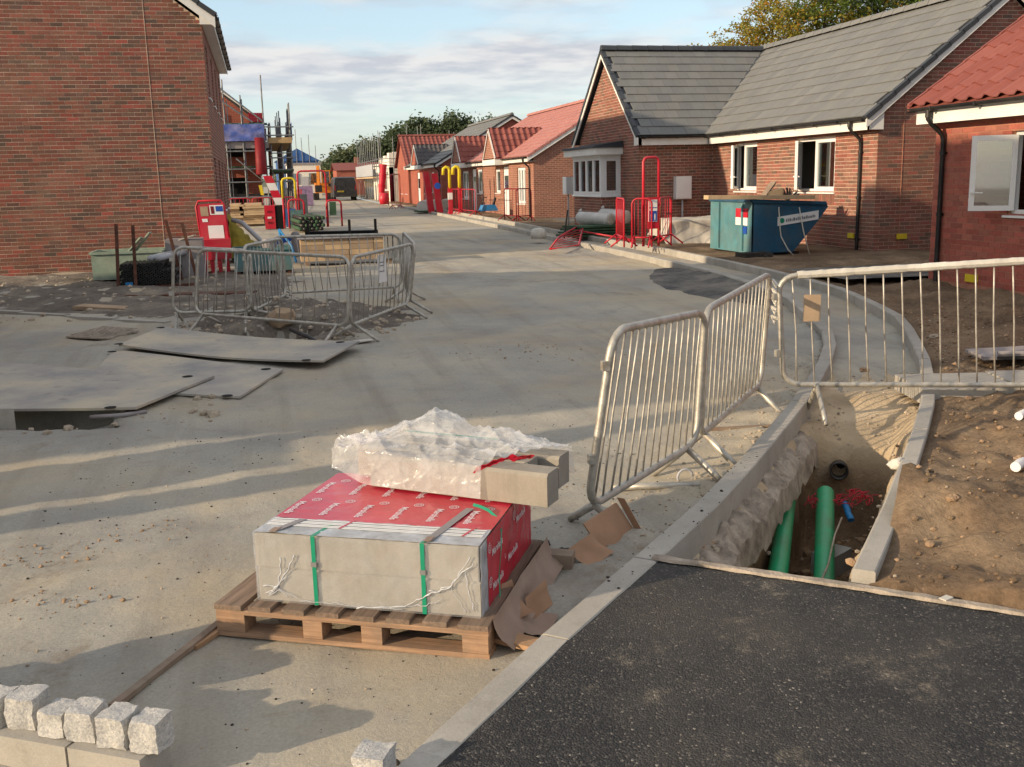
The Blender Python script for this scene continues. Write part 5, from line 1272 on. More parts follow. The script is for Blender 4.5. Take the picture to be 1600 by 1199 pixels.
dp = single('drain_outlet', b, MAT['black_plastic'], 'round black drain outlet in the end wall of the trench', 'drain', OP, smooth=True)
b = MB(); b.lathe(OP+OD*.03, [(.053,0),(.053,.002)], 16, OD); build('bore', b, MAT['dark_void'], dp)
b = MB(); rs = random.Random(4)
for k in range(46):
    c = V((3.52+.45*rs.random(), 5.95+.22*rs.random(), -.40)); c += V((.0,0,.02+.05*rs.random())); a = rs.uniform(0, 6.28); pts = [c+V((.05*t*math.cos(a)+.02*math.sin(t*3), .05*t*math.sin(a)+.02*math.cos(t*4), .015*math.sin(t*5))) for t in (-1,-.5,0,.5,1)]; b.tube(pts, .0035, 4)
single('warning_mesh', b, MAT['red_plastic'], 'tangle of red plastic warning mesh lying in the trench', 'warning mesh', (3.7,6.0,-.4))
b = MB(); b.boxf((3.3,5.35,-.62), (.2,.12,0), (-.08,.13,0), (0,0,.14)); single('trench_block', b, MAT['grey_block'], 'grey block in the shadow against the right side of the trench', 'block', (3.3,5.35,-.6))
b = MB(); b.tube([(2.30,4.42,-.6),(2.31,4.44,-.25)], .03, 8); b.tube([(2.31,4.44,-.25),(2.31,4.44,-.21)], .036, 8); single('water_pipe', b, MAT['blue_plastic'], 'short upright capped pipe in the dark corner of the trench', 'pipe', (2.3,4.4,-.5), smooth=True)
# white pipes and a black mat on the soil
for lab, a, c in (('white plastic pipe lying on the soil, the nearer one at the right edge', (4.0,4.68), (4.55,5.05)), ('white plastic pipe lying on the soil, the farther one at the right edge', (4.9,5.74), (5.5,6.05))):
    pipe(lab, (a[0],a[1],soil_z(*a)+.03), (c[0],c[1],soil_z(*c)+.03), .028, 'white_upvc', 'plastic_pipe')
b = MB(); b.bar((6.0,7.62,.26), (6.75,7.40,.29), .42, .03); b.tube([(6.06,7.4,.30),(6.9,7.16,.29)], .022, 8); single('rubber_mat', b, MAT['wrap_grey'], 'grey rubber mat with a dark edge lying on the soil behind the barrier', 'mat', (6.3,7.5,.25))
b = MB(); b.bar((6.05,7.40,.262), (6.5,7.27,.27), .03, .03); single('dark_batten', b, MAT['black_plastic'], 'black strip along the front of the grey mat on the soil', 'strip', (6.2,7.35,.25))
b = MB(); b.tube([(1.95,5.62,.03),(2.45,5.47,.04)], .022, 8); single('broken_tube', b, MAT['galvanised'], 'bent grey tube lying under the joint of the two leaning barriers', 'tube', (2.5,5.5,0), smooth=True)
b = MB(); b.tube([(2.42+.05*math.cos(a*.5), 5.62, .05+.05*math.sin(a*.5)) for a in range(13)], .008, 6); single('pipe_ring', b, MAT['grey_upvc'], 'small grey pipe ring standing under the leaning barriers', 'ring', (2.42,5.62,0), smooth=True)
b = MB(); b.bar((3.1,6.75,.03), (3.65,6.6,.05), .035, .02); single('timber_batten', b, MAT['timber_old'], 'thin batten on the sand beside the kerb under the second leaning barrier', 'timber', (3.4,6.7,0))

# ================================================================ MIDDLE DISTANCE
# ---- blue tipping skip in front of the grey-roofed bungalow
sx0, sy0, sy1, sz = 9.02, 17.9, 19.75, .33
SK = thing('skip', 'blue metal tipping skip full of site waste in front of the grey-roofed bungalow', 'skip', (9.6, 18.8, .26))
prof = [(9.02,.36),(9.90,.36),(10.40,.92),(10.62,1.20),(10.52,1.27),(9.02,1.36)]
for y, sg in ((sy0, -1), (sy1, 1)):
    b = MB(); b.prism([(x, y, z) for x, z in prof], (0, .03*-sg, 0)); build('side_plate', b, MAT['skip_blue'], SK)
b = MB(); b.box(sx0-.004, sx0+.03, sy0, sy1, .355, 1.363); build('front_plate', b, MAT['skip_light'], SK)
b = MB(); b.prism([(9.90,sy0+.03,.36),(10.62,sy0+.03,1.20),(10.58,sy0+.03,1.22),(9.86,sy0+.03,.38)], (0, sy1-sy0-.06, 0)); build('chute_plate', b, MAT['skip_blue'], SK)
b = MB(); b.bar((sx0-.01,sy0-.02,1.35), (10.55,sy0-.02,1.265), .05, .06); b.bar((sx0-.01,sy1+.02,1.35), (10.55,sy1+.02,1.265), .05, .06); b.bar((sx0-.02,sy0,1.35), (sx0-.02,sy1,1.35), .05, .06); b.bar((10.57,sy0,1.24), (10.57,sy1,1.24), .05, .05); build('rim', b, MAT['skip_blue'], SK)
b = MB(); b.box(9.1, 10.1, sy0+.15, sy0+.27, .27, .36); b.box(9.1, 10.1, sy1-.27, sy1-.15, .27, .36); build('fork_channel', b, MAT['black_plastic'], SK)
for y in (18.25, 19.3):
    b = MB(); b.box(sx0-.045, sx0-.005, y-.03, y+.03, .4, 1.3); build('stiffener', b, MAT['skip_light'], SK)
b = MB(); b.box(sx0-.022, sx0-.006, 18.05, 18.55, 1.03, 1.2); build('red_label', b, MAT['red_plastic'], SK); b = MB(); b.box(sx0-.023, sx0-.006, 18.05, 18.55, .88, 1.028); build('white_label', b, MAT['sign_white'], SK); b = MB(); b.box(sx0-.022, sx0-.006, 18.08, 18.3, .72, .86); build('blue_label', b, MAT['sign_blue'], SK)
b = MB(); b.boxf((9.55,sy0-.016,.86), (.86,0,.10), (0,.012,0), (0,0,.17)); sg = build('name_plate', b, MAT['sign_white'], SK)
b = MB(); b.lathe((9.64,sy0-.018,.96), [(.05,0),(.05,.003)], 14, (0,-1,0)); build('logo', b, MAT['strap_green'], SK)
b = MB(); rs = random.Random(3); x = 9.72
while x < 10.32: w_ = rs.uniform(.02, .045); b.boxf((x,sy0-.019,.91+(x-9.55)*.116), (w_,0,w_*.116), (0,.002,0), (0,0,rs.choice((.045,.06,.06)))); x += w_+.012
build('print_marks', b, MAT['print_grey'], SK)
for x, pts in ((9.62, [(9.55,17.86,1.22),(9.58,17.84,.8),(9.60,17.83,.66),(9.72,17.78,.42),(9.82,17.74,.30)]), (10.1, [(9.98,17.86,1.2),(10.05,17.8,.75),(10.16,17.74,.30)])):
    b = MB(); b.tube(pts, .012, 6); build('hanging_strap', b, MAT['bag_white'], SK, smooth=True)
b = MB(); b.box(sx0+.04, 10.3, sy0+.05, sy1-.05, 1.02, 1.12); build('waste_fill', b, MAT['clod'], SK)
b = MB(); b.bar((8.10,17.95,1.44), (10.26,17.88,1.385), .23, .075); single('scaffold_board', b, MAT['timber_pale'], 'long pale scaffold board lying across the top of the blue skip', 'board', (9.2,18.1,1.38))
b = MB(); b.bar((9.3,18.5,1.1), (9.83,18.62,1.68), .16, .03); b.bar((9.36,18.7,1.15), (9.9,18.75,1.62), .09, .03); single('scrap_board', b, MAT['timber_old'], 'brown scrap board sticking steeply up out of the skip', 'board', (9.5,18.6,1.4))
b = MB(); b.boxf((9.68,18.5,1.36), (.34,.05,.08), (-.02,.1,0), (-.02,0,.13)); single('timber_offcut', b, MAT['timber_pale'], 'pale squared timber offcut lying on top of the skip load', 'timber', (9.8,18.5,1.4))
b = MB(); rs = random.Random(8)
for k in range(26):
    a = rs.uniform(0, 6.28); e = rs.uniform(.2, 1.2); c = V((10.12,18.55,1.33)); d = V((math.cos(a)*math.cos(e), math.sin(a)*math.cos(e), math.sin(e))); b.tube([c, c+d*.26], [.02,.006], 4)
single('bristle_bundle', b, MAT['black_plastic'], 'black spiky bundle on top of the skip load', 'brush', (10.1,18.6,1.3))
b = MB(); b.boxf((8.75,17.6,.30), (.55,.1,0), (-.06,.3,0), (0,0,.09)); b.rock((9.2,17.55,.33), .09, 3, 2); single('dark_lump', b, MAT['stone_dark'], 'dark rubbly lumps lying at the near corner of the skip', 'rubble', (9,17.7,.3))

# ---- sheeted stack behind the red barriers
b = MB()
def tarp(i, j):
    s_, t = i/50, j/28; x = lerp(8.75, 11.2, s_); u = t*2.4
    if u < .65: y, z = 21.75, lerp(.30, .86, u/.65)
    elif u < 1.75: y, z = 21.75+(u-.65), .86+.03*math.sin((u-.65)*2.8)
    else: y, z = 22.85, lerp(.86, .3, (u-1.75)/.65)
    sl_ = smooth(.0, .10, s_); z = .30+(z-.30)*(.35+.65*sl_); k = noise.noise(V((x*3.1, u*3, 0)))*.06+noise.noise(V((x*8, u*8, 3)))*.025
    skirt = .22*max(0, 1-u/.35)*(1+.6*noise.noise(V((x*4, 9, 0))))
    return (x, y-skirt+k-(.15*(1-sl_)), z+k*.5)
b.grid(51, 29, tarp); single('sheeted_stack', b, MAT['tarp_white'], 'low stack under a dusty white plastic sheet between the red barriers and the skip', 'sheeted stack', (10,22.3,.3), smooth=True)
for x in (10.35, 10.9): b = MB(); b.bar((x,21.3,.34), (x+.35,21.28,.34), .1, .09); single('yellow_block', b, MAT['orange_paint'], 'orange-yellow bearer under the %s of the white sheeted stack' % ('middle' if x < 10.5 else 'right end'), 'bearer', (x,21.3,.3))

# ---- insulation rolls on green-wrapped pallets by the bay window
for i, (p0, p1, r, lab) in enumerate((((8.25,26.3,.80),(8.78,25.35,.76),.17,'white wrapped insulation roll by the bay window, the left one'),((8.88,26.3,.84),(9.25,25.45,.80),.19,'white wrapped insulation roll by the bay window, the right one'))):
    th = thing('insulation_roll', lab, 'roll', ((p0[0]+p1[0])/2, (p0[1]+p1[1])/2, .6), 0, 'insulation rolls by the bay window'); a, c = V(p0), V(p1); d = (c-a)
    b = MB(); b.tube([a+d*k/8+V((0,0,.012*noise.noise(V((k*1.3, i, 0))))) for k in range(9)], [r*(1+.07*noise.noise(V((k*1.7, i*5, 2)))) for k in range(9)], 16); build('wrap', b, MAT['roll_wrap'], th, smooth=True)
    b = MB(); b.lathe(c+d.normalized()*.002, [(r*.93,0),(r*.8,.02),(.03,.012)], 16, d); build('roll_end', b, MAT['slab_tan'] if i == 9 else MAT['tarp_white'], th, smooth=True)
    b = MB(); b.tube([a-d.normalized()*.02, a-d.normalized()*.1, a-d.normalized()*.16], [r*.95, r*.5, r*.12], 10); b.tube([a+V((0,0,r*.9)), a+V((.05,.05,r*1.35))], [.06,.02], 6); build('wrap_tuft', b, MAT['roll_wrap'], th, smooth=True)
gp = thing('pallet_stack', 'dark green wrapped pallets under the insulation rolls by the bay window', 'pallet stack', (8.5,25.6,.35))
for k in range(4): b = MB(); b.boxf((7.75+.05*k,25.15-.03*k,.36+.075*k), (1.7-.1*k,.25,0), (-.3,.75,0), (0,0,.05)); build('pallet_board', b, MAT['tarp_green'], gp)
for x in (7.9, 8.5, 9.1): b = MB(); b.box(x, x+.12, 25.35, 25.9, .3, .36); build('bearer', b, MAT['timber_old'], gp)
b = MB(); b.lathe((6.9,25.6,.36), [(.19,-.02),(.21,.08),(.17,.22),(.06,.25)], 14); single('white_drum', b, MAT['bag_white'], 'grubby white bag slumped on the path edge left of the fallen red barrier', 'bag', (6.9,25.6,.34), smooth=True)
b = MB(); b.tube([(7.5,25.3,.3),(7.62,25.35,1.05)], .02, 6); single('marker_rod', b, MAT['black_plastic'], 'thin black rod stuck upright beside the fallen red barrier', 'rod', (7.5,25.3,.3))

# ---- red street-works barriers
def red_barrier(label, a, c, group=None, h=1.0, panel=False, nb=7, mat='red_steel', r=.02, lean=(0,0,0), feet=True, bands=False):
    a, c = V(a), V(c); d = (c-a); L_ = d.length; d = d.normalized(); n = V((d.y,-d.x,0)); up = (V((0,0,1))+V(lean)).normalized()
    th = thing('street_barrier', label, 'barrier', (a+c)/2, 0, group)
    path = [a, a+up*(h-.12)]+[a+up*(h-.12)+d*.12*(1-math.cos(t*math.pi/8))+up*.12*math.sin(t*math.pi/8) for t in range(1, 5)]+[c+up*(h-.12)-d*.12*(1-math.cos(t*math.pi/8))+up*.12*math.sin(t*math.pi/8) for t in range(4, 0, -1)]+[c+up*(h-.12), c]
    b = MB(); b.tube(path, r, 8); b.tube([a+up*.2, c+up*.2], r*.9, 8); build('frame', b, MAT[mat], th, smooth=True)
    if panel:
        b = MB(); b.boxf(a+d*.04+up*.22-n*.006, d*(L_-.08), n*.012, up*(h-.34)); build('panel', b, MAT['red_plastic'], th)
    else:
        for k in range(nb):
            p = a+d*L_*(k+.7)/(nb+.4); b = MB(); b.tube([p+up*.2, p+up*(h-.03)], r*.4, 5); build('bar', b, MAT[mat], th, smooth=True)
    if feet:
        for p in (a+d*.03, c-d*.03):
            for sg in (-1, 1): b = MB(); b.tube([p+up*.22, p+n*sg*.28+V((0,0,.015))], r*.95, 6); build('foot', b, MAT[mat], th, smooth=True)
    if bands:
        for p in (a, c): b = MB(); b.tube([p+up*.12, p+up*.34], r*1.25, 8); build('amber_band', b, MAT['amber_strip'], th, smooth=True)
    return th
GR = 'red barriers round the standpost by the skip'
red_barrier('red steel barrier seen almost edge-on at the left of the tall red hoop', (7.36,20.4,.40), (7.62,21.6,.40), GR)
red_barrier('red steel barrier with close bars just left of the tall red hoop', (7.5,20.3,.40), (7.86,20.1,.40), GR, nb=5)
red_barrier('red steel barrier to the right of the tall red hoop, nearest the skip', (8.12,20.35,.40), (8.62,20.9,.40), GR, nb=5)
HO = thing('height_hoop', 'tall red steel hoop standing among the barriers by the skip', 'hoop', (7.95,20.45,.4))
b = MB(); z0, z1 = .40, 2.23
b.tube([(7.79,20.4,z0),(7.79,20.4,z1-.08),(7.82,20.4,z1-.02),(7.88,20.41,z1),(8.06,20.43,z1+.01),(8.12,20.44,z1-.02),(8.15,20.45,z1-.08),(8.15,20.45,z0)], .03, 10); build('tube', b, MAT['red_plastic'], HO, smooth=True)
for z in (.72, 1.0): b = MB(); b.tube([(8.15,20.44,z),(8.15,20.44,z+.24)], .037, 10); build('amber_band', b, MAT['amber_strip'], HO, smooth=True)
SG = thing('pedestrian_sign', 'blue and white pedestrian sign on a red panel in front of the tall hoop', 'sign', (7.93,20.2,.8))
b = MB(); b.box(7.80, 8.06, 20.215, 20.24, .77, 1.42); build('panel', b, MAT['red_plastic'], SG)
b = MB(); b.box(7.83, 8.02, 20.200, 20.214, .92, 1.37); build('plate', b, MAT['sign_white'], SG)
b = MB(); b.box(7.84, 8.01, 20.195, 20.199, .93, 1.14); b.box(7.84, 8.01, 20.195, 20.199, 1.2, 1.215); build('blue_field', b, MAT['sign_blue'], SG)
for x, s_ in ((7.885, 1.), (7.965, .8)):
    b = MB(); y = 20.1925
    b.lathe((x, y, .955+.145*s_), [(.013,0),(.013,.002)], 10, (0,-1,0)); b.face((x-.016*s_,y,1.0), (x+.016*s_,y,1.0), (x+.018*s_,y,.955+.125*s_), (x-.018*s_,y,.955+.125*s_)); b.face((x-.016*s_,y,.945), (x-.004,y,.945), (x,y,1.0), (x-.014*s_,y,1.0)); b.face((x+.004,y,.945), (x+.016*s_,y,.945), (x+.014*s_,y,1.0), (x,y,1.0)); build('figure', b, MAT['sign_white'], SG)
# the barrier that has fallen over
FB = thing('street_barrier', 'red steel barrier fallen flat across the kerb left of the tall hoop', 'barrier', (7,23.5,.35), 0)
P_ = [V((6.12,21.75,.33)), V((7.02,22.5,.34)), V((7.62,24.1,.62)), V((6.95,23.9,.46))]
b = MB(); b.tube(P_, .024, 8, closed=True); b.tube([P_[3], V((7.9,25.4,.62))], .022, 6); b.tube([V((7.5,24.0,.58)), V((8.6,23.0,.36))], .02, 6); build('frame', b, MAT['red_plastic'], FB, smooth=True)
for k in range(1, 6): b = MB(); b.tube([P_[0].lerp(P_[3], k/6), P_[1].lerp(P_[2], k/6)], .008, 5); build('bar', b, MAT['red_steel'], FB, smooth=True)
# row in front of the red-roofed bungalow
GB = 'red barriers in front of the red-roofed bungalow'
red_barrier('dark red barrier nearest the camera at the corner of the red-roofed bungalow', (8.75,35.4,.36), (9.35,35.6,.36), GB, h=1.15, nb=4, mat='red_dark')
red_barrier('dark red barrier turned edge-on beside the corner of the red-roofed bungalow', (8.7,37.0,.36), (8.85,35.5,.36), GB, h=1.15, nb=4, mat='red_dark')
red_barrier('long low red barrier in front of the white doors of the red-roofed bungalow', (8.75,42.5,.36), (8.7,45.2,.36), GB, h=1.1, nb=3)
red_barrier('red barrier left of the blue barrow along the path', (8.62,45.4,.36), (8.6,47.0,.36), GB, h=1.1, nb=3)
for i, (x, y, lab) in enumerate(((8.42,46.6,'red post with a white sleeve and yellow hooked top, nearest the kerb'),(8.72,45.8,'red post with yellow hooked top, second beside the kerb'))):
    th = thing('marker_post', lab, 'post', (x, y, .36), 0, 'hooked red posts'); b = MB(); b.box(x-.09, x+.09, y-.05, y+.05, .33, 1.55); build('post_body', b, MAT['red_plastic'], th)
    b = MB(); b.tube([(x,y,1.5),(x,y,2.3),(x-.04,y,2.42),(x-.16,y,2.45),(x-.27,y,2.38),(x-.29,y,2.1)], .075 if i else .07, 8); build('hook', b, MAT['yellow_plastic'], th, smooth=True)
    if i == 0: b = MB(); b.box(x-.1, x+.1, y-.06, y+.06, 1.0, 1.3); build('sleeve', b, MAT['sign_white'], th)
b = MB(); b.lathe((8.0,47.5,1.62), [(.0,0),(.15,.02),(.15,.04)], 14, (0,-1,0)); single('blue_sign', b, MAT['sign_blue'], 'small round blue sign hanging on the barriers before the red-roofed bungalow', 'sign', (8,47.5,1.6))
b = MB(); b.prism([(9.0,42.6,.55),(9.75,42.6,.55),(9.62,42.6,.80),(9.12,42.6,.80)], (0,.6,0)); BW = single('wheelbarrow', b, MAT['blue_plastic'], 'upturned blue wheelbarrow on the soil before the red-roofed bungalow', 'wheelbarrow', (9.4,42.9,.4))
b = MB(); b.tube([(9.0,42.7,.6),(8.7,42.6,.42)], .02, 6); b.tube([(9.1,42.9,.8),(9.2,43.0,1.1),(9.35,43.0,1.12)], .02, 6); b.tube([(9.6,42.9,.8),(9.7,42.9,1.1)], .06, 6); build('legs', b, MAT['black_plastic'], BW, smooth=True)
for i, (x, y, hh, lab) in enumerate(((8.15,52,1.55,'upright red plastic barrier beyond the paired posts'),(7.9,49.6,2.3,'tall narrow red barrier leaning by the far bungalow'),(8.15,48.6,2.2,'narrow red barrier just right of the tall leaning one'))):
    b = MB(); b.boxf((x,y,.35), (.28,0,0), (0,.3,0), (-.22 if i else 0,.0,hh-.35)); th = single('plastic_barrier', b, MAT['red_plastic'], lab, 'barrier', (x,y,.35), 'upright red plastic barriers on the right')
red_barrier('red barrier standing at the far end of the pavement beside the road', (7.05,57.2,.37), (7.6,57.6,.37), None, h=1.9, nb=5)
for i, (x, y) in enumerate(((7.75,50.6),(8.3,50.9),(8.85,51.2))):
    b = MB(); b.tube([(x,y,.62),(x+.42,y+1.3,.64)], .30, 12); single('insulation_roll', b, MAT['roll_wrap'] if i < 2 else MAT['tarp_white'], ('leftmost','middle','rightmost')[i]+' of the three wrapped rolls lying on pallets by the far kerb', 'roll', (x,y,.6), 'wrapped rolls by the far kerb', smooth=True, angle=40)
b = MB(); b.box(7.5, 9.2, 50.4, 52, .34, .42); single('pallet', b, MAT['tarp_green'], 'green pallet under the three wrapped rolls by the far kerb', 'pallet', (8.3,51,.35))

# ---- left of the street: storage in front of the tall house
RK = thing('pipe_rack', 'rack with tall rusty posts holding a block of black pipes against the left house', 'rack', (-2,18.3,.17))
for x, x2, zt in ((-2.42,-2.36,1.30),(-2.14,-2.10,1.27)): b = MB(); b.bar((x,18.1,.15), (x2,18.15,zt), .05, .06, up=(0,1,0)); build('post', b, MAT['rust'], RK)
for x, x2, zt in ((-1.42,-1.62,1.33),(-1.16,-1.36,1.27)): b = MB(); b.bar((x,18.75,.15), (x2,18.7,zt), .05, .06, up=(0,1,0)); build('post', b, MAT['rust'], RK)
for y in (18.2, 18.8): b = MB(); b.box(-2.45, -1.2, y-.04, y+.04, .2, .26); build('base_rail', b, MAT['rust'], RK)
PB = thing('pipe_bundle', 'stack of black plastic pipes seen end-on in the rusty rack', 'pipes', (-2,18.3,.28))
pm_ = MB(); pm_.lathe((0,0,0), [(.026,0),(.034,0),(.034,1.3),(.026,1.3),(.026,0)], 9, (0,1,0)); pme = mesh_of('pipe', pm_, MAT['black_plastic']); rs = random.Random(2)
for r_ in range(6):
    for c_ in range(13 - (r_ > 3)*rs.randint(0, 3)):
        x = -2.37+c_*.07+(.035 if r_ % 2 else 0); z = .30+r_*.061; piece('pipe', pme, PB, Matrix.Translation((x, 18.12+rs.uniform(0,.05), z)))
b = MB(); b.box(-2.3, -2.18, 18.09, 18.1, .27, .33); build('blue_tag', b, MAT['blue_plastic'], PB)
b = MB(); b.tube([(-1.75,18.2,.70),(-1.4,19.3,.72)], .05, 8); b.tube([(-1.9,18.3,.70),(-1.55,19.4,.72)], .05, 8); single('grey_ducts', b, MAT['grey_upvc'], 'two grey ducts lying on top of the black pipe stack', 'pipe', (-1.7,18.6,.7), smooth=True)
def bin_(label, x0, x1, y0, y1, z0, z1, mat, name='stillage', legs=True):
    th = thing(name, label, 'metal bin', ((x0+x1)/2, (y0+y1)/2, z0)); t = .02
    for nm, a in (('side_panel',(x0,x1,y0,y0+t)),('side_panel',(x0,x1,y1-t,y1)),('side_panel',(x0,x0+t,y0+t,y1-t)),('side_panel',(x1-t,x1,y0+t,y1-t))): box_part(th, nm, *a, z0+.1, z1, mat)
    box_part(th, 'floor_panel', x0+t, x1-t, y0+t, y1-t, z0+.1, z0+.13, mat); b = MB()
    b.bar((x0-.01,y0-.01,z1), (x1+.01,y0-.01,z1), .04, .04); b.bar((x0-.01,y1+.01,z1), (x1+.01,y1+.01,z1), .04, .04); b.bar((x0-.01,y0,z1), (x0-.01,y1,z1), .04, .04); b.bar((x1+.01,y0,z1), (x1+.01,y1,z1), .04, .04); build('rim', b, MAT[mat], th)
    if legs:
        for x in (x0+.06, x1-.06):
            for y in (y0+.06, y1-.06): box_part(th, 'leg', x-.04, x+.04, y-.04, y+.04, z0-.03, z0+.1, 'rust')
    return th
bin_('pale green metal stillage behind the black pipes at the left house wall', -2.92, -1.75, 18.9, 19.8, .22, .78, 'pale_green_paint')
for i, (p, q) in enumerate((((-2.5,19.3,.6),(-2.1,19.2,1.02)),((-2.35,19.4,.65),(-1.95,19.3,1.1)),((-1.6,19.4,.9),(-1.2,19.3,1.02)))):
    b = MB(); b.bar(p, q, .14, .02); single('offcut_strip', b, MAT['pale_green_paint'] if i != 2 else MAT['galvanised'], ('pale strip sticking up at the left of the green stillage','tallest pale strip sticking out of the green stillage','bent grey strip at the right of the green stillage')[i], 'strip', p)
b = MB(); b.box(-1.72, -1.08, 19.3, 19.9, .2, .95); single('grey_crate', b, MAT['wrap_grey'], 'dull grey crate against the left house behind the pipe rack', 'crate', (-1.4,19.6,.2))
RBAR = thing('red_station', 'red plastic fire-point stand with notices leaning at the corner of the left house', 'fire point', (-.9,20.3,.19))
b = MB(); b.prism([(-1.16,20.32,.80),(-.64,20.32,.82),(-.70,20.42,1.56),(-1.18,20.42,1.54)], (0,.04,0)); build('back_board', b, MAT['red_plastic'], RBAR)
b = MB(); b.tube([(-1.13,20.33,.7),(-1.20,20.43,1.50),(-1.16,20.43,1.60),(-.74,20.43,1.61),(-.69,20.43,1.53),(-.62,20.33,.7)], .022, 8); build('frame', b, MAT['red_steel'], RBAR, smooth=True)
for x0, x1, z0, z1, m, nm in ((-1.12,-.98,1.32,1.50,'slab_tan','notice'),(-.95,-.70,1.34,1.52,'sign_white','notice'),(-.84,-.71,1.40,1.50,'sign_blue','notice_picture'),(-.93,-.87,1.36,1.50,'red_dark','notice_mark'),(-1.10,-1.0,1.21,1.27,'sign_white','label'),(-1.0,-.72,.90,1.14,'sign_white','notice')):
    b = MB(); t0 = (z0-.8)/.74*.1; t1 = (z1-.8)/.74*.1; k = .012 if 'notice_' in nm else .008; b.face((x0,20.32+t0-k,z0), (x1,20.32+t0-k,z0), (x1-.01,20.32+t1-k,z1), (x0-.01,20.32+t1-k,z1)); build(nm, b, MAT[m], RBAR)
b = MB(); b.boxf((-1.19,20.10,.74), (.58,.02,.02), (0,.24,0), (0,0,.14)); b.boxf((-1.19,20.08,.50), (.58,.02,.02), (0,.03,0), (0,0,.26)); build('hood', b, MAT['red_plastic'], RBAR)
for x in (-1.14,-1.0,-.86,-.72): b = MB(); b.boxf((x,20.12,.20), (.07,0,0), (0,.2,0), (-.02,.0,.5)); build('leg', b, MAT['red_plastic'], RBAR)
bin_('blue-green metal bin behind the barriers, left of the stacked slabs', -.56, .50, 19.6, 20.4, .20, .70, 'teal_paint')
b = MB(); b.lathe((.1,19.75,.72), [(.13,0),(.14,.12),(.13,.16)], 14); single('paint_tub', b, MAT['wrap_grey'], 'round grey tub on the blue-green bin', 'tub', (.1,19.75,.72), smooth=True, angle=40)
b = MB(); b.tube([(.34,19.7,.7),(.30,19.75,1.05)], .03, 7); b.tube([(.30,19.72,1.05),(.5,19.5,.75),(.56,19.4,.45)], .022, 7); single('broom', b, MAT['blue_plastic'], 'blue and white tool handle leaning against the blue-green bin', 'tool', (.4,19.6,.5), smooth=True)
b = MB()
def yt(i, j):
    s_, t = i/20, j/14; x = lerp(-.72, .12, s_); z = .22+(1.0*(1-s_)**1.3*.9+.18)*math.sin(math.pi*min(1, t*1.15+.02))**.7; return (x+.06*noise.noise(V((i*.5, j*.5, 0))), 22.6+t*1.0+.05*noise.noise(V((i*.4, j*.6, 4))), z+.05*noise.noise(V((i*.6, j*.6, 8))))
b.grid(21, 15, yt); YTP = single('yellow_tarpaulin', b, MAT['tarp_yellow'], 'crumpled mustard tarpaulin heaped at the corner of the left house', 'tarpaulin', (-.3,23,.2), smooth=True)
b = MB(); b.tube([(-.62,22.7,1.16),(-.42,22.6,1.1),(-.12,22.5,.78),(.12,22.4,.52)], .05, 9); single('grey_duct', b, MAT['grey_upvc'], 'pale grey duct lying over the mustard tarpaulin', 'pipe', (-.3,22.6,.8), smooth=True)
# stacked slabs behind the barriers
SB = thing('slab_stack', 'long low stack of tan paving slabs on bearers beside the road', 'slab stack', (1.7,21.7,.2))
for k in range(4):
    for m in range(4): x = .72+m*.5; b = MB(); b.boxf((x+random.uniform(-.01,.01),21.45,.30+.112*k), (.492,0,0), (0,.62,0), (0,0,.106)); build('slab', b, MAT['slab_tan'] if (k+m) % 3 else MAT['timber_pale'], SB)
b = MB(); b.box(.68, 2.75, 21.4, 22.1, .752, .775); build('cover_sheet', b, MAT['wrap_grey'], SB)
for x in (.85, 1.7, 2.55): b = MB(); b.box(x-.05, x+.05, 21.42, 22.08, .19, .298); build('bearer', b, MAT['timber_old'], SB)
for i in range(3): b = MB(); b.box(2.42+.1*i, 2.50+.1*i, 21.38, 21.44, .30, .76); build('edge_stone', b, MAT['grey_block'], SB)
b = MB(); b.bar((1.0,25,.5), (2.65,24.6,.5), .3, .5); BX = single('black_trough', b, MAT['dark_void'], 'long black trough standing beyond the stacked slabs', 'trough', (1.8,24.8,.3))
for x, y in ((1.05,24.85),(2.0,24.62),(2.6,24.48)): b = MB(); b.tube([(x,y,.3),(x,y,1.02)], .035, 6); build('stake', b, MAT['black_plastic'], BX)
b = MB(); b.lathe((.72,24.2,.2), [(.1,0),(.1,.55),(.05,.6)], 12); single('grey_bottle', b, MAT['wrap_grey'], 'pale upright drum beside the black trough', 'drum', (.72,24.2,.2), smooth=True)
b = MB(); b.boxf((.3,24.5,.5), (.45,.1,.1), (0,.3,0), (0,0,.12)); single('blue_case', b, MAT['sign_blue'], 'dark blue case lying beside the black trough', 'case', (.5,24.6,.5))
PS = thing('pipe_stack', 'stack of dark green pipes lying beyond the black trough by the road', 'pipes', (1.7,37,.3))
for r_ in range(4):
    for c_ in range(6): b = MB(); b.tube([(1.25+c_*.14+.07*(r_ % 2),35.6,.36+r_*.12),(1.0+c_*.14+.07*(r_ % 2),38.6,.38+r_*.12)], .068, 8); build('pipe', b, MAT['black_plastic' if (r_+c_) % 2 else 'tarp_green'], PS, smooth=True)
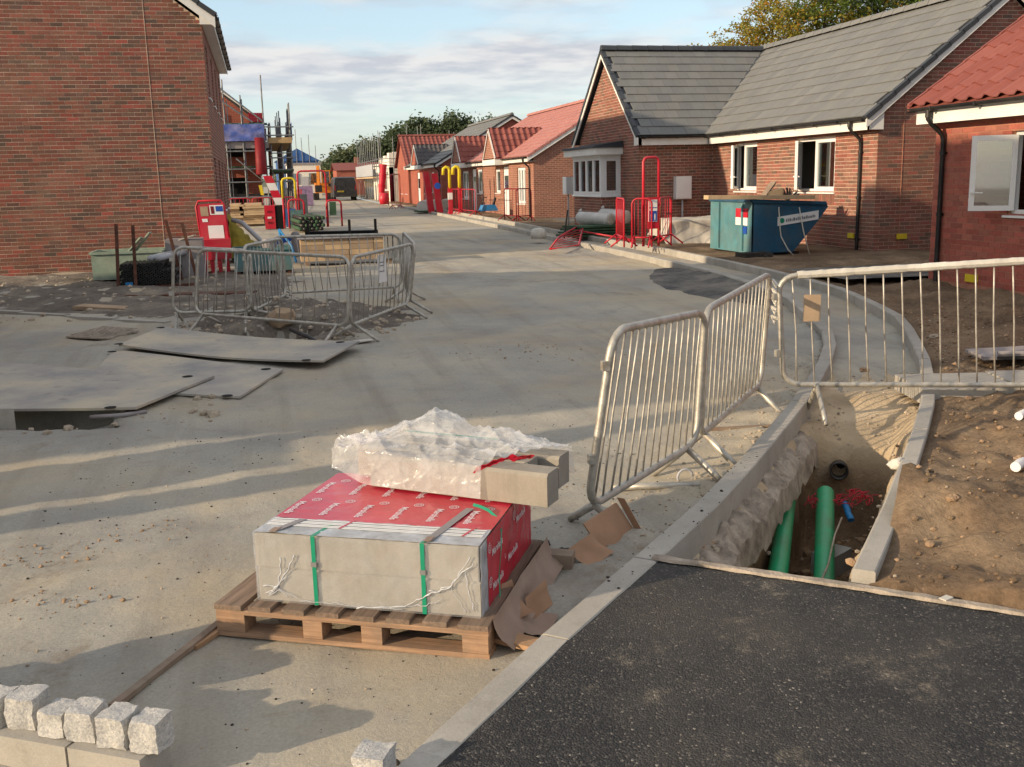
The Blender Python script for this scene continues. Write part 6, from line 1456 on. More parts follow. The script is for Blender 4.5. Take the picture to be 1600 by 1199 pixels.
# red cabinet with striped board, hoops and panels further along the kerb
CB = thing('red_cabinet', 'red plastic cabinet with a black side standing on the left verge', 'cabinet', (.35,39,.25))
box_part(CB, 'front', .1, .48, 38.95, 39.5, .27, 1.12, 'red_plastic'); box_part(CB, 'side', .485, .78, 38.97, 39.5, .27, 1.10, 'dark_void')
for z in (.9,.68,.5): box_part(CB, 'vent', .2, .34, 38.93, 38.949, z-.035, z+.035, 'red_dark' if z != .68 else 'sign_white')
SW = thing('striped_board', 'red and white striped warning board leaning behind the red cabinet', 'sign', (.5,39.6,1))
for k in range(4): b = MB(); b.boxf((.12+.07*k*0+(.42-.10*k),39.62,1.12+.27*k), (.32,0,0), (0,.03,0), (-.10,0,.265)); build('stripe', b, MAT['red_plastic' if k % 2 else 'sign_white'], SW)
b = MB(); b.boxf((.02,39.6,1.5), (.12,0,0), (0,.05,0), (-.06,0,.36)); build('yellow_lamp', b, MAT['yellow_plastic'], SW)
def hoop(label, x0, x1, y, z0, z1, mat, top=None, panel=None):
    th = thing('site_hoop', label, 'hoop', ((x0+x1)/2, y, z0)); r = .12; m = z0+(z1-z0)*.6
    pth = lambda lo: [(x0,y,lo),(x0,y,z1-r),(x0+r*.3,y,z1-r*.3),(x0+r,y,z1),(x1-r,y,z1),(x1-r*.3,y,z1-r*.3),(x1,y,z1-r),(x1,y,lo)]
    b = MB()
    if top: b.tube([(x0,y,z0),(x0,y,m)], .035, 7); b.tube([(x1,y,z0),(x1,y,m)], .035, 7); build('leg', b, MAT[mat], th, smooth=True); b = MB(); b.tube(pth(m), .04, 7); build('top_bar', b, MAT[top], th, smooth=True)
    else: b.tube(pth(z0), .035, 7); build('tube', b, MAT[mat], th, smooth=True)
    if panel: b = MB(); b.box(x0+.05, x1-.05, y-.02, y+.02, *panel[:2]); build('panel', b, MAT[panel[2]], th)
    return th
hoop('red hoop with a yellow top beside the red cabinet', .78, 1.24, 38.2, .3, 2.08, 'red_steel', 'yellow_plastic', (.35,1.0,'netting'))
hoop('small red hoop with a dark panel in front of the yellow-topped one', .95, 1.5, 38.0, .3, 1.32, 'red_steel', None, (.35,.95,'teal_paint'))
hoop('tall bare red hoop by the left edge of the road', 1.35, 2.35, 38.4, .3, 2.32, 'red_steel')
hoop('lower red hoop with a small notice beside the tall bare one', 2.32, 2.85, 38.3, .3, 1.25, 'red_steel', None, None)
b = MB(); b.box(2.42, 2.66, 38.2, 38.22, .72, 1.2); single('green_notice', b, MAT['tarp_green'], 'small green and grey notice hung in the lower red hoop', 'notice', (2.5,38.2,.8))
TS = thing('timber_stack', 'stack of pale sawn timber in front of the scaffolded house', 'timber stack', (-.5,44,.3))
rs = random.Random(6)
for k in range(9):
    for m in range(2): x = -1.6+rs.uniform(-.1,.1)+m*.85; b = MB(); b.boxf((x,42.5+rs.uniform(-.15,.15),.34+k*.088), (.83,0,0), (0,4.2,0), (0,0,.08)); build('plank', b, MAT['timber_pale'], TS)
b = MB(); b.box(-1.5, .1, 42.6, 46, .25, .33); build('bearer', b, MAT['timber_old'], TS)

# ================================================================ FAR HOUSES
def simple_house(label, x0, x1, y0, y1, zb, zt, ridge_dx, zr_, mat, tmat, tkind, tw, rows_, wins=(), doors=(), over=.28, tseg=6, capmat='slate_dark', name='bungalow', smat=None):
    """ridge along the street (y); the long front wall is at x0 facing the street"""
    th = thing(name, label, 'house', (x0, y0, zb)); rx_ = x0+ridge_dx; ez = zt+.22; ex = x0-over; tan_ = (zr_-ez)/(rx_-ex); L_ = y1-y0
    Wf_ = Wall((x0, y1, 0), (0,-1,0), (-1,0,0)); ops = [(y1-b_, y1-a_, z0, z1) for a_, b_, z0, z1, *_ in list(wins)+list(doors)]
    wall(th, Wf_, L_, zt+.1, ops, mat, rev=.08)
    gt = [(0,zt),(x1-x0,zt),(x1-x0,ez-.05),(rx_-x0,zr_-.1),(0,ez+.1)]
    wall(th, Wall((x0,y0,0),(1,0,0),(0,-1,0)), x1-x0, zt, [], mat, gt); wall(th, Wall((x0,y1,0),(1,0,0),(0,1,0)), x1-x0, zt, [], mat, gt); wall(th, Wall((x1,y0,0),(0,1,0),(1,0,0)), L_, zt, [], mat)
    for o, w_ in zip(ops, wins): window(th, Wf_, *o, w_[4] if len(w_) > 4 else [1], fw=.06)
    for o in ops[len(wins):]:
        b = MB(); b.boxf(Wf_.p(o[0]+.03, o[2], -.06), Wf_.u*(o[1]-o[0]-.06), Wf_.n*.03, (0,0,o[3]-o[2]-.03)); d_ = build('door', b, MAT['white_upvc'], th)
        b = MB(); b.boxf(Wf_.p(o[0]+.14, o[2]+1.1, -.03), Wf_.u*(o[1]-o[0]-.28), Wf_.n*.005, (0,0,.6)); build('pane', b, MAT['window_glass'], d_); b = MB(); b.boxf(Wf_.p(o[0]+.1, o[2]+.95, -.02), Wf_.u*.1, Wf_.n*.04, (0,0,.03)); build('handle', b, MAT['black_plastic'], d_)
    A_ = [(ex,y0-.12,ez),(rx_,y0-.12,zr_),(rx_,y1+.12,zr_),(ex,y1+.12,ez)]; bxx = 2*rx_-ex; B_ = [(bxx,y0-.12,ez),(rx_,y0-.12,zr_),(rx_,y1+.12,zr_),(bxx,y1+.12,ez)]
    rp_ = roof_slab(th, [A_, B_], smat or tmat); up_ = V((rx_-ex,0,zr_-ez))
    slope(th, rp_, (ex,y0-.1,ez), (0,1,0), L_+.2, up_, up_.length, up_.length/rows_, tw, tkind, tmat, seg=tseg, seed=int(x0*10+y0))
    ridge(th, rp_, (rx_,y0-.12,zr_+.05), (rx_,y1+.12,zr_+.05), tmat, ln=.9)
    verge(th, (ex,y0-.12,ez-.02), (rx_,y0-.12,zr_-.02), (0,-1,0), None, cap=capmat); verge(th, (bxx,y0-.12,ez-.02), (rx_,y0-.12,zr_-.02), (0,-1,0), None, cap=capmat)
    eaves(th, (x0,y0-.1,0), (x0,y1+.1,0), (-1,0,0), zt, .18, over-.02); gutter(th, (ex-.05,y0-.1,ez-.03), (ex-.05,y1+.1,ez-.03)); downpipe(th, x0-.05, y0+.5, ez-.08, zb, -1, 0, .25)
    return th, rp_, ex, ez, tan_
def gablet(th, ex, ez, tan_, yc, hw, zt_, prj, wmat, tmat, wall_x):
    """small gabled canopy over a door, its roof running back into the main slope"""
    zr_ = zt_; fx = ex-prj; bx_ = ex+(zr_-ez)/tan_; zb_ = ez+.02; b = MB()
    for sg in (-1, 1): b.prism([(fx,yc+sg*hw,zb_),(fx,yc,zr_),(bx_,yc,zr_),(ex+.05,yc+sg*hw,zb_)], (0,sg*.02,-.04))
    rp_ = build('canopy_roof', b, MAT[tmat], th); up_ = V((0,hw,zr_-zb_))
    for sg in (-1, 1): slope(th, rp_, (fx,yc-sg*hw,zb_), (1,0,0), bx_-fx+.3, (0,sg*hw,zr_-zb_), up_.length, up_.length/5, .27, 'pan', tmat, keep=lambda c: c.z > ez+(c.x-ex)*tan_-.04, seg=6, seed=3)
    b = MB(); b.face((fx+.06,yc-hw+.08,zb_),(fx+.06,yc+hw-.08,zb_),(fx+.06,yc,zr_-.1)); build('canopy_gable', b, MAT[wmat], th)
    b = MB(); b.bar((fx+.02,yc-hw,zb_-.03),(fx+.02,yc,zr_-.03), .03, .12, up=(0,1,0)); b.bar((fx+.02,yc+hw,zb_-.03),(fx+.02,yc,zr_-.03), .03, .12, up=(0,1,0)); build('canopy_board', b, MAT['white_paint'], th)
    b = MB(); b.box(fx, wall_x, yc-hw, yc+hw, ez-.26, ez-.03); build('canopy_fascia', b, MAT['white_paint'], th)
H4, rp4, ex4, ez4, tan4 = simple_house('red-roofed brick bungalow with two tiled door canopies, beyond the grey-roofed one', 10.42, 17.9, 39.2, 54, .27, 2.5, 3.75, 5.1, 'brick_far', 'plaintile_red', 'flat', .33, 15,
    wins=((40.5,41.9,.85,2.3,[1,1,1]),(45.0,46.0,1.25,2.3),(48.8,50.0,1.2,2.35),(52.2,53.9,.9,2.3,[1,1])), doors=((43.4,44.4,.3,2.4),(50.3,51.2,.3,2.4)), capmat='plaintile_red')
gablet(H4, ex4, ez4, tan4, 44.5, 1.25, 4.0, .35, 'brick_far', 'pantile_red', 10.42); gablet(H4, ex4, ez4, tan4, 52.4, 1.25, 4.0, .35, 'brick_far', 'pantile_red', 10.42)
meter_b = MB(); meter_b.box(12.3,12.55,39.17,39.2,.55,.63); build('damp_course_tag', meter_b, MAT['yellow_plastic'], H4)
H5, rp5, ex5, ez5, tan5 = simple_house('dark-roofed brick bungalow with a steep gable, third along on the right', 9.85, 18.2, 57, 69, .2, 2.6, 4.1, 5.35, 'brick_far_red', 'slate_tile', 'flat', .33, 11, wins=((59.5,60.6,1.2,2.35),(62.5,63.4,1.1,2.35)), doors=((65,66,.3,2.4),))
gablet(H5, ex5, ez5, tan5, 63.4, 1.5, 4.0, .3, 'brick_far_red', 'pantile_dark', 9.85)
# far house with its tiled slope towards us (ridge runs away from the street)
H6 = thing('bungalow', 'far bungalow with a broad red pantile slope facing the camera', 'house', (9.9, 70.5, .3))
b = MB(); b.box(9.9, 20, 70.5, 76, .2, 2.75); build('wall', b, MAT['brick_far_red'], H6)
rp6 = roof_slab(H6, [[(9.7,70.1,2.85),(20.3,70.1,2.85),(20.3,73.2,4.95),(9.7,73.2,4.95)], [(9.7,76.3,2.85),(20.3,76.3,2.85),(20.3,73.2,4.95),(9.7,73.2,4.95)]], 'pantile_red')
up_ = V((0,3.1,2.1)); slope(H6, rp6, (9.7,70.1,2.85), (1,0,0), 8.2, up_, up_.length, up_.length/10, .3, 'pan', 'pantile_red', seg=6); ridge(H6, rp6, (9.65,73.2,5.0), (20.3,73.2,5.0), 'pantile_red', ln=1)
b = MB(); b.box(9.6, 20, 70.2, 70.45, 2.62, 2.84); build('fascia', b, MAT['white_paint'], H6)
b = MB(); b.prism([(9.88,70.5,2.75),(9.88,76,2.75),(9.88,73.2,4.8)], (.05,0,0)); build('gable', b, MAT['brick_far_red'], H6)
for y in (71.2, 73.4): window(H6, Wall((9.9, 76, 0), (0,-1,0), (-1,0,0)), 76-y-1.2, 76-y, 1.0, 2.4, [1])
# unfinished white house with a bay, scaffold poles standing in front
H7 = thing('unfinished_house', 'unfinished house with stepped white block walls and a bay window behind scaffold poles', 'house', (9.4, 76.5, .3))
b = MB(); b.box(9.4, 17, 76.8, 77.1, .3, 2.9); b.box(9.4, 9.7, 76.8, 88, .3, 2.9); b.box(16.7,17,77.1,88,.3,2.9); build('wall', b, MAT['cream_wall'], H7)
for i, (y0, y1, z1) in enumerate(((76.85,78,3.95),(78,79.2,3.6),(79.2,80.6,3.8),(80.6,82,3.35),(82,84,3.7),(84,87.9,3.3))): box_part(H7, 'wall_lift', 9.41, 9.69, y0, y1-.02, 2.905, z1, 'cream_wall')
for i, (x0, x1, z1) in enumerate(((9.7,11,4.0),(11,12.3,3.6),(12.3,14,4.1),(14,16.6,3.6))): box_part(H7, 'wall_lift', x0, x1-.02, 76.81, 77.09, 2.905, z1, 'cream_wall')
b = MB(); b.box(8.9, 9.39, 77.8, 80.2, .3, 1.2); build('bay_plinth', b, MAT['brick_far_red'], H7); b = MB(); b.box(8.75, 9.39, 77.6, 80.4, 2.55, 2.85); build('bay_roof', b, MAT['white_paint'], H7)
window(H7, Wall((8.9,80.2,0),(0,-1,0),(-1,0,0)), 0, 2.4, 1.22, 2.54, [1,1,1], dep=0); window(H7, Wall((8.9,77.8,0),(1,0,0),(0,-1,0)), .02, .49, 1.22, 2.54, [1], dep=0)
SC7 = thing('scaffold', 'bare scaffold poles and boarded lift in front of the unfinished white house', 'scaffold', (8.2, 77, .3))
rs = random.Random(12)
for k in range(13): y = 76.3+k*1.5; pole(SC7, 'standard', (8.75,y,.4), (8.75+rs.uniform(-.03,.03),y,5.2+rs.uniform(-.3,.5)), .028, 'scaffold_tube')
for k in range(9): x = 8.6+k*1.05; pole(SC7, 'standard', (x,76.1,.4), (x,76.1,5.4+rs.uniform(-.4,.6)), .028, 'scaffold_tube')
for k in range(7): x = 12+k*1.6; pole(SC7, 'standard', (x,90,.4), (x,90,6.3+rs.uniform(-.5,.5)), .03, 'scaffold_tube')
for z in (2.35, 3.0, 3.5): pole(SC7, 'ledger', (8.72,76.2,z), (8.72,94.5,z), .028, 'scaffold_tube'); pole(SC7, 'ledger', (8.1,76.05,z), (17,76.05,z), .028, 'scaffold_tube')
b = MB(); b.box(8.5, 9.3, 80, 94, 2.15, 2.25); build('boards', b, MAT['timber_pale'], SC7); b = MB(); b.box(8.48,8.5,80,94,2.3,3.2); build('guard_net', b, MAT['grey_upvc'], SC7)
b = MB(); pts = [(8.05,69,3.0),(8.0,69,2.4),(7.9,69,1.7),(7.85,69,1.2)]
for p, q in zip(pts, pts[1:]): b.lathe(p, [(.26,0),(.19,(V(q)-V(p)).length*1.1)], 10, V(q)-V(p))
single('rubbish_chute', b, MAT['red_plastic'], 'red rubbish chute hanging by the unfinished white house', 'chute', (8,69,2), smooth=True, angle=40)
b = MB(); b.lathe((7.95,68.6,.4), [(.3,0),(.36,.35),(.3,.7),(.15,.75)], 10); single('red_bag', b, MAT['red_plastic'], 'bulging red bag under the rubbish chute', 'bag', (7.95,68.6,.4), smooth=True)

# ---------------------------------------------------------------- scaffolded house on the left
H8 = thing('unfinished_house', 'brick house under construction wrapped in scaffolding beyond the left house', 'house', (-.1, 47.5, .26))
Wx = Wall((-8.5,47.5,0),(1,0,0),(0,-1,0)); ops8 = [(6.9,8.0,1.1,2.2),(6.9,8.0,3.1,3.9)]
wall(H8, Wx, 8.6, 4.6, ops8, 'brick_far_red', [(0,4.6),(8.6,4.6),(4.3,8.0)]); Wy = Wall((.1,47.5,0),(0,1,0),(1,0,0)); ops9 = [(2,3.1,1.1,2.2),(5,6.1,1.1,2.2),(2,3.1,3.1,4.1)]; wall(H8, Wy, 12, 4.6, ops9, 'brick_far_red')
for o in ops8: box_part(H8, 'opening', -8.5+o[0], -8.5+o[1], 47.56, 47.6, o[2], o[3], 'dark_void')
roof_slab(H8, [[(.35,47.3,4.65),(-4.2,47.3,8.1),(-4.2,59.6,8.1),(.35,59.6,4.65)], [(-8.8,47.3,4.65),(-4.2,47.3,8.1),(-4.2,59.6,8.1),(-8.8,59.6,4.65)]], 'slate_dark')
b = MB(); b.bar((.32,47.2,4.6),(-4.2,47.2,8.05), .04, .2, up=(0,1,0)); build('bargeboard', b, MAT['white_paint'], H8)
SC8 = thing('scaffold', 'tube scaffolding with boarded lifts and blue sheeting round the left unfinished house', 'scaffold', (0, 46.5, .26))
rs = random.Random(5)
for x in (-3.4,-2.3,-1.25,-.55,.35): pole(SC8, 'standard', (x,46.2,.3), (x,46.2,6.1+rs.uniform(-.5,.4)), .032, 'scaffold_tube'); pole(SC8, 'standard', (x,47.2,.3), (x,47.2,4.9+rs.uniform(-.3,.4)), .03, 'scaffold_tube')
for z in (1.35, 2.0, 2.55, 3.3, 3.95, 4.3): pole(SC8, 'ledger', (-4,46.17,z), (.6,46.17,z), .032, 'scaffold_tube')
pole(SC8, 'raker', (-2.2,46.15,6.6), (.3,46.15,4.55), .035, 'scaffold_tube'); pole(SC8, 'raker', (-2.2,46.12,6.0), (-.1,46.12,4.5), .035, 'scaffold_tube'); pole(SC8, 'brace', (-.9,46.1,3.0), (.1,46.1,2.1), .03, 'scaffold_tube')
for z, m in ((3.42,'wrap_grey'),(3.30,'dark_void'),(1.40,'black_plastic')): b = MB(); b.box(-4, .5, 46.25, 47.1, z, z+(.28 if m == 'wrap_grey' else .1)); build('boards', b, MAT[m], SC8)
b = MB(); b.grid(30, 8, lambda i, j: (-3+3.35*i/29, 46.1+.06*noise.noise(V((i*.4, j*.5, 0))), 3.72+.7*j/7)); build('blue_sheeting', b, MAT['blue_sheet'], SC8, smooth=True)
for k in range(3): b = MB(); b.boxf((-.25,46.3,4.52+.13*k), (.62,.1,0), (0,.6,0), (-.02,0,.12)); build('red_sheet_pack', b, MAT['red_plastic'], SC8)
b = MB(); b.lathe((.12,46.0,3.85), [(.2,0),(.24,-1.5),(.22,-1.55)], 12); build('red_chute', b, MAT['red_dark'], SC8, smooth=True)
for z, m in ((4.42,'teal_paint'),(2.62,'tarp_green')): b = MB(); b.box(-4, .5, 46.3, 47.1, z, z+.06); build('boards', b, MAT[m], SC8)
for k in range(7): x = -3.6+k*.62; pole(SC8, 'standard', (x,46.22,.3), (x,46.22,5.2+rs.uniform(-.6,.9)), .022, 'scaffold_tube')
for k in range(6): x = -3.4+k*.7; b = MB(); b.boxf((x,46.9,3.75), (.35,0,0), (0,.2,0), (0,0,rs.uniform(.25,.6))); build('stored_pack', b, MAT[('netting','purple_wrap','bag_white','sign_blue')[k % 4]], SC8)
b = MB(); b.grid(12, 6, lambda i, j: (1.53+.03*noise.noise(V((i, j, 0))), 46.4+11.5*i/11, 3.75+.75*j/5)); build('blue_netting', b, MAT['netting'], SC8, smooth=True)
for k in range(8): y = 46.8+k*1.4; pole(SC8, 'standard', (1.05,y,.3), (1.05,y,4.9+rs.uniform(-.3,.5)), .024, 'scaffold_tube')
for z in (1.3, 2.5, 3.2): pole(SC8, 'ledger', (.6,46.3,z), (1.5,46.3,z), .026, 'scaffold_tube')
# side lift projecting over the pavement
for k in range(9):
    y = 46.4+k*1.45; pole(SC8, 'standard', (1.45,y,.3), (1.45+.02*k,y,4.9+rs.uniform(-.15,.5)), .03, 'scaffold_tube'); pole(SC8, 'standard', (.6,y,.3), (.6,y,4.5+rs.uniform(-.2,.3)), .03, 'scaffold_tube')
for z in (2.0, 3.0, 3.95, 4.3): pole(SC8, 'ledger', (1.47,46.3,z), (1.47,58.2,z), .03, 'scaffold_tube'); pole(SC8, 'transom', (.5,46.3,z), (1.6,46.3,z), .03, 'scaffold_tube')
for z, m in ((3.62,'ply'),(2.42,'tarp_green')): b = MB(); b.box(.55, 1.5, 46.3, 58, z, z+.07); build('boards', b, MAT[m], SC8)
b = MB(); b.box(.5, 1.5, 46.25, 46.29, 3.62, 3.86); build('toe_board', b, MAT['ply'], SC8); b = MB(); b.box(1.50, 1.52, 47.5, 58, 3.7, 4.35); build('blue_netting', b, MAT['netting'], SC8)
b = MB(); b.box(-2.6, -.2, 45.4, 45.9, .3, 1.3)
for k in range(3): red_barrier(('leftmost','middle','rightmost')[k]+' of the red barriers in front of the scaffolded house', (-1.3+k*.95,45.0,.28), (-.45+k*.95,45.1,.28), 'red barriers before the scaffolded house', h=1.05, nb=5)
b = MB(); b.rock((-.9,44.6,.5), .35, 2, 2); b.rock((-.4,44.9,.45), .28, 5, 2); single('dark_heap', b, MAT['stone_dark'], 'dark heap of rubble under the scaffolding on the left', 'rubble', (-.7,44.7,.3))

# ---------------------------------------------------------------- vehicles and clutter at the far end of the street
VN = thing('van', 'black van seen from behind parked in the middle of the street', 'van', (7, 90.5, zr(90)))
vz = zr(88); b = MB(); sec = [(-.98,.32),(-1.0,.9),(-.97,1.25),(-.86,1.88),(-.78,1.98),(.78,1.98),(.86,1.88),(.97,1.25),(1.0,.9),(.98,.32)]
for y0, y1, s0, s1 in ((88.0,88.25,.95,1),(88.25,92.0,1,1),(92.0,92.5,1,.9)):
    ring = lambda y, s_: [(6.98+x*s_, y, vz+(z-.32)*s_+.32) for x, z in sec]; A, B = ring(y0, s0), ring(y1, s1); n = len(sec)
    b.add(A+B, [(i, (i+1) % n, (i+1) % n+n, i+n) for i in range(n)]+([tuple(range(n))] if y0 == 88.0 else [])+([tuple(range(n, 2*n))] if y1 == 92.5 else []))
b.prism([(6.08,92.5,vz+.35),(7.88,92.5,vz+.35),(7.85,92.5,vz+1.1),(6.1,92.5,vz+1.1)], (0,.9,-.1)); build('body', b, MAT['van_paint'], VN, smooth=True, angle=30)
b = MB(); b.box(6.2, 6.94, 87.95, 88.0, vz+1.2, vz+1.72); b.box(7.02, 7.76, 87.95, 88.0, vz+1.2, vz+1.72); build('rear_window', b, MAT['van_paint'], VN)
b = MB(); b.box(6.0, 7.96, 87.9, 88.0, vz+.32, vz+.5); build('bumper', b, MAT['black_plastic'], VN)
b = MB(); b.box(6.3, 6.85, 87.93, 87.99, vz+.72, vz+.85); build('number_plate', b, MAT['tarp_yellow'], VN)
for x in (6.07, 7.80): b = MB(); b.box(x, x+.1, 87.94, 88.05, vz+.85, vz+1.3); build('tail_light', b, MAT['red_dark'], VN)
for x in (6.0, 7.72):
    for y in (88.9, 91.6): b = MB(); b.lathe((x,y,vz+.33), [(.33,0),(.33,.22),(.2,.23)], 18, (1,0,0)); build('wheel', b, MAT['tyre'], VN, smooth=True, angle=40)
for x in (5.82, 7.98): b = MB(); b.box(x, x+.2, 91.7, 91.8, vz+1.2, vz+1.45); build('mirror', b, MAT['van_paint'], VN)
DG = thing('digger', 'orange-yellow excavator working beyond the van', 'digger', (5.6, 96, .4))
b = MB(); b.box(4.9, 6.2, 95, 97, 1.0, 1.9); build('body', b, MAT['orange_paint'], DG); b = MB(); b.box(5.5, 6.2, 94.9, 96.2, 1.9, 2.9); build('cab', b, MAT['window_glass'], DG); b = MB(); b.box(5.45, 6.25, 94.85, 96.25, 2.9, 3.0); b.bar((5.5,94.9,1.9),(5.5,94.9,2.9),.08,.08); b.bar((6.2,94.9,1.9),(6.2,94.9,2.9),.08,.08); build('cab_frame', b, MAT['orange_paint'], DG)
b = MB(); b.bar((5.2,94.8,1.6),(5.1,93.4,3.3), .3, .3); b.bar((5.1,93.4,3.3),(5.0,92.4,1.6), .25, .25); build('boom', b, MAT['orange_paint'], DG); b = MB(); b.box(4.7, 5.3, 92.1, 92.6, 1.1, 1.7); build('bucket', b, MAT['black_plastic'], DG)
for x in (4.7, 5.95): b = MB(); b.box(x, x+.45, 94.7, 97.3, .38, 1.0); build('track', b, MAT['tyre'], DG)
SH = thing('site_cabin', 'cream steel site cabin beyond the scaffolded house', 'cabin', (4.2, 99, .4))
b = MB(); b.box(2.6, 5.6, 98, 104, .5, 3.6); build('wall', b, MAT['cream_wall'], SH); b = MB(); b.box(2.5, 5.7, 97.9, 104.1, 3.6, 3.75); build('roof', b, MAT['wrap_grey'], SH)
for x in (3.0, 4.5): b = MB(); b.box(x, x+.7, 97.95, 98.0, 1.8, 2.8); build('window', b, MAT['window_glass'], SH)
b = MB(); b.box(3.8, 4.4, 97.94, 98.0, .55, 2.5); build('door', b, MAT['grey_upvc'], SH)
RH = thing('house', 'distant red-brick house end behind the black van', 'house', (10, 118, .5))
b = MB(); b.box(8.5, 14, 118, 124, .4, 3.3); build('wall', b, MAT['brick_far_red'], RH); roof_slab(RH, [[(8.2,117.8,3.25),(14.3,117.8,3.25),(14.3,121,4.1),(8.2,121,4.1)], [(8.2,124.2,3.25),(14.3,124.2,3.25),(14.3,121,4.1),(8.2,121,4.1)]], 'pantile_red'); b = MB(); b.box(10.8,11.3,120.8,121.3,3.9,4.7); build('chimney', b, MAT['brick_far'], RH)
for x in (9.3, 11.6): b = MB(); b.box(x, x+1, 117.94, 118, 1.4, 2.5); build('window', b, MAT['white_upvc'], RH)
rs = random.Random(9)
for i, (x, y, s_, lab) in enumerate(((9.6,92,.55,'white bulk bag beside the van'),(10.6,92.5,.6,'white bulk bag in the middle of the row beyond the van'),(11.5,93,.55,'white bulk bag at the right of the row beyond the van'),(12.3,94,.5,'smaller white bulk bag at the end of the row'))):
    b = MB(); b.lathe((x,y,.4), [(s_*.9,0),(s_*1.05,.4),(s_*1.0,.85),(s_*.6,1.0),(.1,1.02)], 9); single('bulk_bag', b, MAT['bag_white'], lab, 'bag', (x,y,.4), 'bulk bags beyond the van', smooth=True)
b = MB(); b.box(9.2, 10.2, 93.5, 94.3, 1.35, 2.5); b.box(9.25,10.15,93.55,94.25,.4,1.35); single('brick_pack', b, MAT['slab_tan'], 'tall wrapped pack of tan bricks to the right of the van', 'brick pack', (9.7,93.9,.4))
b = MB(); b.box(9.95, 10.3, 91.2, 91.25, .9, 1.4); single('blue_drum', b, MAT['sign_blue'], 'blue panel on the bags beyond the van', 'panel', (10,91.2,.9))
b = MB(); b.box(9.3,9.7,86,86.4,.4,1.6); single('grey_post', b, MAT['grey_block'], 'stubby grey concrete post to the right of the van', 'post', (9.5,86,.4))
b = MB(); b.lathe((8.55,73.5,.4), [(.3,0),(.32,.6),(.1,.75)], 10); single('green_bag', b, MAT['tarp_green'], 'dark green sack by the kerb below the rubbish chute', 'bag', (8.5,73.5,.4), smooth=True)
for k in range(4): red_barrier(('nearest','second','third','farthest')[k]+' red barrier in the line on the left of the road before the van', (2.0+.35*k,62+5*k,.33), (2.35+.35*k,66.6+5*k,.35), 'line of red barriers on the left of the road', h=1.15, nb=6)
b = MB(); b.box(2.6,3.6,74,75.2,.35,1.7); single('purple_pack', b, MAT['purple_wrap'], 'purple wrapped pack beside the red barriers on the left of the road', 'pack', (3.1,74.5,.35))
b = MB(); b.box(1.9,2.5,70,71,.35,1.9); b.box(1.92,2.48,70.02,70.98,1.9,2.0); single('white_pack', b, MAT['bag_white'], 'white wrapped pack behind the red barriers on the left of the road', 'pack', (2.2,70.5,.35))
for i, (x, y) in enumerate(((1.7,58),(1.2,60.5),(.6,57.5))): b = MB(); b.boxf((x,y,.3), (.8,.1,0), (-.1,.9,0), (0,0,1.0+.35*(i % 2))); single('block_pack', b, MAT['grey_block'], ('grey block pack nearest the road below the scaffold','taller grey block pack below the scaffold','grey block pack tucked deepest under the scaffold')[i], 'block pack', (x,y,.3))
b = MB(); b.boxf((2.2,130,.4),(5,0,0),(0,8,0),(0,0,4.2)); b.prism([(2.0,129.8,4.6),(7.4,129.8,4.6),(4.7,129.8,6.1)], (0,8.4,0)); single('distant_house', b, MAT['netting'], 'distant plain blue house at the end of the street', 'house', (4.7,130,.4))  # walls and roof in one blue
SCF = thing('scaffold', 'distant thin scaffold poles rising at the end of the street', 'scaffold', (3, 128, .4))
for k in range(8): x = 1.6+k*.75; pole(SCF, 'standard', (x,129,.4), (x+rs.uniform(-.1,.1),129,8.2+rs.uniform(-2.5,1.8)), .04, 'scaffold_tube')

# ---------------------------------------------------------------- trees
def tree(label, x, y, zb, h, crown, lmats, nl, ls, trunk_r=.25, group=None, seed=0):
    """crown = list of (dx, dy, z, rx, ry, rz) lobes; leaves are small folded quads gathered in sprays"""
    rs = random.Random(seed); th = thing('tree', label, 'tree', (x, y, zb), 0, group)
    b = MB(); b.tube([(x,y,zb-.1),(x+.1,y,zb+h*.25),(x-.1,y+.1,zb+h*.55),(x,y,zb+h*.8)], [trunk_r*1.2, trunk_r, trunk_r*.6, trunk_r*.2], 8)
    for c in crown:
        b.tube([(x,y,zb+h*.3),(x+c[0]*.5,y+c[1]*.5,zb+c[2]*.72),(x+c[0],y+c[1],zb+c[2])], [trunk_r*.55, trunk_r*.3, trunk_r*.08], 6)
    build('trunk', b, MAT['bark'], th, smooth=True)
    vol = [c[3]*c[4]*c[5] for c in crown]; tot = sum(vol)
    for mi, lm_ in enumerate(lmats):
        b = MB(); per = 26; n = int(nl/len(lmats)/per)
        for k in range(n):
            r_ = rs.random()*tot; c = crown[-1]
            for cc_, vv in zip(crown, vol):
                if r_ < vv: c = cc_; break
                r_ -= vv
            d = V((rs.gauss(0,1), rs.gauss(0,1), rs.gauss(0,1))).normalized(); q = rs.random()**.45*(1+.22*noise.noise(d*2.3+V((seed, 0, 0))))
            p = V((x+c[0]+d.x*c[3]*q, y+c[1]+d.y*c[4]*q, zb+c[2]+d.z*c[5]*q)); sp_ = ls*3.6
            for m in range(per):
                o = p+V((rs.gauss(0,1), rs.gauss(0,1), rs.gauss(0,.7)))*sp_*.55; a = V((rs.gauss(0,1), rs.gauss(0,1), rs.gauss(0,.6))).normalized()*ls*rs.uniform(.6,1.25); e = a.cross(V((rs.gauss(0,1), rs.gauss(0,1), rs.gauss(0,1)))).normalized()*ls*rs.uniform(.35,.6)
                b.face(o-a, o+e, o+a, o-e)
        build('crown', b, MAT[lm_], th, kind='stuff')
    return th
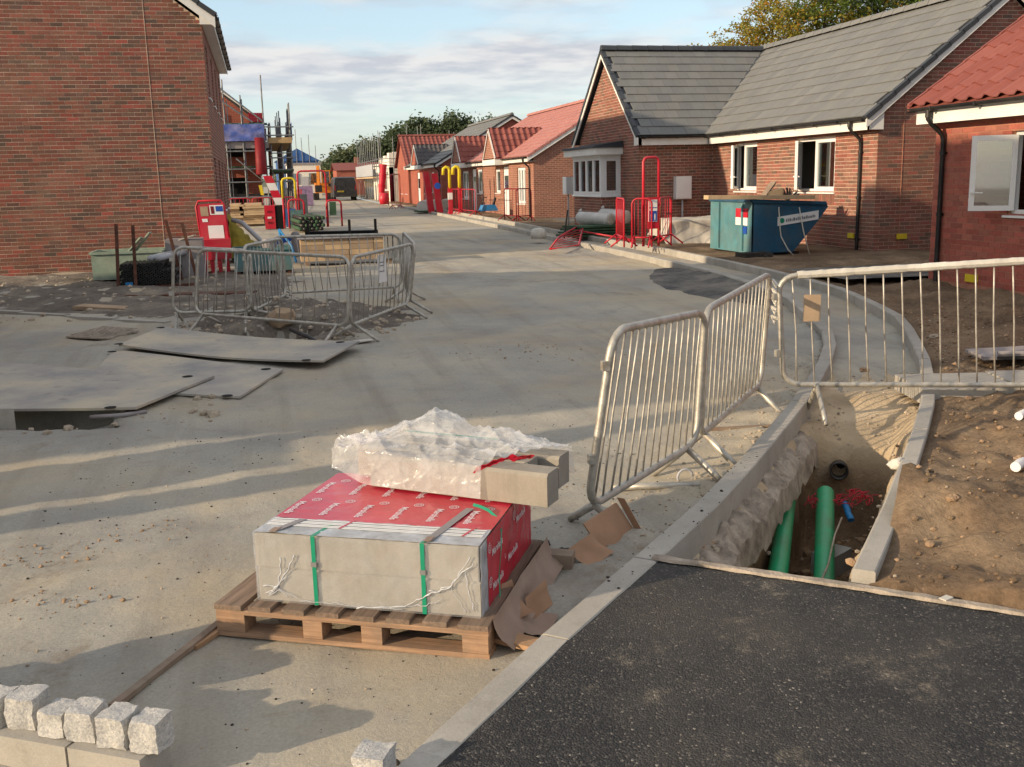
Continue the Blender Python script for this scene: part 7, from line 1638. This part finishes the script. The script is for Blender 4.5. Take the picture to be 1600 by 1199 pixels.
tree('autumn-yellow tree showing over the ridge of the grey roof, furthest left', 22.2, 43, .5, 8.0, [(-2.6,0,6.0,1.5,1.7,1.1),(-1.2,.5,6.9,1.4,1.6,1.2),(.3,0,7.8,1.6,1.9,1.5),(.3,0,5.8,2.6,2.2,1.6)], ['leaf_autumn'], 13000, .075, group='trees behind the grey roof', seed=1)
tree('olive-green tree behind the grey roof, in the middle of the group', 25.6, 44, .5, 10.5, [(-1.6,0,8.4,2.0,2.0,1.6),(.4,0,9.4,2.2,2.2,1.7),(1.8,0,8.0,2.0,2,1.8),(0,0,7.0,2.8,2.4,1.9)], ['leaf_autumn','leaf_green'], 20000, .08, group='trees behind the grey roof', seed=2)
tree('darker green tree behind the grey roof, furthest right', 30, 44, .5, 11.5, [(-2,0,9.2,2.2,2.2,1.8),(.6,0,10,2.4,2.4,2.0),(2.4,0,9,2.2,2.2,1.9),(0,0,7.6,3.2,2.8,2.1)], ['leaf_green','leaf_far'], 22000, .085, .3, 'trees behind the grey roof', 3)
TG = 'trees at the far end of the street'
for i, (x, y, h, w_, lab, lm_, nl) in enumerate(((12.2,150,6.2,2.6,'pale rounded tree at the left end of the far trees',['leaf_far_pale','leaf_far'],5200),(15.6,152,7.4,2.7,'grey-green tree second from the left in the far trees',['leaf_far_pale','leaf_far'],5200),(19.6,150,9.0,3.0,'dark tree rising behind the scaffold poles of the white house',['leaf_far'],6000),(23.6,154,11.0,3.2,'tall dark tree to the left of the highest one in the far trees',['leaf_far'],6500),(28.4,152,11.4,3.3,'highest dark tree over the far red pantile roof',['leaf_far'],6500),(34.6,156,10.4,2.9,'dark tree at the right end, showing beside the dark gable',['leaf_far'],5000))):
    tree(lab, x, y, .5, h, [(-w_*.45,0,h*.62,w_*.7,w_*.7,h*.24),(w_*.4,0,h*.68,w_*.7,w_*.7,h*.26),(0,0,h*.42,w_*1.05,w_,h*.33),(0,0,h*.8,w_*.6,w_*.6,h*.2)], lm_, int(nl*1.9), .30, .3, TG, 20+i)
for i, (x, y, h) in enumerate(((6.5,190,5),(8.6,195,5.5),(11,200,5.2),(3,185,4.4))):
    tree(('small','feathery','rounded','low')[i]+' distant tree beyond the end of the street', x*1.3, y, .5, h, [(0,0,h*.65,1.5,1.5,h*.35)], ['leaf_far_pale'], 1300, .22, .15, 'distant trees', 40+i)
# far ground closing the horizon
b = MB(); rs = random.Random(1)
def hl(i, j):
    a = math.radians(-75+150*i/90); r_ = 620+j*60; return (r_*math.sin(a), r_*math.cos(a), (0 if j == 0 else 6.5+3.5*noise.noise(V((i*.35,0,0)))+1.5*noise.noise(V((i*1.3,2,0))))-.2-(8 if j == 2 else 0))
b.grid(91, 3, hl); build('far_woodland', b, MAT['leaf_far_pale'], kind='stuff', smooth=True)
